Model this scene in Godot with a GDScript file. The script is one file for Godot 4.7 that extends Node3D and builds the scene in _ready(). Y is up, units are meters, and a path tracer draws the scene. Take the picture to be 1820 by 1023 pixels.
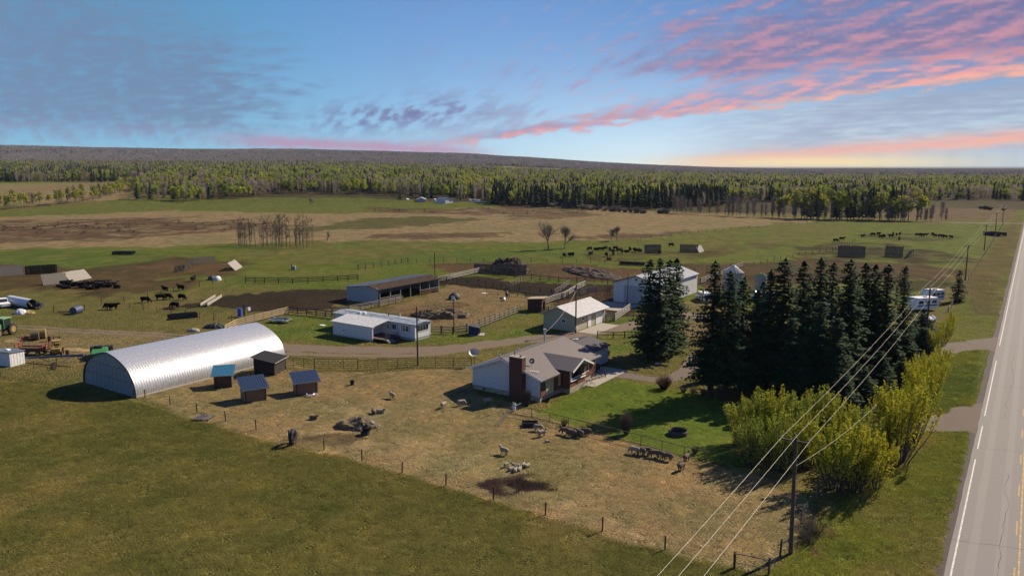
extends Node3D
# A farm yard beside a paved road, seen from a height. x runs east, -z runs north along the road; units are metres.

var rng := RandomNumberGenerator.new()
var nz := FastNoiseLite.new()
var nf := FastNoiseLite.new()
var used := {}
var M := {}
var unit_box := BoxMesh.new()
var unit_post := CylinderMesh.new()
var tex := {}

class MB:
	var v := PackedVector3Array()
	var n := PackedVector3Array()
	var c := PackedColorArray()
	var col := Color.WHITE
	func tri(a: Vector3, b: Vector3, d: Vector3):
		var k := (d - a).cross(b - a).normalized()
		v.append(a); v.append(b); v.append(d)
		n.append(k); n.append(k); n.append(k)
		c.append(col); c.append(col); c.append(col)
	func trin(a: Vector3, b: Vector3, d: Vector3, na: Vector3, nb: Vector3, nd: Vector3):
		v.append(a); v.append(b); v.append(d)
		n.append(na); n.append(nb); n.append(nd)
		c.append(col); c.append(col); c.append(col)
	func quad(a: Vector3, b: Vector3, d: Vector3, e: Vector3):
		tri(a, b, d); tri(a, d, e)
	func face(o: Vector3, u: Vector3, w: Vector3):
		quad(o - u - w, o - u + w, o + u + w, o + u - w)
	func box(o: Vector3, s: Vector3, b := Basis.IDENTITY):
		var x := b.x * s.x * 0.5; var y := b.y * s.y * 0.5; var z := b.z * s.z * 0.5
		face(o + x, y, z); face(o - x, z, y); face(o + y, z, x); face(o - y, x, z); face(o + z, x, y); face(o - z, y, x)
	func beam(a: Vector3, b: Vector3, w: float, h: float):
		var d := b - a
		var f := d.normalized()
		var r := f.cross(Vector3.UP)
		if r.length() < 0.05: r = Vector3.RIGHT
		r = r.normalized()
		box((a + b) * 0.5, Vector3(w, h, d.length()), Basis(r, r.cross(-f).normalized() * -1.0, -f))
	func tube(a: Vector3, b: Vector3, ra: float, rb: float, k := 8, caps := true):
		var d := (b - a).normalized()
		var x := d.cross(Vector3(0.3, 0.2, 0.93)).normalized()
		if absf(d.z) > 0.9: x = d.cross(Vector3.UP).normalized()
		var y := d.cross(x)
		for i in k:
			var p := x * cos(TAU * i / k) + y * sin(TAU * i / k)
			var q := x * cos(TAU * (i + 1) / k) + y * sin(TAU * (i + 1) / k)
			trin(a + p * ra, b + p * rb, b + q * rb, p, p, q)
			if ra > 0.0: trin(a + p * ra, b + q * rb, a + q * ra, p, q, q)
			if caps:
				if rb > 0.0: tri(b, b + q * rb, b + p * rb)
				if ra > 0.0: tri(a, a + p * ra, a + q * ra)
	func ball(o: Vector3, s: Vector3, k := 10, rows := 6):
		for j in rows:
			for i in k:
				var f := func(jj, ii):
					var t: float = PI * jj / rows
					return Vector3(sin(t) * cos(TAU * ii / k), cos(t), sin(t) * sin(TAU * ii / k))
				var p: Vector3 = f.call(j, i); var q: Vector3 = f.call(j, i + 1); var r: Vector3 = f.call(j + 1, i + 1); var t: Vector3 = f.call(j + 1, i)
				trin(o + p * s, o + q * s, o + r * s, p, q, r); trin(o + p * s, o + r * s, o + t * s, p, r, t)
	func extrude(poly: Array, z0: float, z1: float):
		# an outline in x, y, counter-clockwise seen from +z
		var m := poly.size()
		for i in m:
			var a: Vector2 = poly[i]; var b: Vector2 = poly[(i + 1) % m]
			quad(Vector3(a.x, a.y, z1), Vector3(a.x, a.y, z0), Vector3(b.x, b.y, z0), Vector3(b.x, b.y, z1))
		var t := Geometry2D.triangulate_polygon(PackedVector2Array(poly))
		for i in range(0, t.size(), 3):
			var a: Vector2 = poly[t[i]]; var b: Vector2 = poly[t[i + 1]]; var d: Vector2 = poly[t[i + 2]]
			if (b - a).cross(d - a) < 0.0:
				var w := b; b = d; d = w
			tri(Vector3(a.x, a.y, z1), Vector3(d.x, d.y, z1), Vector3(b.x, b.y, z1))
			tri(Vector3(a.x, a.y, z0), Vector3(b.x, b.y, z0), Vector3(d.x, d.y, z0))
	func mesh() -> ArrayMesh:
		var a := []
		a.resize(Mesh.ARRAY_MAX)
		a[Mesh.ARRAY_VERTEX] = v; a[Mesh.ARRAY_NORMAL] = n; a[Mesh.ARRAY_COLOR] = c
		var m := ArrayMesh.new()
		m.add_surface_from_arrays(Mesh.PRIMITIVE_TRIANGLES, a)
		return m

func numbered(s: String) -> String:
	var k: int = used.get(s, 0)
	used[s] = k + 1
	return s if k == 0 else "%s_%03d" % [s, k]

func tag(o: Node, label: String, category: String, group := ""):
	o.set_meta("label", label); o.set_meta("category", category)
	if group != "": o.set_meta("group", group)
	return o

func thing(called: String, label: String, category: String, at := Vector3.ZERO, turn := 0.0, group := "") -> Node3D:
	var o := Node3D.new()
	o.name = numbered(called); add_child(o)
	o.position = at; o.rotation.y = turn
	tag(o, label, category, group)
	return o

func part(called: String, m: Mesh, mat: Material, parent: Node) -> MeshInstance3D:
	var o := MeshInstance3D.new()
	o.name = called; o.mesh = m; o.material_override = mat
	parent.add_child(o, true)
	return o

func solo(called: String, m: Mesh, mat: Material, label: String, category: String, at := Vector3.ZERO, turn := 0.0, group := "") -> MeshInstance3D:
	var o := part(numbered(called), m, mat, self)
	o.position = at; o.rotation.y = turn
	tag(o, label, category, group)
	return o

func struct(called: String, m: Mesh, mat: Material) -> MeshInstance3D:
	var o := part(numbered(called), m, mat, self)
	o.set_meta("kind", "structure")
	return o

func bpart(called: String, o: Vector3, s: Vector3, mat: Material, parent: Node, b := Basis.IDENTITY) -> MeshInstance3D:
	var p := part(called, unit_box, mat, parent)
	p.transform = Transform3D(b * Basis.from_scale(s), o)
	return p

func beampart(called: String, a: Vector3, b: Vector3, w: float, h: float, mat: Material, parent: Node) -> MeshInstance3D:
	var d := b - a
	var f := d.normalized()
	var r := f.cross(Vector3.UP)
	if r.length() < 0.05: r = Vector3.RIGHT
	r = r.normalized()
	return bpart(called, (a + b) * 0.5, Vector3(w, h, d.length()), mat, parent, Basis(r, r.cross(f), -f))

func copy_of(src: Node3D, at: Vector3, turn: float, label := "", k := 1.0) -> Node3D:
	var o: Node3D = src.duplicate()
	o.name = numbered(src.get_meta("base_name")); add_child(o)
	o.position = at; o.rotation.y = turn; o.scale = Vector3.ONE * k
	if label != "": o.set_meta("label", label)
	return o

func lin(r: float, g: float, b: float) -> Color:
	return Color(r, g, b).linear_to_srgb()

func noise_tex(key: String, freq: float, lo: float, hi: float, octaves := 4, normal := false, size := 512, kind := FastNoiseLite.TYPE_SIMPLEX_SMOOTH) -> NoiseTexture2D:
	if tex.has(key): return tex[key]
	var f := FastNoiseLite.new()
	f.seed = key.hash() % 1000; f.frequency = freq; f.noise_type = kind; f.fractal_octaves = octaves
	var t := NoiseTexture2D.new()
	t.width = size; t.height = size; t.seamless = true; t.noise = f
	if normal:
		t.as_normal_map = true; t.bump_strength = 8.0
	else:
		var g := Gradient.new()
		g.set_color(0, Color(lo, lo, lo)); g.set_color(1, Color(hi, hi, hi))
		t.color_ramp = g
	tex[key] = t
	return t

func mat(key: String, c: Color, rough := 0.9, metal := 0.0, tname := "", scale := 0.25, bump := 0.0, spec := 0.5) -> StandardMaterial3D:
	var m := StandardMaterial3D.new()
	m.albedo_color = c; m.roughness = rough; m.metallic = metal; m.metallic_specular = spec
	if tname != "":
		m.albedo_texture = tex[tname]
		m.uv1_triplanar = true; m.uv1_world_triplanar = true
		m.uv1_scale = Vector3.ONE * scale
	if bump > 0.0:
		m.normal_enabled = true; m.normal_texture = tex["bump"]; m.normal_scale = bump
	M[key] = m
	return m

func vmat(key: String, rough := 0.95, back := 0.0) -> StandardMaterial3D:
	var m := StandardMaterial3D.new()
	m.vertex_color_use_as_albedo = true; m.roughness = rough; m.metallic_specular = 0.2
	m.cull_mode = BaseMaterial3D.CULL_DISABLED
	if back > 0.0:
		m.backlight_enabled = true; m.backlight = Color(back, back, back)
	M[key] = m
	return m

func _ready():
	rng.seed = 4711
	nz.seed = 11; nz.frequency = 0.02; nz.fractal_octaves = 4
	nf.seed = 23; nf.frequency = 0.25; nf.fractal_octaves = 3
	# camera
	var cam := Camera3D.new()
	cam.name = "camera"
	add_child(cam)
	cam.position = Vector3(0, 29.0, 0)
	cam.rotation_degrees = Vector3(-8.937, 34.104, 0)
	cam.fov = 41.112; cam.near = 0.5; cam.far = 40000.0
	cam.current = true
	# sky and exposure
	var we := WorldEnvironment.new()
	we.name = "world_environment"
	var e := Environment.new()
	e.background_mode = Environment.BG_SKY
	e.tonemap_mode = Environment.TONE_MAPPER_LINEAR
	e.tonemap_exposure = EXPOSURE
	e.background_energy_multiplier = SKY_ENERGY
	e.sdfgi_enabled = true; e.ssao_enabled = true; e.ssil_enabled = true
	var sky := Sky.new()
	var ps := PanoramaSkyMaterial.new()
	ps.panorama = sky_picture()
	sky.sky_material = ps
	e.sky = sky
	e.fog_enabled = FOG > 0.0
	e.fog_density = FOG
	e.fog_light_color = Color(0.62, 0.66, 0.74)
	we.environment = e
	add_child(we)
	# sun: north-north-east, about a third of the way up
	var sun := DirectionalLight3D.new()
	sun.name = "sun"
	add_child(sun)
	var az := deg_to_rad(20.0)
	var el := deg_to_rad(37.0)
	var towards := Vector3(sin(az) * cos(el), sin(el), -cos(az) * cos(el))
	sun.look_at_from_position(towards * 100.0, Vector3.ZERO)
	sun.light_energy = SUN; sun.light_angular_distance = 0.5
	sun.light_color = Color(1.0, 0.93, 0.82)
	sun.shadow_enabled = true
	# the place
	make_materials()
	make_ground()
	make_road()
	make_buildings()
	make_shelters()
	make_fences()
	make_windbreaks()
	make_yard_trees()
	make_far_trees()
	make_far_farm()
	make_power_lines()
	make_machines()
	make_yard_things()
	make_animals()
	make_grass()

const EXPOSURE := 1.7
const SKY_ENERGY := 0.66
const SUN := 1.6
const FOG := 0.000034

func smooth(a: float, b: float, x: float) -> float:
	var t := clampf((x - a) / (b - a), 0.0, 1.0)
	return t * t * (3.0 - 2.0 * t)

# ---------------------------------------------------------------- sky
# Azimuth a is in degrees from north, clockwise; e is the height in degrees.
var ns := FastNoiseLite.new()
var nt := FastNoiseLite.new()
var nw := FastNoiseLite.new()

func sky_colour(a: float, e: float, x: Vector3) -> Color:
	# the air: blue above, paler towards the horizon, warm low in the north-north-west where the evening light is
	var b := a + 12.7                                # 0 straight over the yellow glow on the horizon
	if b > 180.0: b -= 360.0
	if b < -180.0: b += 360.0
	var near := exp(-(b + 8.0) * (b + 8.0) / 420.0)
	var low := exp(-e / 4.2)
	var top := Color(0.28, 0.52, 0.70).lerp(Color(0.31, 0.48, 0.73), smooth(-45.0, -28.0, b)).lerp(Color(0.17, 0.29, 0.54), smooth(-25.0, 20.0, b) * smooth(170.0, 80.0, b))
	top = top.lerp(Color(0.16, 0.33, 0.58), smooth(12.0, 50.0, e))
	var mid := Color(0.42, 0.64, 0.79).lerp(Color(0.60, 0.76, 0.92), smooth(-52.0, -24.0, b) * smooth(170.0, 80.0, b))
	var hor := Color(0.50, 0.74, 0.84).lerp(Color(0.90, 0.97, 0.97), near)
	var c := top.lerp(mid, exp(-e / 9.5)).lerp(hor, low)
	# clouds are laid out on a high level sheet, so streaks shorten towards the horizon
	var s := maxf(sin(deg_to_rad(e)), 0.018)
	var px := x.x / (s + 0.25)
	var pz := x.z / (s + 0.25)
	var fine := nt.get_noise_2d(px * 0.6 + pz * 0.5, pz * 2.6 - px * 1.5)
	var big := ns.get_noise_2d(px * 0.55, pz * 0.9)
	var rip := nw.get_noise_2d(px * 0.8 + e * 0.3, pz * 3.2) * smooth(0.3, 2.2, e)
	var wob := ns.get_noise_3d(x.x * 22.0, e * 1.8, x.z * 22.0)
	# a grey-blue rippled bank, broad and thin, over the west
	var bank := smooth(-35.0, -44.0, b + wob * 6.0) * smooth(11.5, 7.0, e + big * 4.0) * smooth(1.2, 3.6, e + fine * 0.9)
	bank *= 0.75 + 0.6 * rip + 0.3 * fine
	c = c.lerp(Color(0.42, 0.51, 0.64), clampf(bank * 1.1, 0.0, 0.85))
	c = c.lerp(Color(0.62, 0.56, 0.70), clampf(bank * smooth(3.4, 2.0, e) * 0.5, 0.0, 1.0))
	# a darker ragged bank in the middle
	var d := (e - 3.8 - (b + 29.0) * 0.09) / 1.0
	var ragged := exp(-d * d) * smooth(-38.0, -32.0, b) * smooth(-20.0, -26.0, b + fine * 5.0)
	ragged *= smooth(-0.25, 0.4, fine + big * 0.5 + rip * 0.4)
	c = c.lerp(Color(0.42, 0.44, 0.60), ragged * 0.85)
	# the rose-coloured streak that climbs to the north-east, with broken flecks above it
	var edge := 1.4 + (b + 27.0) * 0.13 - maxf(0.0, b + 9.5) * 0.04
	var over := e - edge + wob * 0.45
	var thick := 0.55 + maxf(0.0, b + 20.0) * 0.07
	var band := smooth(-0.12, 0.18, over + fine * 0.25) * smooth(thick * 1.7, thick * 0.2, over) * smooth(-31.0, -22.0, b) * smooth(48.0, 30.0, b)
	var grain := smooth(-0.6, 0.55, fine * 1.2 + rip * 0.7 + big * 0.3)
	c = c.lerp(Color(0.52, 0.50, 0.66), band * 0.55)
	c = c.lerp(Color(0.96, 0.65, 0.62), band * grain * 0.85)
	c = c.lerp(Color(1.0, 0.72, 0.58), band * smooth(thick * 0.35, 0.0, over) * 0.55 * smooth(-15.0, 0.0, b))
	var flecks := smooth(0.0, 0.6, over) * smooth(-33.0, -8.0, b) * smooth(60.0, 40.0, b) * smooth(40.0, 14.0, e)
	var veil := smooth(-0.25, 0.35, big + fine * 0.35)
	c = c.lerp(Color(0.30, 0.33, 0.52), flecks * veil * 0.62)
	c = c.lerp(Color(0.90, 0.60, 0.62), flecks * smooth(-0.25, 0.65, fine * 1.0 + big * 0.6 + rip * 0.5) * 0.66 * (0.5 + 0.5 * smooth(-20.0, 0.0, b)))
	c = c.lerp(Color(0.72, 0.56, 0.66), flecks * 0.3 * smooth(-0.35, 0.5, big))
	# soft grey layer beneath the streak, then a salmon and yellow band on the horizon
	var under := smooth(0.2, -0.7, over) * smooth(-14.0, 2.0, b) * smooth(60.0, 35.0, b)
	c = c.lerp(Color(0.60, 0.63, 0.72).lerp(Color(0.74, 0.80, 0.85), smooth(-0.5, 0.6, rip * 0.7 + big * 0.7 + fine * 0.3)), under * 0.75)
	var glow := exp(-pow((e - 0.5 - (b + 6.0) * 0.075 + wob * 0.25) / 0.5, 2.0)) * smooth(-13.0, -4.0, b)
	c = c.lerp(Color(1.0, 0.66, 0.56), glow * (0.75 + 0.3 * rip) * smooth(60.0, 25.0, absf(b)))
	c = c.lerp(Color(1.0, 0.88, 0.62), exp(-pow((e - 0.35) / 0.45, 2.0)) * exp(-b * b / 90.0) * 0.95)
	# a long mauve cloud low in the north-west
	var m := (e - 1.5 + (b + 33.0) * 0.045 + fine * 0.25) / (0.42 + 0.1 * big)
	var mauve := exp(-m * m) * smooth(-45.0, -37.0, b) * smooth(-21.0, -27.0, b)
	c = c.lerp(Color(0.72, 0.50, 0.62), mauve * 0.75)
	# scattered cloud over the rest of the sky
	var rest := smooth(50.0, 75.0, absf(b)) + smooth(13.0, 22.0, e) * 0.7
	c = c.lerp(Color(0.46, 0.50, 0.66), clampf(rest, 0.0, 1.0) * smooth(-0.05, 0.45, big + fine * 0.3) * 0.6)
	c = c.lerp(Color(0.86, 0.56, 0.60), clampf(rest, 0.0, 1.0) * smooth(0.15, 0.5, fine + big * 0.5) * 0.4)
	return c

func sky_picture() -> ImageTexture:
	ns.seed = 5; ns.frequency = 0.9; ns.fractal_octaves = 3
	nt.seed = 8; nt.frequency = 4.6; nt.fractal_octaves = 5; nt.fractal_gain = 0.55
	nw.seed = 31; nw.frequency = 4.5; nw.fractal_octaves = 4
	var w := 4096
	var h := 2048
	var data := PackedByteArray()
	var fine_rows := int(h * 0.5 - h * 16.0 / 180.0)
	var y := 0
	while y < h / 2:
		var step := 2 if y >= fine_rows else 8
		var xs := step
		if y >= int(h * 0.5 - h * 6.0 / 180.0): step = 1
		var el := (0.5 - (y + step * 0.5) / h) * 180.0
		var line := PackedByteArray()
		line.resize(w * 3)
		var er := deg_to_rad(el)
		for i in range(0, w, xs):
			# the first column looks north, -z
			var az := fposmod((i + xs * 0.5) / w * 360.0 + 180.0, 360.0) - 180.0
			var ar := deg_to_rad(az)
			var c := sky_colour(az, el, Vector3(sin(ar) * cos(er), sin(er), -cos(ar) * cos(er)))
			for k in xs:
				line[(i + k) * 3] = clampi(int(c.r * 255.0), 0, 255); line[(i + k) * 3 + 1] = clampi(int(c.g * 255.0), 0, 255); line[(i + k) * 3 + 2] = clampi(int(c.b * 255.0), 0, 255)
		for k in step: data.append_array(line)
		y += step
	data.resize(w * (h / 2) * 3)
	var below := PackedByteArray()
	for j in w: below.append_array(PackedByteArray([96, 92, 70]))
	for j in h / 2: data.append_array(below)
	return ImageTexture.create_from_image(Image.create_from_data(w, h, false, Image.FORMAT_RGB8, data))

# ---------------------------------------------------------------- materials
func make_materials():
	noise_tex("mottle", 0.02, 0.72, 1.0, 5)
	noise_tex("grime", 0.008, 0.62, 1.0, 6)
	noise_tex("grain", 0.06, 0.55, 1.0, 4)
	noise_tex("turf", 0.035, 0.42, 1.0, 5, false, 1024)
	noise_tex("patchy", 0.012, 0.78, 1.0, 5, false, 1024)
	noise_tex("fine", 0.12, 0.84, 1.0, 4)
	noise_tex("bump", 0.05, 0, 1, 5, true)
	mat("galvanised", lin(0.74, 0.75, 0.78), 0.4, 0.65, "mottle", 0.3)
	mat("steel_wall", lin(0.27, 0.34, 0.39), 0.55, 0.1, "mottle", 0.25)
	mat("siding_white", lin(0.76, 0.78, 0.82), 0.6, 0.0, "mottle", 0.4)
	mat("white_wall", lin(0.76, 0.77, 0.80), 0.6, 0.0, "mottle", 0.35)
	mat("grey_wall", lin(0.42, 0.46, 0.52), 0.55, 0.1, "mottle", 0.35)
	mat("cream_wall", lin(0.50, 0.46, 0.33), 0.7, 0.0, "mottle", 0.35)
	mat("white_trim", lin(0.72, 0.72, 0.72), 0.5)
	mat("dark_trim", lin(0.03, 0.03, 0.035), 0.5)
	mat("shingles", lin(0.20, 0.17, 0.165), 0.6, 0.0, "grain", 0.9, 0.5)
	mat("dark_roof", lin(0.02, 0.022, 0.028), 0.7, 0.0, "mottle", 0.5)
	mat("barn_roof", lin(0.22, 0.28, 0.33), 0.45, 0.4, "grime", 0.12)
	mat("barn_roof_old", lin(0.11, 0.08, 0.066), 0.95, 0.0, "grime", 0.3, 0.0, 0.1)
	mat("trailer_roof", lin(0.36, 0.41, 0.46), 0.5, 0.1, "grime", 0.2)
	mat("white_roof", lin(0.66, 0.65, 0.66), 0.45, 0.1, "mottle", 0.2)
	mat("shop_roof", lin(0.50, 0.53, 0.57), 0.42, 0.3, "mottle", 0.2)
	mat("brick", lin(0.30, 0.095, 0.055), 0.85, 0.0, "grain", 1.6)
	mat("brick_dark", lin(0.17, 0.075, 0.05), 0.85, 0.0, "grain", 1.7)
	mat("mortar", lin(0.32, 0.24, 0.18), 0.95, 0.0, "grain", 1.2)
	mat("foundation", lin(0.50, 0.44, 0.33), 0.9, 0.0, "grime", 0.5)
	mat("concrete", lin(0.36, 0.32, 0.27), 0.9, 0.0, "mottle", 0.5)
	mat("curtain", lin(0.72, 0.62, 0.42), 0.9, 0.0, "grain", 0.5)
	mat("glass", lin(0.02, 0.025, 0.03), 0.08)
	mat("wood_old", lin(0.12, 0.095, 0.075), 0.9, 0.0, "grain", 0.7)
	mat("wood_hut", lin(0.30, 0.19, 0.12), 0.9, 0.0, "grain", 0.6)
	mat("bin_steel", lin(0.33, 0.35, 0.37), 0.5, 0.3, "mottle", 0.4)
	mat("wood_grey", lin(0.27, 0.25, 0.23), 0.9, 0.0, "grain", 0.5)
	mat("wood_brown", lin(0.10, 0.055, 0.032), 0.9, 0.0, "grain", 0.6)
	mat("wood_dark", lin(0.035, 0.03, 0.028), 0.9, 0.0, "grain", 0.6)
	mat("wood_new", lin(0.52, 0.40, 0.24), 0.85, 0.0, "grain", 0.6)
	mat("wood_pale", lin(0.45, 0.42, 0.38), 0.9, 0.0, "grain", 0.6)
	mat("sheen_blue_roof", lin(0.03, 0.17, 0.30), 0.55, 0.2, "mottle", 0.5)  # lighter than the other blue roofs: its reflected light is in the colour
	mat("navy_roof", lin(0.012, 0.04, 0.11), 0.6, 0.2, "mottle", 0.5)
	mat("asphalt", lin(0.205, 0.192, 0.184), 0.95, 0.0, "fine", 0.4)
	mat("shoulder", lin(0.12, 0.09, 0.085), 0.97, 0.0, "turf", 0.4, 0.5)
	mat("gravel", lin(0.21, 0.155, 0.125), 0.97, 0.0, "turf", 0.3, 0.6)
	mat("dirt_track", lin(0.24, 0.17, 0.11), 0.97, 0.0, "turf", 0.22, 0.6)
	mat("tyre_wear", lin(0.232, 0.217, 0.207), 0.95, 0.0, "fine", 0.4)
	mat("paint_white", lin(0.68, 0.66, 0.64), 0.8, 0.0, "grime", 0.6)
	mat("paint_yellow", lin(0.52, 0.33, 0.10), 0.8, 0.0, "grime", 0.6)
	mat("rubber", lin(0.022, 0.022, 0.022), 0.85)
	mat("black", lin(0.016, 0.017, 0.02), 0.7)
	mat("iron", lin(0.06, 0.05, 0.045), 0.7, 0.3)
	mat("rust", lin(0.14, 0.055, 0.03), 0.9, 0.0, "grime", 0.8)
	mat("green_paint", lin(0.05, 0.24, 0.07), 0.45, 0.0, "mottle", 0.6)
	mat("pale_green", lin(0.22, 0.42, 0.20), 0.45, 0.0, "mottle", 0.6)
	mat("yellow_paint", lin(0.42, 0.27, 0.06), 0.5, 0.0, "grime", 0.6)
	mat("white_paint", lin(0.68, 0.68, 0.70), 0.35)
	mat("white_plastic", lin(0.62, 0.66, 0.74), 0.5, 0.0, "mottle", 0.4)
	mat("blue_plastic", lin(0.02, 0.08, 0.45), 0.45)
	mat("blue_tarp", lin(0.05, 0.09, 0.18), 0.6, 0.0, "grime", 0.5)
	mat("red_paint", lin(0.30, 0.06, 0.03), 0.6, 0.0, "grime", 0.6)
	mat("straw", lin(0.42, 0.30, 0.12), 0.95, 0.0, "grain", 0.7, 0.8)
	mat("old_hay", lin(0.20, 0.15, 0.085), 0.95, 0.0, "grain", 0.7, 0.8)
	mat("manure", lin(0.07, 0.04, 0.026), 0.95, 0.0, "grain", 0.5, 0.8)
	mat("stone", lin(0.28, 0.26, 0.24), 0.9, 0.0, "mottle", 1.0)
	mat("pole_wood", lin(0.13, 0.095, 0.07), 0.9, 0.0, "grain", 0.6)
	mat("wire", lin(0.30, 0.29, 0.26), 0.5, 0.3)
	mat("fence_wire", lin(0.07, 0.066, 0.062), 0.8)
	mat("bark", lin(0.07, 0.05, 0.04), 0.95, 0.0, "grain", 0.8)
	mat("bark_pale", lin(0.26, 0.23, 0.20), 0.95, 0.0, "grain", 0.8)
	mat("bark_grey", lin(0.11, 0.085, 0.075), 0.95, 0.0, "grain", 0.8)
	mat("wool", lin(0.42, 0.36, 0.28), 0.98, 0.0, "grain", 1.4)
	mat("wool_brown", lin(0.17, 0.125, 0.09), 0.98, 0.0, "grain", 1.4)
	mat("hide_black", lin(0.009, 0.008, 0.008), 0.9, 0.0, "", 0.25, 0.0, 0.15)
	mat("hide_brown", lin(0.05, 0.028, 0.02), 0.75)
	vmat("leaf", 0.9, 0.8)
	vmat("needle", 0.9)
	vmat("vcol", 0.95)
	vmat("blade", 0.95, 1.0)
	vmat("vleaf", 0.95, 0.9)
	for i in 3:
		vmat("far_con%d" % i).albedo_color = lin(0.024 + 0.004 * i, 0.04 + 0.005 * i, 0.023)
		vmat("far_leaf%d" % i, 0.95, 0.8).albedo_color = [lin(0.34, 0.35, 0.05), lin(0.24, 0.28, 0.055), lin(0.28, 0.27, 0.06)][i]
		vmat("far_bare%d" % i).albedo_color = [lin(0.24, 0.195, 0.165), lin(0.29, 0.24, 0.20), lin(0.21, 0.16, 0.14)][i]
	unit_post.top_radius = 0.5; unit_post.bottom_radius = 0.5; unit_post.height = 1.0; unit_post.radial_segments = 8; unit_post.rings = 1

# ---------------------------------------------------------------- ground
const DRY := Color(0.385, 0.298, 0.148)
const DRY2 := Color(0.46, 0.375, 0.21)
const FIELD := Color(0.175, 0.168, 0.046)
const LAWN := Color(0.19, 0.25, 0.042)
const VERGE := Color(0.215, 0.235, 0.042)
const PASTURE := Color(0.20, 0.25, 0.046)
const OLIVE := Color(0.26, 0.225, 0.072)
const TAN := Color(0.45, 0.335, 0.175)
const SOIL := Color(0.062, 0.038, 0.030)
const MUD := Color(0.16, 0.096, 0.052)
const RED := Color(0.21, 0.11, 0.065)
const SCRUB := Color(0.165, 0.098, 0.06)
const STRAWY := Color(0.37, 0.265, 0.13)
const FOREST := Color(0.10, 0.085, 0.05)
var zones := []
var lifts := []

func zone(c: Color, pts: Array, warp := 2.0, keep := 1.0, patch := 0.0):
	var p := PackedVector2Array(pts)
	var r := Rect2(p[0], Vector2.ZERO)
	for q in p: r = r.expand(q)
	zones.append([c, p, r.grow(warp * 1.5), warp, keep, patch])

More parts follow.
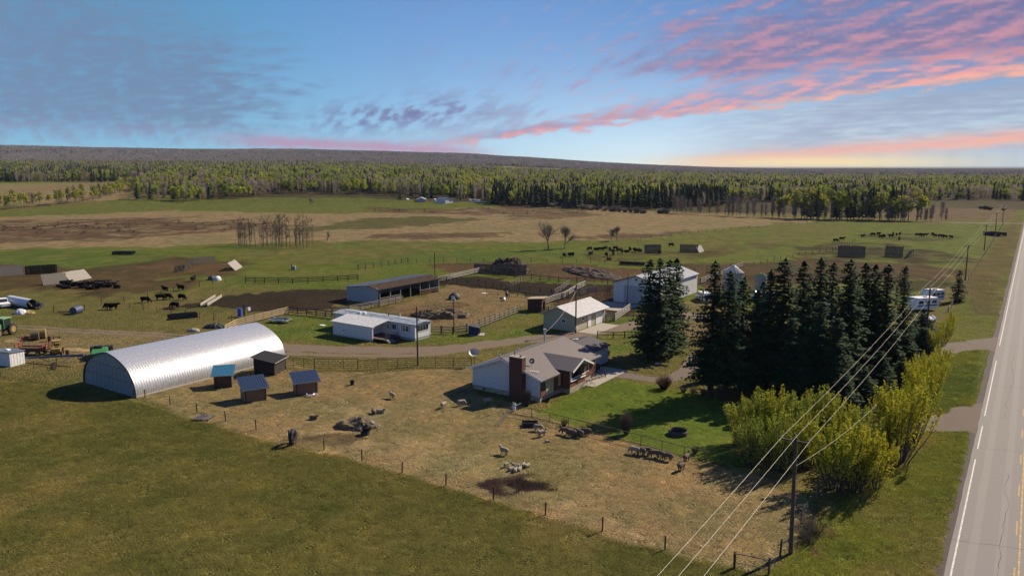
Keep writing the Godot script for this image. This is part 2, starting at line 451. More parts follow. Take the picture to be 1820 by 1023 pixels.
func make_zones():
	# far country, then nearer fields, then yards and lanes
	zone(FOREST, [Vector2(-546.93, -120.27), Vector2(-8789.98, -1932.94), Vector2(1730.64, -8832.04), Vector2(107.68, -549.55)], 20.0, 0.9)
	zone(OLIVE, [Vector2(-386.97, -101.28), Vector2(-1112.53, -291.17), Vector2(-995.82, -575.19), Vector2(-536.08, -349.6), Vector2(-377.79, -516.6), Vector2(-317.34, -461.4), Vector2(-130.78, -503.29), Vector2(-13.61, -599.85), Vector2(107.68, -549.55), Vector2(57.69, -294.4), Vector2(-290.22, -75.96)], 12.0)
	zone(TAN, [Vector2(-611.71, -188.18), Vector2(-860.22, -264.63), Vector2(-785.8, -438.76), Vector2(-607.17, -348.34)], 14.0)
	zone(PASTURE, [Vector2(-888.89, -273.45), Vector2(-1242.53, -382.25), Vector2(-1173.38, -559.63), Vector2(-839.42, -400.35)], 14.0)
	zone(Color(0.16, 0.22, 0.05), [Vector2(-701.75, -712.42), Vector2(-933.33, -947.52), Vector2(-871.14, -1005), Vector2(-660.36, -750.95)], 10.0)
	zone(TAN, [Vector2(-1180.6, -1614.37), Vector2(-2007.02, -2744.43), Vector2(-1698.05, -2945.61), Vector2(-1011.32, -1725.47)], 30.0)
	zone(Color(0.27, 0.19, 0.11), [Vector2(-68.59, -495.27), Vector2(-98.77, -713.19), Vector2(-16.33, -719.81), Vector2(-3.74, -499.99)], 8.0)
	zone(PASTURE, [Vector2(-529.48, -135.47), Vector2(-551.12, -225.66), Vector2(-612.85, -356.53), Vector2(-493.72, -476.05), Vector2(-350.84, -510.05), Vector2(-303.72, -441.54), Vector2(-371.06, -347.59), Vector2(-466.88, -290.25), Vector2(-490.27, -200.45), Vector2(-480.22, -122.58)], 8.0, 0.85)
	# the tan rough field with its bands of brown scrub
	zone(TAN, [Vector2(-527.25, -112.73), Vector2(-501.35, -205.04), Vector2(-485.17, -301.71), Vector2(-362.06, -339.12), Vector2(-348.03, -386.42), Vector2(-329.41, -502.08), Vector2(-245.38, -481.04), Vector2(-171.7, -468.03), Vector2(-118.98, -463.96), Vector2(-86.93, -473.58), Vector2(-121.25, -369.89), Vector2(-136.21, -287.72), Vector2(-161.02, -253.53), Vector2(-211.54, -227.81), Vector2(-248.62, -188.75), Vector2(-270.27, -153.81), Vector2(-306.74, -124.39), Vector2(-349.51, -73.64)], 10.0)
	zone(SCRUB, [Vector2(-503.65, -128.71), Vector2(-469.52, -191.85), Vector2(-440.47, -222.6), Vector2(-420.73, -272.27), Vector2(-362.06, -234.01), Vector2(-389.84, -196.73), Vector2(-401.47, -163.65), Vector2(-428.35, -109)], 14.0, 0.85, 0.2)
	zone(SCRUB, [Vector2(-439.31, -111.87), Vector2(-412.7, -168.3), Vector2(-404.66, -225.15), Vector2(-362.06, -264.62), Vector2(-298.45, -249.9), Vector2(-302.87, -215.08), Vector2(-302.68, -163.22), Vector2(-329.65, -133.89), Vector2(-362.06, -91.65)], 12.0, 0.9, 0.25)
	zone(Color(0.13, 0.145, 0.045), [Vector2(-281.74, -229.39), Vector2(-319.32, -316.21), Vector2(-300.59, -353.63), Vector2(-252.28, -350.04), Vector2(-253.5, -298.11), Vector2(-261.32, -258.56)], 8.0, 0.85)
	zone(SCRUB, [Vector2(-409.99, -406.35), Vector2(-336.13, -419.59), Vector2(-329.41, -502.08), Vector2(-258.59, -480.92), Vector2(-233.2, -426.38), Vector2(-279.13, -381.4), Vector2(-347.05, -363.84)], 9.0, 0.85, 0.25)
	zone(SCRUB, [Vector2(-239.5, -243.69), Vector2(-222.86, -261.98), Vector2(-193.77, -281.68), Vector2(-181.21, -263.41), Vector2(-205.11, -241.06), Vector2(-224.25, -228.1)], 8.0, 0.8, 0.5)
	zone(SCRUB, [Vector2(-166.83, -266.98), Vector2(-145.99, -314.04), Vector2(-114.68, -350.05), Vector2(-108.77, -332.21), Vector2(-132.38, -290.31)], 6.0, 0.8, 0.4)
	zone(SCRUB, [Vector2(-261.47, -380.11), Vector2(-248.02, -430.9), Vector2(-218.55, -436.29), Vector2(-223.16, -381.33), Vector2(-244.44, -355.35)], 8.0, 0.75, 0.45)
	# the pastures
	zone(PASTURE, [Vector2(-349.51, -73.64), Vector2(-306.74, -124.39), Vector2(-270.27, -153.81), Vector2(-248.62, -188.75), Vector2(-209.9, -226.04), Vector2(-158.59, -249.72), Vector2(-134.06, -283.2), Vector2(-118.98, -363.04), Vector2(-85, -463.31), Vector2(-53.25, -457.96), Vector2(-8.27, -473.58), Vector2(-13.6, -268.25), Vector2(-18.83, -191.84), Vector2(-33.95, -157.64), Vector2(-57.06, -141.99), Vector2(-81.97, -140.44), Vector2(-111.35, -138.61), Vector2(-133.15, -123.85), Vector2(-158.55, -114.82), Vector2(-158.68, -84.43), Vector2(-167.97, -66.89), Vector2(-204.94, -41.85)], 5.0)
	zone(OLIVE, [Vector2(-235.88, -208.45), Vector2(-195.74, -230.01), Vector2(-163.47, -203.76), Vector2(-172.37, -160.73), Vector2(-193.45, -146.46), Vector2(-231.49, -168.5)], 10.0, 0.75, 0.1)
	zone(OLIVE, [Vector2(-124.46, -278.28), Vector2(-108.85, -374.05), Vector2(-80.6, -455.21), Vector2(-65.62, -348.05), Vector2(-81.58, -281.58), Vector2(-103.09, -244.64)], 8.0, 0.7, 0.05)
	zone(Color(0.15, 0.225, 0.04), [Vector2(-181.29, -181.56), Vector2(-124.08, -252.8), Vector2(-111.14, -235.06), Vector2(-142.55, -194.65), Vector2(-166.75, -164.54)], 8.0, 0.8)
	zone(Color(0.15, 0.225, 0.04), [Vector2(-318.15, -94.88), Vector2(-257.65, -148.57), Vector2(-197.66, -143.61), Vector2(-202.66, -124.76), Vector2(-239.82, -115.06), Vector2(-276.71, -82.14)], 9.0, 0.7)
	zone(MUD, [Vector2(-282.36, -70.79), Vector2(-256.68, -103.65), Vector2(-223.73, -113.45), Vector2(-232.06, -147.18), Vector2(-197.16, -147.26), Vector2(-178.8, -129.72), Vector2(-190.03, -116.85), Vector2(-172.15, -113.27), Vector2(-168.03, -100.23), Vector2(-173.23, -87.29), Vector2(-187.75, -82.07), Vector2(-212.01, -52.38)], 6.0, 0.85)
	zone(Color(0.21, 0.135, 0.065), [Vector2(-217.86, -123.54), Vector2(-220.87, -138.06), Vector2(-197.66, -143.61), Vector2(-185.4, -136.45), Vector2(-194.37, -124.65)], 4.0, 0.9)
	zone(OLIVE, [Vector2(-212.01, -52.38), Vector2(-199.25, -87.26), Vector2(-179.48, -90.53), Vector2(-170.21, -98.75), Vector2(-166.31, -117.23), Vector2(-158.55, -114.82), Vector2(-158.68, -84.43), Vector2(-164.16, -65.31), Vector2(-181.68, -44.44)], 5.0, 0.8)
	zone(SOIL, [Vector2(-148.08, -83.23), Vector2(-148.99, -95.06), Vector2(-150.31, -110.28), Vector2(-145.18, -120.74), Vector2(-135.94, -130.13), Vector2(-123.15, -121.2), Vector2(-118.01, -109.61), Vector2(-121.8, -101.03), Vector2(-130.24, -95.31), Vector2(-134.85, -85.84)], 3.0, 0.92)
	zone(SOIL, [Vector2(-184.88, -86.87), Vector2(-181.67, -92.98), Vector2(-172.05, -91.75), Vector2(-176.36, -85.17)], 3.0, 0.6)
	zone(RED, [Vector2(-149.89, -175.96), Vector2(-139.61, -196.64), Vector2(-116.17, -198.79), Vector2(-99.75, -203.51), Vector2(-89.76, -201.22), Vector2(-83.34, -173.41), Vector2(-99.63, -170.57), Vector2(-118.98, -172.94), Vector2(-137.38, -166.08)], 4.0, 0.9)
	zone(PASTURE, [Vector2(-135.7, -161.61), Vector2(-129.49, -171.42), Vector2(-107.76, -172.56), Vector2(-90.52, -171.99), Vector2(-90.18, -165.43), Vector2(-110.6, -160.75), Vector2(-126.38, -157.4)], 2.5, 0.9)
	zone(SOIL, [Vector2(-128.85, -155.73), Vector2(-121.47, -163.28), Vector2(-95.72, -163.9), Vector2(-82.93, -172.56), Vector2(-70.97, -147.89), Vector2(-79.93, -136.96), Vector2(-96.09, -148.95), Vector2(-106.88, -143.62), Vector2(-121.9, -147.3)], 2.5, 0.95)
	zone(MUD, [Vector2(-82.97, -139.76), Vector2(-83.01, -157.8), Vector2(-77.56, -161.49), Vector2(-70.46, -144.17), Vector2(-74.23, -133.97)], 2.0, 0.85)
	zone(SOIL, [Vector2(-74.55, -149.69), Vector2(-64.58, -148.15), Vector2(-63.94, -135.92), Vector2(-65.77, -127.97), Vector2(-70, -133.23)], 1.5, 0.85)
	zone(MUD, [Vector2(-86.66, -218.77), Vector2(-72.07, -231.96), Vector2(-48.27, -258.49), Vector2(-26.25, -259.69), Vector2(-14.05, -252.49), Vector2(-15.24, -231.41), Vector2(-38.75, -209.4), Vector2(-51.78, -194.78), Vector2(-62.3, -171.83)], 4.0, 0.9)
	zone(SOIL, [Vector2(-69.69, -289.63), Vector2(-62.32, -320.36), Vector2(-41.56, -328.97), Vector2(-13.1, -285.95), Vector2(-13.79, -271.43), Vector2(-37.49, -252.07), Vector2(-59.3, -247.47)], 4.0, 0.85, 0.1)
	zone(MUD, [Vector2(-91.57, -300.56), Vector2(-70.02, -299.26), Vector2(-81.46, -267.88), Vector2(-90.75, -248.87), Vector2(-93.48, -273.52)], 3.0, 0.6, 0.2)
	zone(SOIL, [Vector2(-62.73, -356.59), Vector2(-40.03, -385.79), Vector2(-22.15, -377.49), Vector2(-28.06, -349.18), Vector2(-42.22, -333.97)], 3.0, 0.6, 0.2)
	zone(MUD, [Vector2(-125.25, -225.5), Vector2(-117.37, -239.21), Vector2(-102.45, -258.14), Vector2(-80.85, -259.7), Vector2(-89.52, -230.56), Vector2(-107.47, -211.38)], 4.0, 0.7, 0.15)
	zone(SOIL, [Vector2(-31.57, -214.26), Vector2(-17.7, -229.75), Vector2(-15.3, -216.14), Vector2(-23.56, -193.24)], 2.0, 0.7)
	# feed lot by the open barn
	zone(STRAWY, [Vector2(-110.2, -116.47), Vector2(-116.19, -140.37), Vector2(-119.57, -148.88), Vector2(-109.94, -147.74), Vector2(-92.86, -146.32), Vector2(-85.17, -134.21), Vector2(-86.63, -121.96), Vector2(-83.95, -107.62), Vector2(-90.64, -106.1), Vector2(-99.39, -106.5)], 2.0)
	zone(MUD, [Vector2(-113.17, -112.89), Vector2(-109.67, -117.62), Vector2(-102.13, -131.02), Vector2(-95.95, -126.91), Vector2(-98.96, -119.45), Vector2(-91.25, -118.83), Vector2(-92.31, -108.07), Vector2(-100.91, -108.14)], 2.5, 0.75, 0.15)
	# yard round the trailer, garage and house
	zone(LAWN, [Vector2(-121.75, -98.18), Vector2(-110.36, -102.42), Vector2(-104.55, -99.78), Vector2(-87.12, -102.57), Vector2(-81.65, -106.28), Vector2(-84.26, -126.45), Vector2(-80.24, -135.19), Vector2(-66.83, -131.9), Vector2(-59.83, -140.11), Vector2(-53.36, -144.49), Vector2(-48.38, -123.29), Vector2(-40.32, -109.91), Vector2(-45.3, -102.49), Vector2(-55.62, -106.08), Vector2(-72.02, -104.66), Vector2(-79.65, -98.98), Vector2(-91.02, -89.26), Vector2(-103.59, -83.28), Vector2(-114.83, -83.81)], 1.5)
	zone(OLIVE, [Vector2(-84.76, -113.82), Vector2(-82.01, -125.09), Vector2(-75.23, -121.56), Vector2(-72.92, -116.88), Vector2(-78.05, -109.86)], 1.5, 0.7)
	zone(DRY, [Vector2(-171.79, -34.56), Vector2(-147.94, -58.59), Vector2(-140.55, -66.39), Vector2(-122.28, -77.63), Vector2(-117.01, -74.2), Vector2(-110.48, -62.4), Vector2(-114.16, -55.86), Vector2(-120.99, -47.42), Vector2(-139.92, -27.56)], 3.0, 0.8, 0.0)
	zone(OLIVE, [Vector2(-185, -45.31), Vector2(-167.97, -66.89), Vector2(-154.25, -82.01), Vector2(-137.11, -99.04), Vector2(-128.22, -93.8), Vector2(-121.56, -85.16), Vector2(-123.99, -78.75), Vector2(-142.17, -71.2), Vector2(-161.72, -64.3)], 4.0, 0.9)
	zone(OLIVE, [Vector2(-149.45, -36.01), Vector2(-126.32, -49.63), Vector2(-117.56, -57.6), Vector2(-102.28, -49.79), Vector2(-117.68, -46.05), Vector2(-137.98, -33.01)], 2.0, 0.8)
	zone(STRAWY, [Vector2(-63.96, -152.63), Vector2(-58.47, -165), Vector2(-45.97, -149.5), Vector2(-44.37, -126.01), Vector2(-48.38, -123.29)], 1.5, 0.8)
	# the paddock of dry grass
	zone(DRY, [Vector2(-94.25, -52.14), Vector2(-93, -56.08), Vector2(-92.76, -74.4), Vector2(-84.45, -73.67), Vector2(-77.69, -76), Vector2(-65.68, -86.76), Vector2(-57.46, -77.06), Vector2(-50.02, -76.35), Vector2(-47, -74.43), Vector2(-34.55, -71.41), Vector2(-22.75, -70.93), Vector2(-16.47, -73.49), Vector2(-13, -63.03), Vector2(-13.52, -56.49), Vector2(-14.95, -52.83), Vector2(-21.18, -52.03), Vector2(-31.75, -51.95), Vector2(-42.67, -51.93), Vector2(-53.45, -51.9), Vector2(-78.83, -50.38)], 0.7)
	zone(DRY2, [Vector2(-70.7, -59.67), Vector2(-66.69, -65.06), Vector2(-60.82, -63.81), Vector2(-54.88, -56.62), Vector2(-56.44, -51.7), Vector2(-64.51, -54.31)], 3.0, 0.7, 0.05)
	zone(DRY2, [Vector2(-60.8, -52.62), Vector2(-54.71, -54.77), Vector2(-38.24, -55.55), Vector2(-26.05, -54.19), Vector2(-20.74, -53.19), Vector2(-22.58, -55.33), Vector2(-43.11, -62.62), Vector2(-56.28, -59.87)], 3.0, 0.45, 0.1)
	zone(Color(0.058, 0.03, 0.034), [Vector2(-40.04, -54.03), Vector2(-39.28, -57.06), Vector2(-37.88, -59.33), Vector2(-34.94, -59.36), Vector2(-33.41, -57.6), Vector2(-35.31, -54.84), Vector2(-37.61, -53.28)], 1.3, 0.95, 0.12)
	zone(Color(0.035, 0.022, 0.024), [Vector2(-37.88, -55.48), Vector2(-37.81, -57.73), Vector2(-35.68, -58.54), Vector2(-34.74, -57.3), Vector2(-36.26, -55.37)], 1.0, 0.9)
	zone(Color(0.11, 0.07, 0.04), [Vector2(-64.82, -53.01), Vector2(-61.42, -56.39), Vector2(-57.33, -57.45), Vector2(-58.09, -54.05), Vector2(-62.28, -51.62)], 1.2, 0.7, 0.1)
	# lawn in front of the house
	zone(LAWN, [Vector2(-46.95, -74.47), Vector2(-47.49, -87.85), Vector2(-47.03, -93.19), Vector2(-44.44, -94.94), Vector2(-38.57, -92.93), Vector2(-29.95, -92.17), Vector2(-22.81, -76.37), Vector2(-22.03, -72.12), Vector2(-27.13, -71.18), Vector2(-34.94, -72.19), Vector2(-42.59, -73.24)], 0.5)
	zone(Color(0.24, 0.21, 0.07), [Vector2(-53.07, -101.27), Vector2(-48.68, -112.16), Vector2(-42.28, -115.11), Vector2(-37.96, -103.65), Vector2(-37.34, -93.77), Vector2(-42.82, -93.31), Vector2(-49.34, -95.94)], 1.0, 0.75)
	zone(OLIVE, [Vector2(-30.92, -95.03), Vector2(-14.63, -106.06), Vector2(-14.45, -151.78), Vector2(-11.26, -129.59), Vector2(-9.77, -85.2), Vector2(-11.83, -70.45), Vector2(-16, -67.63), Vector2(-21.84, -71.55)], 1.5, 0.8)
	# foreground field and road side
	zone(FIELD, [Vector2(-130.11, -30.95), Vector2(-118.33, -46.32), Vector2(-102.28, -49.79), Vector2(-91.28, -50.64), Vector2(-78.29, -50.02), Vector2(-62.77, -50.68), Vector2(-53.13, -51.58), Vector2(-42.35, -51.54), Vector2(-31.53, -51.59), Vector2(-21.04, -51.71), Vector2(-14.81, -52.36), Vector2(-13.54, -52.85), Vector2(-8.23, -37.73), Vector2(-56.7, -4.91)], 0.6)
	zone(OLIVE, [Vector2(-105.39, -24.48), Vector2(-81.77, -36.44), Vector2(-63.34, -43.44), Vector2(-30.12, -43.73), Vector2(-32.1, -33.72), Vector2(-71.61, -15.64)], 6.0, 0.22, 0.15)
	zone(VERGE, [Vector2(-13.54, -52.85), Vector2(-12.71, -56.73), Vector2(-13, -63.03), Vector2(-8.62, -80.5), Vector2(-6.75, -91.27), Vector2(-9.11, -139.88), Vector2(-11.66, -183.99), Vector2(-11.89, -328.77), Vector2(-8.43, -659.38), Vector2(-5.92, -1128.93), Vector2(-1.99, -391.14), Vector2(-2.63, -141.96), Vector2(-2.8, -62.23), Vector2(-2.91, -52.01), Vector2(-8.23, -37.73)], 0.6)
	zone(OLIVE, [Vector2(-7.89, -62.98), Vector2(-7.32, -70.72), Vector2(-3.91, -75.82), Vector2(-3.3, -59.68), Vector2(-6.07, -51.34), Vector2(-8.99, -55.83)], 2.0, 0.75, 0.1)
	zone(Color(0.19, 0.13, 0.055), [Vector2(-13.25, -205.04), Vector2(-12.26, -384.18), Vector2(-5.73, -546.9), Vector2(-3.42, -259.68), Vector2(-5.3, -177.04), Vector2(-9, -174.53)], 2.5, 0.7, 0.0)
	zone(Color(0.17, 0.21, 0.04), [Vector2(-8.43, -131.51), Vector2(-4.33, -130.24), Vector2(-4.63, -107.09), Vector2(-7.15, -101.41), Vector2(-9.2, -109.73)], 1.5, 0.8)
	zone(Color(0.17, 0.10, 0.065), [Vector2(-12.73, -59.16), Vector2(-13, -63.03), Vector2(-11.84, -63.81), Vector2(-10.25, -58.19), Vector2(-11.45, -56.38)], 1.0, 0.75, 0.1)

func soil_at(p: Vector2) -> Color:
	var c := OLIVE
	var wx := nz.get_noise_2d(p.x * 2.2, p.y * 2.2)
	var wy := nz.get_noise_2d(p.x * 2.2 + 300.0, p.y * 2.2 - 170.0)
	var fx := nf.get_noise_2d(p.x, p.y)
	var fy := nf.get_noise_2d(p.x + 90.0, p.y + 40.0)
	for z in zones:
		var r: Rect2 = z[2]
		if not r.has_point(p): continue
		var w: float = z[3]
		var q := p + Vector2(wx, wy) * w * 1.6 + Vector2(fx, fy) * minf(w, 3.0) * 0.7
		if not Geometry2D.is_point_in_polygon(q, z[1]): continue
		var k: float = z[4]
		if z[5] > 0.0: k *= smooth(-z[5] - 0.15, 0.25 - z[5] * 0.3, wx * 0.8 + fx * 0.6 + 0.1)
		c = c.lerp(z[0], k)
	# drier and greener tufts within each field
	var t := nz.get_noise_2d(p.x * 5.0 - 60.0, p.y * 5.0 + 30.0) * 0.7 + fx * 0.5
	var u := nz.get_noise_2d(p.x * 0.9, p.y * 0.9 + 500.0)
	c = c.lerp(Color(c.r * 1.35, c.g * 1.2, c.b * 1.2), clampf(t * 1.2, 0.0, 0.8))
	c = c.lerp(Color(c.r * 0.66, c.g * 0.78, c.b * 0.7), clampf(-t * 1.2, 0.0, 0.8))
	c = c.lerp(Color(c.g * 0.85, c.g * 0.95, c.b * 0.8), clampf(u * 0.8, 0.0, 0.35))
	if c.g > c.r * 0.82: c = c.lerp(Color(0.34, 0.26, 0.10), clampf(nz.get_noise_2d(p.x * 3.1 + 77.0, p.y * 1.9 - 140.0) * 1.3 - 0.2, 0.0, 0.35))
	var w := (sin(p.x * 127.1 + p.y * 311.7) * 43758.5453)
	c = c * (0.82 + 0.36 * (w - floorf(w)))
	return c

func land(x: float, z: float) -> float:
	# level round the farm; the country rises slowly to the west and north-west
	var r := Vector2(x, z).length()
	if r < 560.0: return 0.0
	var a := rad_to_deg(atan2(x, -z))
	var w := smooth(-12.0, -52.0, a) * smooth(-150.0, -110.0, a)
	var n := nz.get_noise_2d(x * 0.02, z * 0.02)
	return w * (13.0 * smooth(560.0, 950.0, r) + 25.0 * smooth(950.0, 2600.0, r) + 110.0 * smooth(2600.0, 6000.0, r) * (1.0 + 0.25 * n)) + 14.0 * smooth(2500.0, 6500.0, r) * (0.4 + 0.6 * n) * (1.0 - w)

func patch(m: MB, x0: float, x1: float, z0: float, z1: float, cell: float, hole: Rect2):
	var nx := int(round((x1 - x0) / cell)); var nzz := int(round((z1 - z0) / cell))
	var cols := PackedColorArray(); var hs := PackedFloat32Array()
	cols.resize((nx + 1) * (nzz + 1)); hs.resize(cols.size())
	for j in nzz + 1:
		for i in nx + 1:
			var x := x0 + i * cell; var z := z0 + j * cell
			if hole.has_area() and hole.grow(-cell * 1.1).has_point(Vector2(x, z)): continue
			cols[j * (nx + 1) + i] = soil_at(Vector2(x, z))
			hs[j * (nx + 1) + i] = land(x, z)
	for j in nzz:
		for i in nx:
			var x := x0 + i * cell; var z := z0 + j * cell
			if hole.has_area() and hole.has_point(Vector2(x + cell * 0.5, z + cell * 0.5)): continue
			var k := j * (nx + 1) + i
			var a := Vector3(x, hs[k], z); var b := Vector3(x + cell, hs[k + 1], z)
			var c := Vector3(x + cell, hs[k + nx + 2], z + cell); var d := Vector3(x, hs[k + nx + 1], z + cell)
			for t in [[a, b, c, k, k + 1, k + nx + 2], [a, c, d, k, k + nx + 2, k + nx + 1]]:
				m.v.append(t[0]); m.v.append(t[1]); m.v.append(t[2])
				m.c.append(cols[t[3]]); m.c.append(cols[t[4]]); m.c.append(cols[t[5]])
				var nn: Vector3 = (t[2] - t[0]).cross(t[1] - t[0]).normalized()
				m.n.append(nn); m.n.append(nn); m.n.append(nn)

func make_ground():
	make_zones()
	var m := MB.new()
	patch(m, -160, 10, -220, -20, 0.625, Rect2())
	patch(m, -720, 320, -640, 80, 2.5, Rect2(-160, -220, 170, 200))
	patch(m, -9040, 6960, -9040, 2960, 80, Rect2(-720, -640, 1040, 720))
	var g := StandardMaterial3D.new()
	g.vertex_color_use_as_albedo = true
	g.roughness = 0.97; g.metallic_specular = 0.15
	g.albedo_texture = tex["turf"]; g.albedo_color = Color(1.0, 1.0, 1.0)
	g.uv1_triplanar = true; g.uv1_world_triplanar = true; g.uv1_scale = Vector3.ONE * 0.09
	g.normal_enabled = true; g.normal_texture = tex["bump"]; g.normal_scale = 0.9
	g.detail_enabled = true; g.detail_albedo = tex["patchy"]; g.detail_blend_mode = BaseMaterial3D.BLEND_MODE_MUL; g.detail_uv_layer = BaseMaterial3D.DETAIL_UV_1
	M["ground"] = g
	struct("ground", m.mesh(), g)

var lanes := []

func on_lane(p: Vector2) -> bool:
	for l in lanes:
		if Geometry2D.get_closest_point_to_segment(p, l[0], l[1]).distance_to(p) < l[2]: return true
	return false

func ribbon(m: MB, pts: Array, half: float, y: float, rough := 0.0):
	for i in pts.size() - 1: lanes.append([pts[i], pts[i + 1], half])
	var c := Curve3D.new()
	for i in pts.size():
		var p: Vector2 = pts[i]
		var t := Vector2.ZERO
		if i > 0 and i < pts.size() - 1: t = (pts[i + 1] - pts[i - 1]) / 6.0
		c.add_point(Vector3(p.x, 0, p.y), Vector3(-t.x, 0, -t.y), Vector3(t.x, 0, t.y))
	var n := int(c.get_baked_length() / 1.2)
	var la: Vector3; var lb: Vector3
	for i in n + 1:
		var s := c.get_baked_length() * i / n
		var p := c.sample_baked(s, true)
		var q := c.sample_baked(minf(s + 0.5, c.get_baked_length()), true)
		var r := c.sample_baked(maxf(s - 0.5, 0.0), true)
		var side := (q - r).cross(Vector3.UP).normalized()
		var a := p - side * (half + rough * nf.get_noise_2d(p.x * 1.3, p.z * 1.3 + 20.0)); var b := p + side * (half + rough * nf.get_noise_2d(p.x * 1.3 + 50.0, p.z * 1.3))
		a.y = y; b.y = y
		if i > 0: m.quad(la, a, b, lb)
		la = a; lb = b

func strip(x0: float, x1: float, z0: float, z1: float, y: float, m: MB, wob := 0.0, step := 2.0):
	# a sheet along the road whose west edge may be ragged
	var n := maxi(1, int(absf(z1 - z0) / step))
	for i in n:
		var za := lerpf(z0, z1, float(i) / n); var zb := lerpf(z0, z1, float(i + 1) / n)
		var wa := wob * nf.get_noise_2d(za * 0.9, 7.0); var wb := wob * nf.get_noise_2d(zb * 0.9, 7.0)
		m.quad(Vector3(x0 + wa, y, za), Vector3(x0 + wb, y, zb), Vector3(x1, y, zb), Vector3(x1, y, za))

func make_road():
	var m := MB.new()
	strip(-3.75, 6.6, 30, -1500, 0.012, m, 0.35)
	struct("road_shoulder", m.mesh(), M["shoulder"])
	m = MB.new()
	strip(-3.05, 5.7, 30, -1500, 0.022, m, 0.08)
	var road := struct("road", m.mesh(), M["asphalt"])
	m = MB.new()
	for x in [-1.55, 0.25, 2.35, 4.1]: strip(x - 0.32, x + 0.32, 30, -420, 0.026, m, 0.12)
	part("wheel_path", m.mesh(), M["tyre_wear"], road)
	m = MB.new()
	for s in [[30, -87], [-90.5, -99], [-103.5, -135], [-147, -1500]]: strip(-2.68, -2.56, s[0], s[1], 0.03, m)
	part("edge_line", m.mesh(), M["paint_white"], road)
	m = MB.new()
	strip(5.2, 5.32, 30, -1500, 0.03, m)
	part("edge_line", m.mesh(), M["paint_white"], road)
	m = MB.new()
	strip(1.36, 1.48, 30, -1500, 0.03, m)
	part("centre_line", m.mesh(), M["paint_yellow"], road)
	var z := 20.0
	while z > -700.0:
		m = MB.new()
		strip(1.1, 1.22, z, z - 3.0, 0.03, m)
		part("centre_dash", m.mesh(), M["paint_yellow"], road)
		z -= 9.0
	for zc in [-66.5, -91.0, -119.0, -148.0, -187.0]:
		m = MB.new()
		var last := Vector3(-2.95, 0.031, zc)
		for i in 10:
			var q := Vector3(-2.95 + (i + 1) * 0.8, 0.031, zc - 0.25 * i + rng.randf_range(-0.15, 0.15))
			m.quad(last + Vector3(0, 0, 0.02), last - Vector3(0, 0, 0.02), q - Vector3(0, 0, 0.02), q + Vector3(0, 0, 0.02))
			last = q
		part("tar_seam", m.mesh(), M["black"], road)
	for c in [[0.3, -58, -84], [-0.6, -104, -140]]:
		m = MB.new()
		var last := Vector3(c[0], 0.032, c[1])
		while last.z > c[2]:
			var q := Vector3(clampf(last.x + rng.randf_range(-0.16, 0.16), c[0] - 0.5, c[0] + 0.5), 0.032, last.z - rng.randf_range(0.6, 1.4))
			var w := rng.randf_range(0.008, 0.022)
			m.quad(last - Vector3(w, 0, 0), q - Vector3(w, 0, 0), q + Vector3(w, 0, 0), last + Vector3(w, 0, 0))
			last = q
		part("tar_seam", m.mesh(), M["shoulder"], road)
	m = MB.new()
	ribbon(m, [Vector2(-86.66, -456.59), Vector2(-53.83, -462.72), Vector2(-3.52, -481.64), Vector2(61.59, -502.42)], 2.6, 0.006, 0.3)
	struct("cross_road", m.mesh(), M["gravel"])
	for a in [[[Vector2(-13.97, -132.93), Vector2(-9.18, -140.78), Vector2(-6.26, -144.68), Vector2(-2.84, -147.97)], 2.6], [[Vector2(-11.07, -94.59), Vector2(-7.33, -97.12), Vector2(-5.19, -98.57), Vector2(-2.05, -102.37)], 2.9]]:
		m = MB.new()
		var pts: Array = a[0]
		pts[3] = Vector2(-3.2, pts[3].y)
		ribbon(m, pts, a[1], 0.008, 0.8)
		# the mouth widens where it meets the road
		var e: Vector2 = pts[3]
		lanes.append([e - Vector2(1.2, 2.4), e + Vector2(-1.2, 2.4), 2.0])
		m.tri(Vector3(e.x - 4.5, 0.016, e.y), Vector3(e.x + 0.1, 0.016, e.y - a[1] - 4.0), Vector3(e.x + 0.1, 0.016, e.y + a[1] + 4.0))
		struct("driveway", m.mesh(), M["gravel"])
	m = MB.new()
	for s in [-0.95, 0.95]:
		var rut := []
		for q in [Vector2(-170.04, -49.32), Vector2(-155.91, -61.89), Vector2(-143.37, -66.79), Vector2(-130.52, -72.05), Vector2(-119.79, -76.01), Vector2(-110.27, -79.28)]: rut.append(q + Vector2(0.3, 0.95) * s)
		ribbon(m, rut, 0.5, 0.006, 0.5)
	ribbon(m, [Vector2(-111.81, -79.28), Vector2(-99.93, -80.28), Vector2(-86.82, -86.33), Vector2(-76.84, -94.02), Vector2(-72.38, -101.88), Vector2(-68.77, -108.43), Vector2(-63.77, -117.25), Vector2(-60.76, -124.51), Vector2(-57.53, -137.51), Vector2(-54.28, -143.87), Vector2(-44.25, -137.5), Vector2(-33.14, -133.61), Vector2(-18.76, -132.42), Vector2(-13.97, -132.93)], 2.3, 0.006, 0.9)
	struct("farm_track", m.mesh(), M["dirt_track"])
	m = MB.new()
	ribbon(m, [Vector2(-96.22, -77.23), Vector2(-84.15, -83.64), Vector2(-76.64, -89.6), Vector2(-72.79, -97.7)], 1.0, 0.004, 0.5)
	struct("farm_track", m.mesh(), M["dirt_track"])
	m = MB.new()
	ribbon(m, [Vector2(-47.58, -95.66), Vector2(-44.94, -96.01), Vector2(-41.61, -96.17), Vector2(-39.58, -98.24), Vector2(-39.54, -104.46), Vector2(-41.61, -113.33)], 1.3, 0.006, 0.3)
	struct("garden_path", m.mesh(), M["gravel"])
	m = MB.new()
	m.box(Vector3(-48.6, 0.03, -93.2), Vector3(4.4, 0.1, 10.2))
	struct("patio", m.mesh(), M["concrete"])

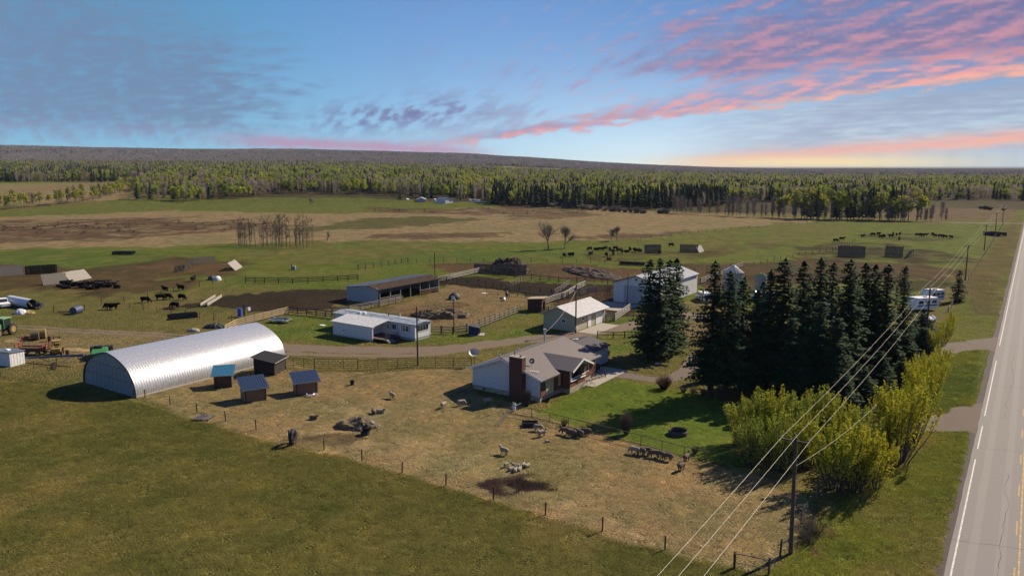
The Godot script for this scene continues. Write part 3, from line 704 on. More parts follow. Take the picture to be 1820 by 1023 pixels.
# ---------------------------------------------------------------- buildings
func gable_wall(m: MB, x0: float, x1: float, h: float, xr: float, hr: float, z0: float, z1: float):
	m.extrude([Vector2(x0, 0), Vector2(x1, 0), Vector2(x1, h), Vector2(xr, hr), Vector2(x0, h)], z0, z1)

func slab(m: MB, a: Vector3, b: Vector3, c: Vector3, d: Vector3, t: float):
	# a sheet of thickness t through four corners (clockwise from above), top face on the corners
	var k := (c - a).cross(b - a).normalized()
	if k.y < 0.0: k = -k
	var q := [a, b, c, d]
	m.quad(a, b, c, d)
	m.quad(d - k * t, c - k * t, b - k * t, a - k * t)
	for i in 4:
		var p: Vector3 = q[i]; var r: Vector3 = q[(i + 1) % 4]
		m.quad(p, p - k * t, r - k * t, r)

func ribbed(m: MB, a: Vector3, b: Vector3, c: Vector3, d: Vector3, gap: float, w: float, h: float):
	# standing ribs that run from edge a-d down to edge b-c
	var n := int((d - a).length() / gap)
	var k := (c - a).cross(b - a).normalized()
	if k.y < 0.0: k = -k
	for i in range(1, n):
		var t := float(i) / n
		var p := a.lerp(d, t) + k * h * 0.5; var q := b.lerp(c, t) + k * h * 0.5
		var f := (q - p).normalized()
		var r := f.cross(k)
		m.box((p + q) * 0.5, Vector3(w, h, (q - p).length()), Basis(r, k, f))

func window(parent: Node3D, o: Vector3, w: float, h: float, out: Vector3, panes := 2, pane: Material = null):
	# frame, panes and sill set on a wall; out points away from the wall
	var r := Vector3.UP.cross(out)
	var b := Basis(r, Vector3.UP, out)
	var g := MB.new()
	g.box(o + out * 0.015, Vector3(w + 0.16, h + 0.16, 0.07), b)
	var f := part("window", g.mesh(), M["white_trim"], parent)
	for i in panes:
		var x := (i - (panes - 1) * 0.5) * w / panes
		g = MB.new()
		g.box(o + r * x + out * 0.045, Vector3(w / panes - 0.06, h - 0.04, 0.03), b)
		part("pane", g.mesh(), pane if pane else M["glass"], f)
	return f

func make_buildings():
	quonset()
	house()
	trailer_home()
	open_barn()
	garage()
	shop()
	grain_bin()
	small_shed()

func quonset():
	var t := thing("quonset_barn", "long arched barn of bright galvanised corrugated steel beside the paddock", "barn")
	var half := [Vector2(6.35, 0), Vector2(6.38, 0.6), Vector2(6.3, 1.25), Vector2(6.05, 1.95), Vector2(5.6, 2.65), Vector2(4.95, 3.3), Vector2(4.1, 3.86), Vector2(3.1, 4.32), Vector2(2.0, 4.7), Vector2(1.0, 4.93), Vector2(0, 5.08)]
	var prof := []
	for i in half.size(): prof.append(half[i])
	for i in range(half.size() - 2, -1, -1): prof.append(Vector2(-half[i].x, half[i].y))
	# refine the arch
	var cv := Curve2D.new()
	for i in prof.size():
		var tg := Vector2.ZERO
		if i > 0 and i < prof.size() - 1 and i != half.size() - 1: tg = (prof[i + 1] - prof[i - 1]) / 6.0
		cv.add_point(prof[i], -tg, tg)
	var fine := cv.get_baked_points()
	var pts := []
	var n := 56
	for i in n + 1: pts.append(cv.sample_baked(cv.get_baked_length() * i / n, true))
	var x0 := -98.85
	var z0 := -51.2
	var z1 := -74.9
	var m := MB.new()
	var pitch := 0.36
	var sub := 6
	var steps := int((z0 - z1) / pitch * sub)
	for j in steps:
		var ring := []
		for e in 2:
			var s := float(j + e) / sub
			var d := 0.006 * cos(s * TAU); var dd := 0.006 * TAU / pitch * sin(s * TAU)
			var z := z0 - (z0 - z1) * float(j + e) / steps
			var row := []
			for i in n + 1:
				var p: Vector2 = pts[i]
				var tn: Vector2 = (pts[mini(i + 1, n)] - pts[maxi(i - 1, 0)]).normalized()
				var k := Vector2(tn.y, -tn.x)
				if i == n / 2: k = Vector2(0, 1)
				row.append([Vector3(x0 + p.x + k.x * d, p.y + k.y * d, z), Vector3(k.x, k.y, -dd).normalized()])
			ring.append(row)
		for i in n:
			var a = ring[0][i]; var b = ring[0][i + 1]; var c = ring[1][i + 1]; var d2 = ring[1][i]
			m.trin(a[0], b[0], c[0], a[1], b[1], c[1]); m.trin(a[0], c[0], d2[0], a[1], c[1], d2[1])
	part("arched_roof", m.mesh(), M["galvanised"], t)
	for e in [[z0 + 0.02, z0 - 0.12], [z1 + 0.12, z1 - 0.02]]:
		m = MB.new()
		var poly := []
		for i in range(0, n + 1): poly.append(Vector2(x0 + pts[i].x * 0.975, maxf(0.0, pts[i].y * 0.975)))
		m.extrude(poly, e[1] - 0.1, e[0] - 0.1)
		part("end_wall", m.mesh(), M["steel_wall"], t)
	# lap joints across the near end wall
	for y in [1.75, 3.35]:
		bpart("lap_joint", Vector3(x0, y, z0 - 0.06), Vector3(9.6 if y > 3.0 else 11.6, 0.035, 0.03), M["dark_trim"], t)
	for i in 11:
		bpart("rib", Vector3(x0 - 5.0 + i, 1.9 - absf(i - 5.0) * 0.12, z0 - 0.065), Vector3(0.05, 3.6 - absf(i - 5.0) * 0.24, 0.03), M["steel_wall"], t)
	m = MB.new()
	for i in n:
		var a: Vector2 = pts[i]; var b: Vector2 = pts[i + 1]
		m.beam(Vector3(x0 + a.x * 0.995, a.y * 0.995 - 0.02, z0 + 0.02), Vector3(x0 + b.x * 0.995, b.y * 0.995 - 0.02, z0 + 0.02), 0.1, 0.16)
	part("end_rim", m.mesh(), M["dark_trim"], t)
	for s in [-1, 1]:
		bpart("footing", Vector3(x0 + s * 6.38, 0.08, (z0 + z1) * 0.5), Vector3(0.3, 0.16, z0 - z1), M["concrete"], t)
	solo("drum", tube_mesh(0.3, 0.95, 14), M["wood_grey"], "upright grey drum standing at the corner of the arched barn", "drum", Vector3(-92.89, 0, -51.28))

func tube_mesh(r: float, h: float, k := 10) -> ArrayMesh:
	var m := MB.new()
	m.tube(Vector3.ZERO, Vector3(0, h, 0), r, r, k)
	return m.mesh()

func brick_panel(parent: Node3D, o: Vector3, u: Vector3, w: float, h: float, out: Vector3):
	# courses of brick with raked joints; too small to be seen singly from here, so one part of real courses
	var m := MB.new()
	var b := Basis(u, Vector3.UP, out)
	var rows := int(h / 0.085)
	for j in rows:
		var off := 0.115 if j % 2 == 0 else 0.0
		var x := -off
		while x < w - 0.02:
			var a := maxf(x, 0.0) + 0.006; var e := minf(x + 0.23, w) - 0.006
			if e - a > 0.03:
				m.box(o + u * ((a + e) * 0.5) + Vector3.UP * (j * 0.085 + 0.042) + out * 0.02, Vector3(e - a, 0.072, 0.04 + 0.006 * ((j * 7 + int(x * 9.0)) % 3)), b)
			x += 0.23
	var p := part("brickwork", m.mesh(), M["brick"], parent)
	p.set_meta("kind", "stuff")

func house():
	var t := thing("farmhouse", "brick and white-sided bungalow with dark shingled roof and tall chimney", "house")
	var x0 := -59.4; var x1 := -49.0; var z0 := -78.6; var z1 := -93.2
	var m := MB.new()
	m.box(Vector3((x0 + x1) * 0.5, 0.31, (z0 + z1) * 0.5), Vector3(x1 - x0, 0.62, z0 - z1))
	m.box(Vector3(-48.4, 0.40, -85.8), Vector3(1.5, 0.8, 4.1))
	part("foundation", m.mesh(), M["foundation"], t)
	# walls: white lap siding on the gable ends and the west side
	m = MB.new()
	var xr := -54.6
	m.extrude([Vector2(x0 + 0.02, 0.62), Vector2(x1 - 0.02, 0.62), Vector2(x1 - 0.02, 3.0), Vector2(xr, 4.86), Vector2(x0 + 0.02, 3.0)], z1 + 0.02, z0 - 0.02)
	part("wall", m.mesh(), M["white_wall"], t)
	for y in 16:
		var yy := 0.66 + y * 0.145
		bpart("siding_board", Vector3((x0 + -53.2) * 0.5, yy + 0.06, z0 + 0.0), Vector3(-53.2 - x0, 0.13, 0.03), M["siding_white"], t, Basis(Vector3.RIGHT, 0.06))
	for y in 12:
		var yy := 2.98 + y * 0.145
		var k := (4.86 - (yy + 0.13)) / 1.86
		if k < 0.06: continue
		var a := xr - (xr - x0) * k; var b := minf(xr + (x1 - xr) * k, -53.2)
		if b > a + 0.2: bpart("siding_board", Vector3((a + b) * 0.5, yy + 0.06, z0), Vector3(b - a, 0.13, 0.03), M["siding_white"], t, Basis(Vector3.RIGHT, 0.06))
	for y in 16: bpart("siding_board", Vector3(-50.0, 0.72 + y * 0.145, z0), Vector3(1.7, 0.13, 0.03), M["siding_white"], t, Basis(Vector3.RIGHT, 0.06))
	# roof: main gable with ridge along the house, cross gable over the bay
	var rz0 := z0 + 0.45; var rz1 := z1 - 0.6
	var e0 := x0 - 0.65; var e1 := x1 + 0.65
	var re := 4.98; var ee := 2.92
	m = MB.new()
	slab(m, Vector3(xr, re, rz1), Vector3(e1, ee, rz1), Vector3(e1, ee, rz0), Vector3(xr, re, rz0), 0.12)
	for j in 34:
		var k := (j + 0.5) / 34.0
		var p := Vector3(lerpf(xr, e1, k), lerpf(re, ee, k) + 0.008, 0)
		m.box(Vector3(p.x, p.y, (rz0 + rz1) * 0.5), Vector3(0.17, 0.016, rz0 - rz1), Basis(Vector3.BACK, atan2(ee - re, e1 - xr) + 0.05))
	var east := part("roof_slope", m.mesh(), M["shingles"], t)
	m = MB.new()
	slab(m, Vector3(e0, ee, rz1), Vector3(xr, re, rz1), Vector3(xr, re, rz0), Vector3(e0, ee, rz0), 0.12)
	for j in 34:
		var k := (j + 0.5) / 34.0
		m.box(Vector3(lerpf(xr, e0, k), lerpf(re, ee, k) + 0.008, (rz0 + rz1) * 0.5), Vector3(0.17, 0.016, rz0 - rz1), Basis(Vector3.BACK, -atan2(ee - re, xr - e0) * 1.0 - 0.05))
	var west := part("roof_slope", m.mesh(), M["shingles"], t)
	m = MB.new()
	m.beam(Vector3(xr, re + 0.03, rz0), Vector3(xr, re + 0.03, rz1), 0.24, 0.05)
	part("ridge_cap", m.mesh(), M["shingles"], east)
	# cross gable
	var bx := -46.7
	var zc := -85.6
	var bh := 4.45; var be := 3.28
	m = MB.new()
	var back := -53.4
	var vx := x1 + 0.1
	for s in [-1.0, 1.0]:
		var ze: float = zc - s * 2.75
		if s < 0.0: slab(m, Vector3(back, bh, zc), Vector3(bx, bh, zc), Vector3(bx, be, ze), Vector3(-50.2, be, ze), 0.1)
		else: slab(m, Vector3(-50.2, be, ze), Vector3(bx, be, ze), Vector3(bx, bh, zc), Vector3(back, bh, zc), 0.1)
	var bay_roof := part("gable_roof", m.mesh(), M["shingles"], t)
	for s in [-1.0, 1.0]:
		beampart("barge_board", Vector3(bx + 0.03, bh - 0.06, zc), Vector3(bx + 0.03, be - 0.08, zc - s * 2.8), 0.06, 0.24, M["white_trim"], bay_roof)
		beampart("valley_flashing", Vector3(back, bh + 0.03, zc), Vector3(-50.2, be + 0.05, zc - s * 2.75), 0.12, 0.03, M["dark_trim"], bay_roof)
	for s in [[x0 - 0.62, xr], [x1 + 0.62, xr]]:
		beampart("barge_board", Vector3(s[1], re - 0.16, rz0 + 0.02), Vector3(s[0], ee - 0.1, rz0 + 0.02), 0.05, 0.22, M["white_trim"], t)
	beampart("gutter", Vector3(e1 + 0.05, ee - 0.1, rz0), Vector3(e1 + 0.05, ee - 0.1, zc + 2.9), 0.12, 0.12, M["dark_trim"], t)
	beampart("gutter", Vector3(e1 + 0.05, ee - 0.1, zc - 3.0), Vector3(e1 + 0.05, ee - 0.1, rz1), 0.12, 0.12, M["dark_trim"], t)
	beampart("gutter", Vector3(e0 - 0.05, ee - 0.1, rz0), Vector3(e0 - 0.05, ee - 0.1, rz1), 0.12, 0.12, M["white_trim"], t)
	# bay: walls, brick, open porch under the gable
	m = MB.new()
	m.box(Vector3(-48.4, 2.05, -83.9), Vector3(1.4, 2.5, 0.3))
	m.box(Vector3(-48.4, 2.05, -87.7), Vector3(1.4, 2.5, 0.3))
	m.box(Vector3(-48.9, 2.05, -85.8), Vector3(0.3, 2.5, 3.5))
	var bay := part("bay_wall", m.mesh(), M["mortar"], t)
	var gm := MB.new()
	gm.tri(Vector3(-47.66, 3.3, -83.3), Vector3(-47.66, 4.22, zc), Vector3(-47.66, 3.3, -87.9))
	gm.tri(Vector3(-47.74, 3.3, -87.9), Vector3(-47.74, 4.22, zc), Vector3(-47.74, 3.3, -83.3))
	part("gable_infill", gm.mesh(), M["white_wall"], t)
	brick_panel(t, Vector3(-47.68, 0.82, -83.75), Vector3(0, 0, -1), 4.1, 0.75, Vector3(1, 0, 0))
	brick_panel(t, Vector3(-48.74, 0.82, -84.1), Vector3(0, 0, -1), 3.4, 2.4, Vector3(1, 0, 0))
	brick_panel(t, Vector3(-47.68, 1.6, -87.5), Vector3(0, 0, -1), 0.35, 1.7, Vector3(1, 0, 0))
	brick_panel(t, Vector3(-49.1, 0.62, -83.73), Vector3(1, 0, 0), 1.4, 2.5, Vector3(0, 0, 1))
	bpart("porch_rail", Vector3(-47.55, 1.62, -85.8), Vector3(0.14, 0.08, 3.9), M["white_trim"], t)
	bpart("porch_rail", Vector3(-47.55, 1.95, -85.8), Vector3(0.08, 0.1, 3.9), M["white_trim"], t)
	bpart("porch_post", Vector3(-47.6, 2.4, -83.85), Vector3(0.16, 1.7, 0.16), M["white_trim"], t)
	bpart("door", Vector3(-48.66, 1.85, -86.9), Vector3(0.08, 2.05, 0.95), M["dark_trim"], t)
	window(t, Vector3(-48.66, 2.1, -85.0), 1.2, 1.1, Vector3(1, 0, 0), 2)
	# east front of the main house
	m = MB.new()
	m.box(Vector3(x1 + 0.02, 1.8, -81.1), Vector3(0.08, 2.4, 4.9))
	part("front_wall", m.mesh(), M["mortar"], t)
	brick_panel(t, Vector3(x1 + 0.05, 0.62, -78.65), Vector3(0, 0, -1), 1.2, 1.35, Vector3(1, 0, 0))
	brick_panel(t, Vector3(x1 + 0.05, 0.62, -81.7), Vector3(0, 0, -1), 2.0, 2.3, Vector3(1, 0, 0))
	brick_panel(t, Vector3(x1 + 0.05, 2.6, -78.65), Vector3(0, 0, -1), 5.0, 0.35, Vector3(1, 0, 0))
	bpart("window", Vector3(x1 + 0.08, 1.65, -80.75), Vector3(0.08, 1.95, 1.75), M["white_trim"], t)
	bpart("curtain", Vector3(x1 + 0.12, 1.65, -80.3), Vector3(0.03, 1.8, 0.75), M["curtain"], t)
	bpart("curtain", Vector3(x1 + 0.12, 1.65, -81.15), Vector3(0.03, 1.8, 0.75), M["curtain"], t)
	bpart("window", Vector3(x1 + 0.08, 2.25, -79.2), Vector3(0.06, 0.7, 0.8), M["dark_trim"], t)
	bpart("window", Vector3(x1 + 0.08, 1.9, -83.15), Vector3(0.08, 1.6, 0.55), M["curtain"], t)
	m = MB.new()
	m.box(Vector3(x1 + 0.02, 1.8, -90.6), Vector3(0.08, 2.4, 5.2))
	part("front_wall", m.mesh(), M["mortar"], t)
	brick_panel(t, Vector3(x1 + 0.05, 0.62, -88.0), Vector3(0, 0, -1), 5.1, 2.35, Vector3(1, 0, 0))
	window(t, Vector3(x1 + 0.12, 1.9, -90.2), 1.5, 1.1, Vector3(1, 0, 0), 2)
	# chimney on the gable end
	m = MB.new()
	m.box(Vector3(-52.1, 2.72, -78.15), Vector3(1.9, 5.44, 0.86))
	var ch := part("chimney", m.mesh(), M["mortar"], t)
	for f in [[Vector3(-53.05, 0.0, -77.72), Vector3(1, 0, 0), 1.9, Vector3(0, 0, 1)], [Vector3(-51.15, 0.0, -77.72), Vector3(0, 0, -1), 0.86, Vector3(1, 0, 0)], [Vector3(-53.05, 0.0, -78.58), Vector3(0, 0, 1), 0.86, Vector3(-1, 0, 0)]]:
		var bm := MB.new()
		var b := Basis(f[1], Vector3.UP, f[3])
		for j in 64:
			var off := 0.115 if j % 2 == 0 else 0.0
			var x := -off
			while x < f[2] - 0.02:
				var a := maxf(x, 0.0) + 0.006; var e := minf(x + 0.23, f[2]) - 0.006
				if e - a > 0.03: bm.box(f[0] + f[1] * ((a + e) * 0.5) + Vector3.UP * (j * 0.085 + 0.042) + f[3] * 0.012, Vector3(e - a, 0.072, 0.03 + 0.004 * ((j * 5 + int(x * 9.0)) % 3)), b)
				x += 0.23
		var bp := part("brickwork", bm.mesh(), M["brick_dark"], ch)
		bp.set_meta("kind", "stuff")
	bpart("chimney_cap", Vector3(-52.1, 5.49, -78.15), Vector3(2.06, 0.1, 1.02), M["concrete"], ch)
	m = MB.new()
	m.tube(Vector3(-52.5, 5.54, -78.15), Vector3(-52.5, 6.2, -78.15), 0.05, 0.05, 6)
	part("flue", m.mesh(), M["iron"], ch)
	m = MB.new()
	m.tube(Vector3(-51.6, 5.54, -78.15), Vector3(-51.6, 5.72, -78.15), 0.13, 0.13, 8)
	part("flue", m.mesh(), M["iron"], ch)
	# roof fittings
	for v in [[-56.5, 0.35, -80.6], [-57.2, 0.3, -86.0]]:
		m = MB.new()
		var y: float = re - (xr - v[0]) * (re - ee) / (xr - e0)
		m.tube(Vector3(v[0], y - 0.05, v[2]), Vector3(v[0], y + v[1], v[2]), 0.12, 0.12, 8)
		m.tube(Vector3(v[0], y + v[1], v[2]), Vector3(v[0], y + v[1] + 0.1, v[2]), 0.17, 0.1, 8)
		part("roof_vent", m.mesh(), M["galvanised"], west)
	m = MB.new()
	m.tube(Vector3(-56.6, 4.0, -92.0), Vector3(-56.6, 5.9, -92.0), 0.16, 0.16, 10)
	m.tube(Vector3(-56.6, 5.9, -92.0), Vector3(-56.6, 6.1, -92.0), 0.25, 0.25, 10)
	part("stove_pipe", m.mesh(), M["galvanised"], west)
	# satellite dish and a small aerial near the south-east corner of the roof
	var ds := MB.new()
	ds.tube(Vector3(-51.4, 3.9, -80.4), Vector3(-51.4, 4.5, -80.4), 0.03, 0.03, 6)
	ds.tube(Vector3(-51.42, 4.55, -80.42), Vector3(-51.3, 4.6, -80.3), 0.08, 0.36, 14, false)
	part("satellite_dish", ds.mesh(), M["grey_wall"], east)
	m = MB.new()
	m.tube(Vector3(-50.7, 3.4, -78.9), Vector3(-50.7, 3.75, -78.9), 0.025, 0.025, 6)
	m.tube(Vector3(-51.1, 3.75, -78.8), Vector3(-49.7, 3.62, -79.3), 0.025, 0.025, 6)
	for i in 7:
		var p := Vector3(-51.1, 3.75, -78.8).lerp(Vector3(-49.7, 3.62, -79.3), i / 6.0)
		m.tube(p - Vector3(0.08, 0, 0.22), p + Vector3(0.08, 0, 0.22), 0.025, 0.025, 6)
	part("aerial", m.mesh(), M["white_trim"], east)
	# rear wing with a lower roof, spruce shade put into its dark colour
	m = MB.new()
	m.box(Vector3(-54.6, 1.3, -98.0), Vector3(6.6, 2.6, 7.2))
	var wing := part("rear_wing", m.mesh(), M["white_wall"], t)
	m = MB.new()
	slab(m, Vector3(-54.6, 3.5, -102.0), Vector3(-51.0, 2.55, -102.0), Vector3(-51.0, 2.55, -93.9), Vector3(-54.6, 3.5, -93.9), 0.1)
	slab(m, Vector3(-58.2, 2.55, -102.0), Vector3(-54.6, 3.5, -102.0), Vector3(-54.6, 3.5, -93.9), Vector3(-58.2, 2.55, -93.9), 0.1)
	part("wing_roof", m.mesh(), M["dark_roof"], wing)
	bpart("skylight", Vector3(-55.9, 3.22, -99.6), Vector3(0.9, 0.1, 0.6), M["white_trim"], wing, Basis(Vector3.BACK, 0.258))
	bpart("downpipe", Vector3(x0 - 0.05, 1.7, z0 + 0.05), Vector3(0.08, 2.3, 0.08), M["white_trim"], t)
	bpart("vent", Vector3(-57.6, 0.3, z0 + 0.02), Vector3(0.4, 0.25, 0.04), M["dark_trim"], t)

func trailer_home():
	var t := thing("mobile_home", "long white mobile home with pale roof and white lean-to porch room", "mobile home")
	var m := MB.new()
	m.box(Vector3(-94.2, 1.6, -97.6), Vector3(19.4, 2.35, 3.9))
	part("wall", m.mesh(), M["siding_white"], t)
	m = MB.new()
	m.box(Vector3(-94.2, 0.22, -97.6), Vector3(19.3, 0.44, 3.8))
	part("skirting", m.mesh(), M["grey_wall"], t)
	m = MB.new()
	for s in [-1.0, 1.0]:
		if s < 0.0: slab(m, Vector3(-104.2, 3.12, -97.6), Vector3(-84.2, 3.12, -97.6), Vector3(-84.2, 2.85, -95.35), Vector3(-104.2, 2.85, -95.35), 0.12)
		else: slab(m, Vector3(-104.2, 2.85, -99.85), Vector3(-84.2, 2.85, -99.85), Vector3(-84.2, 3.12, -97.6), Vector3(-104.2, 3.12, -97.6), 0.12)
	var roof := part("roof", m.mesh(), M["trailer_roof"], t)
	for s in [[-103, -99.2, 0.07], [-96.6, -92.6, 0.06], [-89.9, -86.6, 0.06]]:
		beampart("roof_seam", Vector3(s[0], 3.06, -97.2), Vector3(s[1], 3.04, -97.0), 0.12, s[2], M["dark_trim"], roof)
	for x in [-98.8, -97.6]: bpart("roof_vent", Vector3(x, 3.2, -97.1), Vector3(0.5, 0.28, 0.4), M["white_trim"], roof)
	for p in [[-92.6, 0.6, "iron"], [-89.9, 0.75, "white_trim"], [-85.7, 0.25, "iron"]]:
		m = MB.new()
		m.tube(Vector3(p[0], 2.95, -97.9), Vector3(p[0], 3.05 + p[1], -97.9), 0.09, 0.09, 8)
		part("vent_pipe", m.mesh(), M[p[2]], roof)
	for w in [[-89.2, 0.95, 2], [-86.65, 1.3, 2]]:
		window(t, Vector3(w[0], 1.95, -95.64), w[1], 0.95, Vector3(0, 0, 1), w[2])
		for s in [-1, 1]: bpart("shutter", Vector3(w[0] + s * (w[1] * 0.5 + 0.24), 1.95, -95.62), Vector3(0.28, 1.05, 0.05), M["grey_wall"], t)
	window(t, Vector3(-84.49, 2.0, -97.6), 2.9, 0.95, Vector3(1, 0, 0), 4)
	bpart("corner_trim", Vector3(-84.52, 1.6, -95.64), Vector3(0.1, 2.35, 0.12), M["white_trim"], t)
	bpart("corner_trim", Vector3(-84.52, 1.6, -99.54), Vector3(0.1, 2.35, 0.1), M["white_trim"], t)
	bpart("door", Vector3(-90.6, 1.5, -95.62), Vector3(0.95, 2.0, 0.06), M["white_wall"], t)
	window(t, Vector3(-90.6, 1.9, -95.6), 0.4, 0.7, Vector3(0, 0, 1), 1)
	# lean-to room and its deck
	m = MB.new()
	m.box(Vector3(-94.9, 1.28, -91.35), Vector3(9.4, 2.3, 0.14))
	m.box(Vector3(-99.55, 1.4, -93.4), Vector3(0.14, 2.5, 4.3))
	m.box(Vector3(-92.4, 1.4, -93.5), Vector3(0.14, 2.5, 4.1))
	var ext := part("porch_room", m.mesh(), M["siding_white"], t)
	for y in 8: bpart("siding_board", Vector3(-94.9, 0.42 + y * 0.27, -91.265), Vector3(9.4, 0.25, 0.03), M["siding_white"], ext, Basis(Vector3.RIGHT, 0.05))
	bpart("skirting", Vector3(-94.9, 0.2, -91.33), Vector3(9.4, 0.32, 0.12), M["grey_wall"], ext)
	bpart("vent", Vector3(-96.9, 1.2, -91.24), Vector3(0.35, 0.16, 0.04), M["dark_trim"], ext)
	m = MB.new()
	slab(m, Vector3(-100.1, 3.14, -95.3), Vector3(-90.0, 3.14, -95.3), Vector3(-90.0, 2.52, -91.05), Vector3(-100.1, 2.52, -91.05), 0.1)
	ribbed(m, Vector3(-100.1, 3.14, -95.3), Vector3(-100.1, 2.52, -91.05), Vector3(-90.0, 2.52, -91.05), Vector3(-90.0, 3.14, -95.3), 0.6, 0.04, 0.03)
	part("porch_roof", m.mesh(), M["white_roof"], ext)
	bpart("deck", Vector3(-90.0, 0.5, -93.5), Vector3(4.6, 0.1, 4.0), M["wood_old"], ext)
	bpart("porch_post", Vector3(-90.25, 1.3, -91.4), Vector3(0.14, 2.4, 0.14), M["white_trim"], ext)
	for i in 3: bpart("step", Vector3(-87.5 + i * 0.3, 0.42 - i * 0.14, -92.6), Vector3(0.32, 0.08, 1.6), M["wood_pale"], ext)
	for i in 8: bpart("deck_picket", Vector3(-87.75, 0.95, -92.0 - i * 0.42), Vector3(0.05, 0.8, 0.05), M["wood_dark"], ext)
	bpart("deck_rail", Vector3(-87.75, 1.37, -93.5), Vector3(0.08, 0.06, 3.6), M["wood_dark"], ext)
	bpart("deck_rail", Vector3(-87.75, 0.98, -93.5), Vector3(0.08, 0.06, 3.6), M["wood_dark"], ext)
	for i in 2: bpart("deck_leg", Vector3(-87.8, 0.25, -91.7 - i * 3.4), Vector3(0.1, 0.5, 0.1), M["wood_dark"], ext)

func open_barn():
	var t := thing("cattle_barn", "long open-fronted cattle barn with pale blue-grey roof and dark front slope", "barn")
	var x0 := -124.0; var x1 := -114.6; var z0 := -118.0; var z1 := -138.5
	var m := MB.new()
	m.extrude([Vector2(x0, 0), Vector2(x1, 0), Vector2(x1, 3.35), Vector2(-117.6, 3.7), Vector2(x0, 3.0)], z0 - 0.15, z0)
	m.extrude([Vector2(x0, 0), Vector2(x1, 0), Vector2(x1, 3.35), Vector2(-117.6, 3.7), Vector2(x0, 3.0)], z1, z1 + 0.15)
	m.box(Vector3(x0 + 0.07, 1.5, (z0 + z1) * 0.5), Vector3(0.14, 3.0, z0 - z1 - 0.3))
	part("wall", m.mesh(), M["grey_wall"], t)
	for i in 9: bpart("wall_rib", Vector3(x0 + 0.6 + i, 1.5, z0 + 0.012), Vector3(0.05, 3.0, 0.03), M["grey_wall"], t)
	m = MB.new()
	var a := Vector3(-124.6, 3.05, z1 - 0.4); var b := Vector3(-117.5, 3.86, z1 - 0.4); var c := Vector3(-117.5, 3.86, z0 + 0.35); var d := Vector3(-124.6, 3.05, z0 + 0.35)
	slab(m, a, b, c, d, 0.1)
	ribbed(m, b, a, d, c, 0.75, 0.05, 0.03)
	var roof := part("roof_slope", m.mesh(), M["barn_roof"], t)
	bpart("roof_seam", Vector3(-121.0, 3.52, -124.6), Vector3(7.1, 0.05, 0.12), M["white_roof"], roof, Basis(Vector3.BACK, atan2(0.81, 7.1)))
	m = MB.new()
	slab(m, Vector3(-117.5, 3.87, z1 - 0.4), Vector3(-114.0, 3.18, z1 - 0.4), Vector3(-114.0, 3.18, z0 + 0.35), Vector3(-117.5, 3.87, z0 + 0.35), 0.1)
	ribbed(m, Vector3(-117.5, 3.87, z1 - 0.4), Vector3(-114.0, 3.18, z1 - 0.4), Vector3(-114.0, 3.18, z0 + 0.35), Vector3(-117.5, 3.87, z0 + 0.35), 0.5, 0.05, 0.03)
	part("roof_slope", m.mesh(), M["barn_roof_old"], t).set_meta("label", "dark brown front slope of the roof")
	beampart("eave_beam", Vector3(-114.5, 3.1, z0 - 0.1), Vector3(-114.5, 3.1, z1 + 0.1), 0.12, 0.22, M["wood_grey"], t)
	for i in 7: bpart("post", Vector3(-114.55, 1.5, z0 - 0.5 - i * 3.28), Vector3(0.2, 3.0, 0.2), M["wood_grey"], t)
	for s in [[0, 2, "wood_grey"], [4, 6, "rust"]]:
		for j in 3: beampart("rail", Vector3(-114.42, 0.45 + j * 0.38, z0 - 0.4 - s[0] * 3.28), Vector3(-114.42, 0.45 + j * 0.38, z0 - 0.4 - s[1] * 3.28), 0.05, 0.2 if j < 2 else 0.1, M[s[2]] if j < 2 else M["wood_pale"], t)
	for i in 3: bpart("eave_block", Vector3(x0 + 0.3 + i * 3.2, 3.1 + i * 0.2, z0 + 0.12), Vector3(0.3, 0.14, 0.16), M["dark_trim"], t)

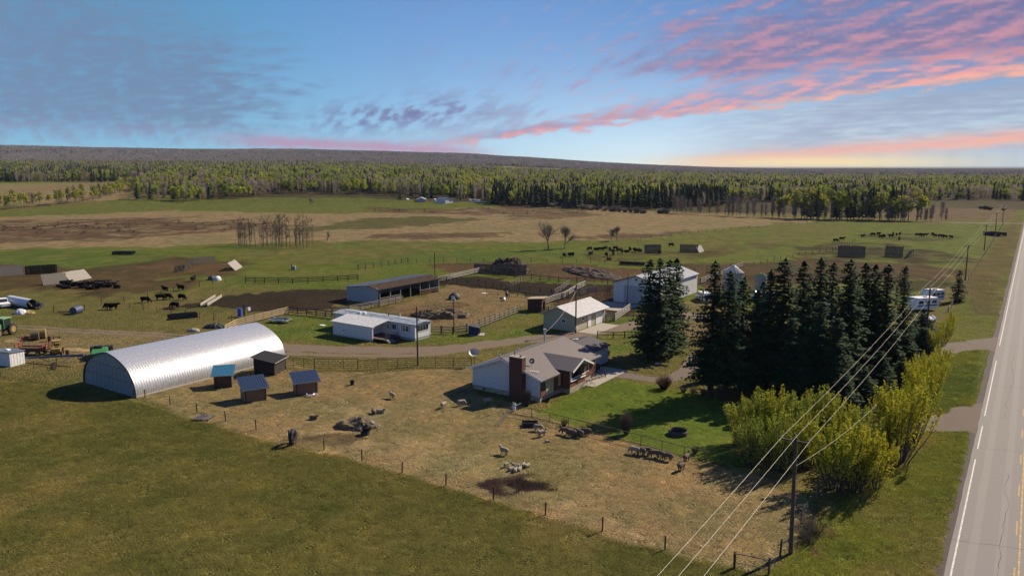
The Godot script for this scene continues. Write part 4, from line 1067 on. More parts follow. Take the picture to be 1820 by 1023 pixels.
func garage():
	var t := thing("garage", "cream walled double garage with bright white metal roof beside the yard pole", "garage")
	var x0 := -72.4; var x1 := -65.8; var z0 := -117.2; var z1 := -128.8
	var xr := -69.2
	var m := MB.new()
	gable_wall(m, x0, x1, 2.85, xr, 4.1, z1, z0)
	part("wall", m.mesh(), M["cream_wall"], t)
	m = MB.new()
	var a := Vector3(xr, 4.25, z1 - 0.5); var b := Vector3(x1 + 0.75, 2.72, z1 - 0.5); var c := Vector3(x1 + 0.75, 2.72, z0 + 0.5); var d := Vector3(xr, 4.25, z0 + 0.5)
	slab(m, a, b, c, d, 0.08)
	ribbed(m, a, b, c, d, 0.45, 0.04, 0.025)
	part("roof_slope", m.mesh(), M["white_roof"], t)
	m = MB.new()
	a = Vector3(x0 - 0.6, 2.72, z1 - 0.5); b = Vector3(xr, 4.25, z1 - 0.5); c = Vector3(xr, 4.25, z0 + 0.5); d = Vector3(x0 - 0.6, 2.72, z0 + 0.5)
	slab(m, a, b, c, d, 0.08)
	ribbed(m, b, a, d, c, 0.45, 0.04, 0.025)
	part("roof_slope", m.mesh(), M["white_roof"], t)
	bpart("ridge_cap", Vector3(xr, 4.29, (z0 + z1) * 0.5), Vector3(0.3, 0.05, z0 - z1 + 1.0), M["white_trim"], t)
	for z in [-122.5, -126.2]:
		var dr := bpart("garage_door", Vector3(x1 + 0.04, 1.12, z), Vector3(0.1, 2.2, 2.5 if z < -124 else 1.2), M["white_paint"], t)
	for z in [-117.5, -128.5]: bpart("corner_trim", Vector3(x1 + 0.03, 1.4, z), Vector3(0.1, 2.8, 0.18), M["white_trim"], t)
	window(t, Vector3(x1 + 0.02, 1.95, -120.0), 0.8, 0.5, Vector3(1, 0, 0), 1)
	window(t, Vector3(-68.1, 1.75, z0 + 0.02), 0.8, 0.55, Vector3(0, 0, 1), 2)
	for s in [-1.0, 1.0]: beampart("barge_board", Vector3(xr, 4.16, z0 + 0.5), Vector3(xr + s * 3.85, 2.66, z0 + 0.5), 0.04, 0.16, M["grey_wall"], t)
	m = MB.new()
	m.box(Vector3(-63.6, 0.02, -122.0), Vector3(3.6, 0.07, 9.5))
	struct("concrete_apron", m.mesh(), M["concrete"])
	m = MB.new()
	m.tube(Vector3(-71.3, 0, -131.5), Vector3(-71.3, 2.2, -131.5), 1.1, 1.1, 16)
	m.tube(Vector3(-71.3, 2.2, -131.5), Vector3(-71.3, 2.9, -131.5), 1.15, 0.1, 16)
	solo("water_tank", m.mesh(), M["grey_wall"], "squat grey tank behind the white-roofed garage", "tank")

func shop():
	var t := thing("machine_shed", "tall white steel machine shed with low ribbed roof behind the spruces", "shed")
	var x0 := -74.4; var x1 := -63.9; var z0 := -149.5; var z1 := -172.0
	var xr := -69.1
	var m := MB.new()
	gable_wall(m, x0, x1, 4.4, xr, 6.0, z1, z0)
	part("wall", m.mesh(), M["white_wall"], t)
	for i in 14: bpart("wall_rib", Vector3(x0 + 0.4 + i * 0.75, 2.2, z0 + 0.012), Vector3(0.05, 4.3, 0.03), M["white_wall"], t)
	for i in 28: bpart("wall_rib", Vector3(x1 + 0.012, 2.2, z0 - 0.4 - i * 0.8), Vector3(0.03, 4.3, 0.05), M["white_wall"], t)
	for s in [-1.0, 1.0]:
		m = MB.new()
		var e: float = xr + s * 5.6
		var a := Vector3(xr, 6.16, z1 - 0.3); var b := Vector3(e, 4.36, z1 - 0.3); var c := Vector3(e, 4.36, z0 + 0.3); var d := Vector3(xr, 6.16, z0 + 0.3)
		if s > 0.0: slab(m, a, b, c, d, 0.09)
		else: slab(m, b, a, d, c, 0.09)
		ribbed(m, a, b, c, d, 0.6, 0.05, 0.04)
		part("roof_slope", m.mesh(), M["shop_roof"], t)
		beampart("barge_board", Vector3(xr, 6.08, z0 + 0.31), Vector3(e, 4.3, z0 + 0.31), 0.04, 0.2, M["dark_trim"], t)
	bpart("eave_gutter", Vector3(x1 + 0.32, 4.26, (z0 + z1) * 0.5), Vector3(0.12, 0.14, z0 - z1 + 0.5), M["dark_trim"], t)
	bpart("door", Vector3(x1 + 0.03, 1.05, -166.0), Vector3(0.06, 2.05, 1.0), M["grey_wall"], t)
	bpart("sliding_door", Vector3(xr - 0.6, 1.95, z0 + 0.05), Vector3(4.4, 3.8, 0.06), M["grey_wall"], t)
	bpart("vent", Vector3(xr, 5.2, z0 + 0.04), Vector3(0.35, 0.45, 0.06), M["dark_trim"], t)
	m = MB.new()
	m.box(Vector3(-71.5, 0.025, -144.0), Vector3(8.5, 0.08, 9.0))
	struct("concrete_apron", m.mesh(), M["concrete"])

func grain_bin():
	var t := thing("grain_bin", "round galvanised grain bin with conical roof among the spruces", "grain bin", Vector3(-55.2, 0, -171.5))
	var m := MB.new()
	for j in 24:
		var y := j * 0.225
		m.tube(Vector3(0, y, 0), Vector3(0, y + 0.1125, 0), 2.12, 2.16, 28, false)
		m.tube(Vector3(0, y + 0.1125, 0), Vector3(0, y + 0.225, 0), 2.16, 2.12, 28, false)
	part("wall", m.mesh(), M["bin_steel"], t)
	m = MB.new()
	m.tube(Vector3(0, 5.4, 0), Vector3(0, 6.9, 0), 2.35, 0.28, 28)
	m.tube(Vector3(0, 6.9, 0), Vector3(0, 7.1, 0), 0.32, 0.32, 12)
	var roof := part("roof", m.mesh(), M["shop_roof"], t)
	for i in 20:
		var d := Vector3(cos(TAU * i / 20.0), 0, sin(TAU * i / 20.0))
		beampart("rib", d * 0.3 + Vector3(0, 6.92, 0), d * 2.34 + Vector3(0, 5.43, 0), 0.05, 0.07, M["white_trim"], roof)
	for s in [-0.2, 0.2]: beampart("ladder_rail", Vector3(2.2, 0.0, s), Vector3(2.2, 5.5, s), 0.04, 0.04, M["iron"], t)
	for i in 14: bpart("rung", Vector3(2.2, 0.4 + i * 0.36, 0), Vector3(0.03, 0.03, 0.4), M["iron"], t)

func small_shed():
	var t := thing("tool_shed", "small grey steel shed with flat blue-grey roof at the yard edge", "shed")
	var a := Vector3(-126.18, 0, -48.51); var b := Vector3(-122.54, 0, -49.41); var c := Vector3(-124.25, 0, -51.84)
	var o := b
	var u := (a - b).normalized(); var w := (c - b).normalized()
	w = (w - u * w.dot(u)).normalized()
	var lu := 3.6; var lw := 2.3
	var ctr := o + u * lu * 0.5 + w * lw * 0.5
	var bs := Basis(u, Vector3.UP, u.cross(Vector3.UP))
	if bs.z.dot(w) < 0.0: bs = Basis(-u, Vector3.UP, (-u).cross(Vector3.UP))
	var m := MB.new()
	m.box(ctr + Vector3(0, 1.0, 0), Vector3(lu, 2.0, lw), bs)
	part("wall", m.mesh(), M["white_wall"], t)
	m = MB.new()
	m.box(ctr + Vector3(0, 2.06, 0), Vector3(lu + 0.25, 0.12, lw + 0.25), bs * Basis(Vector3.RIGHT, 0.05))
	part("roof", m.mesh(), M["barn_roof"], t)
	bpart("roof_hatch", ctr + Vector3(0, 2.2, 0), Vector3(0.6, 0.16, 0.5), M["white_trim"], t, bs)
	for i in 5: bpart("wall_rib", ctr + bs * Vector3(lu * 0.5 * signf((b - ctr).dot(bs.x)) * 1.0 , 1.0, -lw * 0.4 + i * lw * 0.2), Vector3(0.05, 1.96, 0.05), M["white_wall"], t, bs)

# ---------------------------------------------------------------- small livestock shelters in the paddock
func shelter(label: String, at: Vector3, turn: float, w: float, d: float, hl: float, hh: float, roof: String, wood: String, over: float):
	var t := thing("livestock_shelter", label, "shelter", at, turn, "livestock shelters in the dry paddock")
	# local +z is the low back wall
	for j in 9:
		var y := (j + 0.5) * hl / 9.0
		bpart("plank", Vector3(0, y, d * 0.5), Vector3(w, hl / 9.0 - 0.018, 0.05 + 0.012 * (j % 2)), M[wood], t)
	for s in [-1.0, 1.0]:
		var m := MB.new()
		m.extrude([Vector2(-d * 0.5, 0.05), Vector2(d * 0.5, 0.05), Vector2(d * 0.5, hl), Vector2(-d * 0.5, hh)], -0.025, 0.025)
		var p := part("side_wall", m.mesh(), M[wood], t)
		p.transform = Transform3D(Basis(Vector3(0, 0, 1), Vector3.UP, Vector3(-1, 0, 0)), Vector3(s * w * 0.5, 0, 0))
	for s in [-1.0, 1.0]:
		bpart("post", Vector3(s * (w * 0.5 - 0.05), hl * 0.5, d * 0.5 + 0.03), Vector3(0.12, hl, 0.1), M["wood_brown"], t)
		bpart("skid", Vector3(s * w * 0.45, 0.05, 0), Vector3(0.16, 0.1, d + 0.3), M["wood_dark"], t)
		bpart("post", Vector3(s * (w * 0.5 - 0.05), hh * 0.5, -d * 0.5), Vector3(0.12, hh, 0.1), M["wood_brown"], t)
	var m := MB.new()
	var k := (hh - hl) / d
	var a := Vector3(-w * 0.5 - over, hh + k * over + 0.08, -d * 0.5 - over); var b := Vector3(w * 0.5 + over, hh + k * over + 0.08, -d * 0.5 - over)
	var c := Vector3(w * 0.5 + over, hl - k * over + 0.08, d * 0.5 + over); var e := Vector3(-w * 0.5 - over, hl - k * over + 0.08, d * 0.5 + over)
	slab(m, a, b, c, e, 0.06)
	ribbed(m, a, e, c, b, 0.3, 0.04, 0.035)
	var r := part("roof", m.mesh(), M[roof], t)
	beampart("fascia", e + Vector3(0, -0.03, 0.03), c + Vector3(0, -0.03, 0.03), 0.03, 0.12, M["wood_pale"], r)
	return t

func make_shelters():
	shelter("plank shelter with blue metal roof, reflected light put into its colour, close to the arched barn", Vector3(-88.1, 0, -61.0), deg_to_rad(48), 2.2, 2.2, 1.75, 2.35, "sheen_blue_roof", "wood_brown", 0.35)
	shelter("grey plank shelter with dark blue roof, farthest from the arched barn's wall", Vector3(-79.7, 0, -59.3), deg_to_rad(66), 2.6, 2.3, 1.75, 2.5, "navy_roof", "wood_hut", 0.4)
	shelter("brown-grey plank shelter with flat dark blue roof and loose hay beside it", Vector3(-76.7, 0, -65.1), deg_to_rad(60), 2.7, 2.2, 1.7, 2.3, "navy_roof", "wood_hut", 0.4)
	var t = shelter("dark brown shelter with black roof at the corner of the arched barn", Vector3(-88.6, 0, -69.0), deg_to_rad(115), 3.6, 3.0, 1.9, 2.5, "dark_roof", "wood_dark", 0.35)
	for i in 2: beampart("pale_board", Vector3(1.9, 0.7 + i * 0.5, -1.3), Vector3(1.9, 0.95 + i * 0.5, 1.5), 0.06, 0.22, M["wood_pale"], t)

# ---------------------------------------------------------------- fences
func fence(called: String, label: String, pts: Array, gap: float, post_h: float, post_w: float, rails: Array, rail_size: Vector2, post_mat: String, rail_mat: String, lean := 0.03, round := false):
	var a0: Vector2 = pts[0]
	var t := thing(called, label, "fence", Vector3(a0.x, 0, a0.y))
	var o := Vector3(a0.x, 0, a0.y)
	for i in pts.size() - 1:
		var a := Vector3(pts[i].x, 0, pts[i].y) - o; var b := Vector3(pts[i + 1].x, 0, pts[i + 1].y) - o
		var n := maxi(1, int(round_half((b - a).length() / gap)))
		for j in n + (1 if i == pts.size() - 2 else 0):
			var p := a.lerp(b, float(j) / n)
			var h := post_h * rng.randf_range(0.92, 1.06)
			var q := part("post", unit_post if round else unit_box, M[post_mat], t)
			var bs := Basis(Vector3.UP, atan2(b.x - a.x, b.z - a.z)) * Basis(Vector3.RIGHT, rng.randf_range(-lean, lean)) * Basis(Vector3.BACK, rng.randf_range(-lean, lean))
			q.transform = Transform3D(bs * Basis.from_scale(Vector3(post_w, h, post_w)), p + Vector3(0, h * 0.5 - 0.02, 0))
		for j in n:
			var p := a.lerp(b, float(j) / n); var q := a.lerp(b, float(j + 1) / n)
			for y in rails:
				var s := (q - p).normalized().cross(Vector3.UP) * post_w * 0.5
				beampart("rail", p + s + Vector3(0, y + rng.randf_range(-0.02, 0.02), 0), q + s + Vector3(0, y + rng.randf_range(-0.02, 0.02), 0), rail_size.x, rail_size.y, M[rail_mat], t)
	return t

func round_half(x: float) -> float:
	return floorf(x + 0.5)

func wires(t: Node3D, pts: Array, heights: Array, r: float, mat_name: String):
	var o := t.position
	for y in heights:
		var m := MB.new()
		for i in pts.size() - 1:
			m.tube(Vector3(pts[i].x, y, pts[i].y) - o, Vector3(pts[i + 1].x, y, pts[i + 1].y) - o, r, r, 4, false)
		part("wire", m.mesh(), M[mat_name], t)

func make_fences():
	# wire fence between the paddock and the foreground field
	var line := [Vector2(-91.6, -51.9), Vector2(-53.4, -52.1), Vector2(-21.15, -52.2), Vector2(-15.8, -52.4)]
	var f = fence("wire_fence", "wire fence on slim dark posts between dry paddock and green foreground field", line, 5.36, 1.22, 0.13, [], Vector2.ZERO, "wood_brown", "wire", 0.03, true)
	wires(f, line, [0.35, 0.65, 0.95], 0.006, "fence_wire")
	var g := thing("wire_gate", "small pipe gate at the paddock corner beside the power pole", "gate", Vector3(-15.9, 0, -52.6))
	beampart("rail", Vector3(0, 1.1, 0), Vector3(2.4, 1.1, -0.4), 0.06, 0.06, M["iron"], g)
	beampart("rail", Vector3(0, 0.4, 0), Vector3(2.4, 0.4, -0.4), 0.04, 0.04, M["iron"], g)
	for x in [0.0, 2.4]: bpart("post", Vector3(x, 0.62, -x * 0.167), Vector3(0.14, 1.24, 0.14), M["iron"], g)
	f = fence("roadside_fence", "wire fence on thick wooden posts along the grassy road verge", [Vector2(-13.5, -53), Vector2(-13.7, -72), Vector2(-12.0, -84)], 3.2, 1.35, 0.16, [], Vector2.ZERO, "wood_old", "wire", 0.06, true)
	wires(f, [Vector2(-13.5, -53), Vector2(-13.7, -72), Vector2(-12.0, -84)], [0.45, 0.8, 1.1], 0.008, "fence_wire")
	f = fence("roadside_fence", "long wire fence on thin posts running north beside the power poles", [Vector2(-12.4, -176), Vector2(-12.2, -300), Vector2(-12.0, -470)], 6.0, 1.25, 0.12, [], Vector2.ZERO, "wood_dark", "wire", 0.05, true)
	wires(f, [Vector2(-12.4, -176), Vector2(-12.2, -300), Vector2(-12.0, -470)], [0.5, 0.9, 1.15], 0.02, "fence_wire")
	# chain link round the lawn
	var yard := [Vector2(-49.61, -72.66), Vector2(-46.6, -72.94), Vector2(-38.73, -72.2), Vector2(-34.86, -72.03), Vector2(-32.18, -71.8), Vector2(-27.13, -71.18), Vector2(-22.76, -71.27)]
	f = fence("yard_fence", "low black mesh fence with top rail along the edge of the lawn", yard, 2.7, 1.15, 0.07, [1.12, 0.12], Vector2(0.05, 0.06), "iron", "iron", 0.01, true)
	wires(f, yard, [0.3, 0.5, 0.7, 0.9], 0.004, "fence_wire")
	# driveway fence of welded pipe with a wide gate
	var d1 := [Vector2(-89.85, -72.33), Vector2(-84.28, -73.41)]
	var d2 := [Vector2(-79.08, -76.93), Vector2(-73.18, -83.22), Vector2(-66.39, -87.43)]
	fence("pipe_fence", "short welded pipe fence between the arched barn and the wide gate", d1, 2.2, 1.5, 0.08, [0.3, 0.6, 0.9, 1.2, 1.45], Vector2(0.03, 0.05), "iron", "iron", 0.01, true)
	fence("pipe_fence", "welded pipe fence along the gravel lane from gate to farmhouse", d2, 2.6, 1.45, 0.09, [0.3, 0.6, 0.9, 1.2, 1.4], Vector2(0.03, 0.05), "rust", "iron", 0.01, true)
	var g0: Vector2 = d1[1]; var g1: Vector2 = d2[0]
	g = thing("pipe_gate", "wide dark pipe gate across the lane mouth below the mobile home", "gate", Vector3(g0.x, 0, g0.y))
	var e := Vector3(g1.x - g0.x, 0, g1.y - g0.y)
	for y in [0.25, 0.55, 0.85, 1.2, 1.62]: beampart("rail", Vector3(0, y, 0), e + Vector3(0, y, 0), 0.04, 0.05 if y < 1.5 else 0.08, M["iron"], g)
	for i in 4: bpart("upright", e * (i / 3.0) + Vector3(0, 0.85, 0), Vector3(0.1 if i in [0, 3] else 0.05, 1.7 if i in [0, 3] else 1.5, 0.1 if i in [0, 3] else 0.05), M["iron"], g)
	# plank corrals
	fence("plank_fence", "plank corral fence of fresh pale boards on dark posts behind the barn", [Vector2(-116.67, -81.43), Vector2(-119.84, -86.32), Vector2(-122.07, -100.12)], 2.3, 1.5, 0.24, [0.3, 0.65, 1.0, 1.35], Vector2(0.05, 0.2), "wood_dark", "wood_new", 0.02)
	fence("plank_fence", "weathered dark plank fence running from the pale corral to the mobile home", [Vector2(-122.07, -100.12), Vector2(-115.57, -101.66), Vector2(-108.04, -101.97)], 2.4, 1.45, 0.18, [0.35, 0.75, 1.15, 1.4], Vector2(0.05, 0.15), "wood_dark", "wood_old", 0.03)
	fence("plank_fence", "brown plank fence on close posts from the mobile home to the wooden hut", [Vector2(-86.52, -101.85), Vector2(-82.56, -103.41), Vector2(-81.65, -106.28), Vector2(-82.17, -112.44), Vector2(-84.26, -126.45)], 2.1, 1.5, 0.2, [0.35, 0.8, 1.25], Vector2(0.05, 0.16), "wood_dark", "wood_grey", 0.04)
	fence("plank_fence", "white-railed plank corral fence on black posts beside the machine shed", [Vector2(-65.82, -129.23), Vector2(-64.24, -129.65), Vector2(-66.65, -141.33)], 1.9, 1.5, 0.22, [0.3, 0.7, 1.1, 1.45], Vector2(0.05, 0.2), "wood_dark", "wood_pale", 0.02)
	fence("rail_fence", "low brown two-rail fence along the lane behind the farmhouse", [Vector2(-60.26, -115.25), Vector2(-57.81, -116.37), Vector2(-54.8, -118.94)], 2.6, 1.2, 0.14, [0.6, 1.1], Vector2(0.06, 0.1), "wood_dark", "wood_brown", 0.02)
	fence("corral_fence", "dark rail fence of the barn pen reaching towards the mobile home", [Vector2(-113.44, -103.81), Vector2(-112.41, -107.38), Vector2(-112.2, -113.55), Vector2(-112.22, -115.9)], 2.5, 1.5, 0.18, [0.4, 0.8, 1.2, 1.45], Vector2(0.05, 0.14), "wood_dark", "wood_grey", 0.03)
	fence("corral_fence", "grey rail fence along the far side of the churned feed lot", [Vector2(-125.45, -150.69), Vector2(-113.17, -152.09), Vector2(-102.74, -150.51), Vector2(-90.07, -149.15), Vector2(-87.65, -152.71)], 3.0, 1.5, 0.16, [0.4, 0.85, 1.3], Vector2(0.05, 0.12), "wood_dark", "wood_old", 0.05)
	fence("corral_fence", "bright new rail fence at the west end of the soil pens", [Vector2(-123.96, -149.35), Vector2(-123.82, -154.2), Vector2(-124.53, -158.66), Vector2(-125.91, -172.42)], 2.4, 1.6, 0.2, [0.6, 1.1, 1.5], Vector2(0.06, 0.22), "wood_grey", "wood_pale", 0.02)
	fence("corral_fence", "weathered rail fence below the long dark windbreak wall", [Vector2(-124.54, -170.55), Vector2(-115.24, -167.5), Vector2(-104.47, -167.3), Vector2(-95.97, -167.14), Vector2(-92.89, -170.38)], 2.8, 1.5, 0.16, [0.4, 0.85, 1.3], Vector2(0.05, 0.14), "wood_dark", "wood_old", 0.05)
	fence("corral_fence", "pale rail alley fence leading up behind the garage roof", [Vector2(-84.12, -132.56), Vector2(-85.28, -142.43), Vector2(-85.39, -146.77), Vector2(-88.96, -159.84), Vector2(-89.74, -164.63)], 2.2, 1.5, 0.2, [0.4, 0.8, 1.2, 1.45], Vector2(0.05, 0.16), "wood_dark", "wood_pale", 0.03)
	fence("corral_fence", "stack of pale rails forming a loading pen behind the garage", [Vector2(-84.71, -152.78), Vector2(-83.98, -155.2), Vector2(-83.01, -157.8)], 2.0, 1.6, 0.18, [0.3, 0.65, 1.0, 1.4], Vector2(0.05, 0.18), "wood_grey", "wood_pale", 0.03)
	fence("corral_fence", "brown rail fence between the wooden hut and the garage", [Vector2(-82.28, -129.25), Vector2(-79.09, -129.94), Vector2(-80.07, -133.76)], 2.0, 1.4, 0.16, [0.3, 0.7, 1.1], Vector2(0.05, 0.18), "rust", "wood_brown", 0.03)
	fence("corral_fence", "thin pen fence crossing the straw-coloured feed lot", [Vector2(-100.57, -138.31), Vector2(-96.36, -141.16), Vector2(-95.2, -142.87), Vector2(-90.81, -143.1)], 2.6, 1.3, 0.1, [0.7, 1.2], Vector2(0.04, 0.06), "wood_dark", "wood_old", 0.04)
	fence("corral_fence", "dark rail fence across the pasture west of the cattle barn", [Vector2(-163.7, -121.28), Vector2(-159.69, -123.99), Vector2(-153.04, -127.35), Vector2(-146.52, -136.42), Vector2(-143.65, -140.77)], 3.2, 1.5, 0.18, [0.5, 0.95, 1.4], Vector2(0.05, 0.16), "wood_dark", "wood_dark", 0.04)
	fence("corral_fence", "short dark rail fence standing alone on the green pasture", [Vector2(-158.91, -155.86), Vector2(-157.93, -158.01), Vector2(-158.8, -168.3), Vector2(-158.53, -176.8)], 3.0, 1.5, 0.16, [0.6, 1.2], Vector2(0.05, 0.1), "wood_dark", "wood_old", 0.05)
	fence("corral_fence", "pen fence on dark posts in the muddy yard near the grain bin", [Vector2(-67.56, -184.1), Vector2(-67.68, -194.66), Vector2(-69.29, -218.03), Vector2(-69.27, -224.16)], 3.0, 1.6, 0.2, [0.5, 1.0, 1.5], Vector2(0.06, 0.16), "wood_dark", "wood_pale", 0.04)
	fence("corral_fence", "red-brown rail pens seen beyond the grain bin", [Vector2(-59.71, -195.21), Vector2(-51.26, -203.33), Vector2(-41.8, -210.95), Vector2(-31.91, -216.43), Vector2(-26.78, -217.51)], 3.4, 1.5, 0.16, [0.5, 1.0, 1.4], Vector2(0.05, 0.12), "wood_brown", "wood_brown", 0.04)
	fence("corral_fence", "dark cross fence through the soil pens behind the wooden hut", [Vector2(-102.81, -149.43), Vector2(-104.58, -155.68), Vector2(-107.01, -163.18)], 2.6, 1.5, 0.16, [0.4, 0.85, 1.3], Vector2(0.05, 0.12), "wood_dark", "wood_old", 0.05)
	fence("corral_fence", "grey cross fence through the soil pens near the loading pen", [Vector2(-89.13, -148.84), Vector2(-91.66, -156.98), Vector2(-94.79, -165.66)], 2.6, 1.5, 0.16, [0.4, 0.85, 1.3], Vector2(0.05, 0.12), "wood_dark", "wood_grey", 0.05)
	fence("corral_fence", "rust-red pipe pens between loading pen and machine shed", [Vector2(-92.66, -170.54), Vector2(-88.89, -171.94), Vector2(-84.42, -169.33), Vector2(-76.42, -152.85), Vector2(-80.41, -152.89)], 2.4, 1.5, 0.12, [0.4, 0.75, 1.1, 1.45], Vector2(0.04, 0.07), "rust", "rust", 0.03)
	fence("corral_fence", "grey rail fence along the south edge of the soil pens", [Vector2(-90.81, -143.1), Vector2(-86.02, -143.67), Vector2(-84.55, -147.34)], 2.4, 1.4, 0.16, [0.4, 0.8, 1.2], Vector2(0.05, 0.14), "wood_dark", "wood_grey", 0.04)
	fence("corral_fence", "weathered rail fence of the lot between barn and feed heap", [Vector2(-111.76, -115.41), Vector2(-112.04, -118.44), Vector2(-112.27, -123.29)], 2.4, 1.4, 0.16, [0.4, 0.8, 1.2], Vector2(0.05, 0.14), "wood_dark", "wood_grey", 0.04)
	# wire fences out on the pasture
	for w in [["wire fence on leaning posts past the grazing cattle", [Vector2(-161.68, -74.02), Vector2(-159.02, -78.79), Vector2(-153.84, -85.35), Vector2(-136.41, -86.85), Vector2(-127.88, -87.21), Vector2(-124.11, -88.46)], 4.5], ["old wire fence climbing the pasture towards the small lean-to", [Vector2(-164, -84.9), Vector2(-162.71, -89.13), Vector2(-162.59, -94.49), Vector2(-167.15, -106.9), Vector2(-168.78, -119), Vector2(-167.84, -124.39)], 4.0], ["wire fence along the north edge of the red dirt yard", [Vector2(-154.52, -176.14), Vector2(-139.12, -189.95), Vector2(-118.98, -203.59), Vector2(-103.34, -210.79), Vector2(-93.69, -214.02)], 4.5], ["wire fence crossing the green pasture behind the spruces", [Vector2(-77.59, -206.56), Vector2(-67.59, -228.46), Vector2(-62.83, -261.78), Vector2(-56.99, -284.45), Vector2(-56.84, -324.07)], 5.0], ["wire fence along the near edge of the tan rough field", [Vector2(-131.97, -278.82), Vector2(-116.79, -356.43), Vector2(-99.73, -411.65), Vector2(-83.16, -453.48)], 7.0]]:
		f = fence("wire_fence", w[0], w[1], w[2], 1.35, 0.13, [], Vector2.ZERO, "wood_dark", "wire", 0.08, true)
		wires(f, w[1], [0.6, 1.1], 0.01, "fence_wire")
	f = fence("wire_fence", "sagging wire fence at the edge of the machinery yard", [Vector2(-119.62, -42.65), Vector2(-118.33, -46.32), Vector2(-118.64, -50.89), Vector2(-118.63, -54.02), Vector2(-117.42, -57.7)], 4.0, 1.2, 0.1, [], Vector2.ZERO, "wood_dark", "wire", 0.08, true)
	wires(f, [Vector2(-119.62, -42.65), Vector2(-118.33, -46.32), Vector2(-118.64, -50.89), Vector2(-118.63, -54.02), Vector2(-117.42, -57.7)], [0.75], 0.035, "rubber")

func make_windbreaks():
	# leaning walls of upright boards on braced frames
	var list := [
		["long grey board windbreak standing at the muddy pasture's west side", [Vector2(-229.98, -88.52), Vector2(-226.9, -97.14)], 2.6, 0.35, "wood_grey"],
		["dark board windbreak joined to the end of the long grey one", [Vector2(-226.65, -97.32), Vector2(-223.88, -104.67)], 2.5, -0.3, "wood_dark"],
		["grey board windbreak leaning behind the huddled cattle", [Vector2(-202.21, -90.68), Vector2(-201.86, -96.59)], 2.6, 0.4, "wood_grey"],
		["bright bleached board windbreak tipped flat towards the sun", [Vector2(-202.39, -97.41), Vector2(-204.98, -104.18)], 3.2, -0.95, "wood_pale"],
		["dark broken windbreak of short boards on the straw patch", [Vector2(-197.1, -122.8), Vector2(-197.85, -126.57)], 1.8, 0.2, "wood_dark"],
		["dark windbreak frame with a leaning pale rail on the straw patch", [Vector2(-199.21, -127.1), Vector2(-208.62, -136.19)], 2.2, 0.3, "wood_dark"],
		["low grey windbreak at the back of the straw patch", [Vector2(-208.91, -136), Vector2(-207.44, -143.69)], 2.0, 0.4, "wood_old"],
		["small bright lean-to of white boards alone on the pasture", [Vector2(-185.96, -134.62), Vector2(-191.63, -141.3)], 3.0, -0.95, "wood_pale"],
		["high dark board wall holding back a heap of manure", [Vector2(-127.82, -169.72), Vector2(-121.55, -171.19)], 2.5, 0.1, "wood_old"],
		["higher dark board wall at the east end of the manure heap", [Vector2(-121.42, -171.28), Vector2(-112.4, -173.35)], 2.9, 0.1, "wood_old"],
		["dark board windbreak sheltering black cattle on the green pasture", [Vector2(-108.5, -240.98), Vector2(-103.73, -244.21)], 2.9, 0.5, "wood_old"],
		["dark board windbreak with a bright white end panel", [Vector2(-99.99, -250.98), Vector2(-94.03, -252.88)], 2.7, 0.5, "wood_old"],
		["bright white end panel leaning on the dark windbreak", [Vector2(-93.71, -253.09), Vector2(-94.18, -259.26)], 2.8, -0.6, "wood_pale"],
		["large dark windbreak on bare soil north of the spruces, west half", [Vector2(-51.87, -267.25), Vector2(-43.49, -269.1)], 3.6, 0.55, "wood_old"],
		["large dark windbreak on bare soil north of the spruces, east half", [Vector2(-39.18, -275.84), Vector2(-33.53, -275.85)], 3.5, 0.5, "wood_old"],
		["bright white panel leaning at the end of the eastern windbreak", [Vector2(-33.22, -276.05), Vector2(-32.67, -282.2)], 3.4, -0.6, "wood_pale"]]
	for w in list:
		var a := Vector3(w[1][0].x, 0, w[1][0].y); var b := Vector3(w[1][1].x, 0, w[1][1].y)
		var t := thing("windbreak", w[0], "windbreak", a, 0.0, "board windbreaks on the pastures")
		var u := (b - a).normalized()
		var back := Vector3.UP.cross(u)
		if back.z > 0.0: back = -back          # lean away to the north
		var up: Vector3 = (Vector3.UP + back * w[3]).normalized()
		var h: float = w[2] / up.y * (1.0 if absf(w[3]) < 0.6 else 0.75)
		var n := int((b - a).length() / 0.36)
		for i in n:
			var p := u * (i + 0.5) * 0.36
			var hh := h * rng.randf_range(0.95, 1.03)
			bpart("board", p + up * hh * 0.5, Vector3(0.3 if w[4] != "wood_dark" else 0.33, hh, 0.05), M[w[4]], t, Basis(u, up, u.cross(up)))
		for y in [0.3, 0.85]: beampart("rail", up * h * y - u.cross(up) * 0.06, u * (b - a).length() + up * h * y - u.cross(up) * 0.06, 0.1, 0.14, M["wood_old"], t)
		for i in 3:
			var p := u * (b - a).length() * (0.08 + 0.42 * i)
			var s := -1.0 if w[3] > 0.0 else 1.0
			beampart("brace", p + up * h * 0.9, p + back * (1.4 if w[3] > 0.0 else -1.0) + back * up.dot(back) * h * 0.3, 0.1, 0.1, M["wood_old"], t)

# ---------------------------------------------------------------- trees
func rv(s: float) -> Vector3:
	return Vector3(rng.randf_range(-s, s), rng.randf_range(-s, s), rng.randf_range(-s, s))

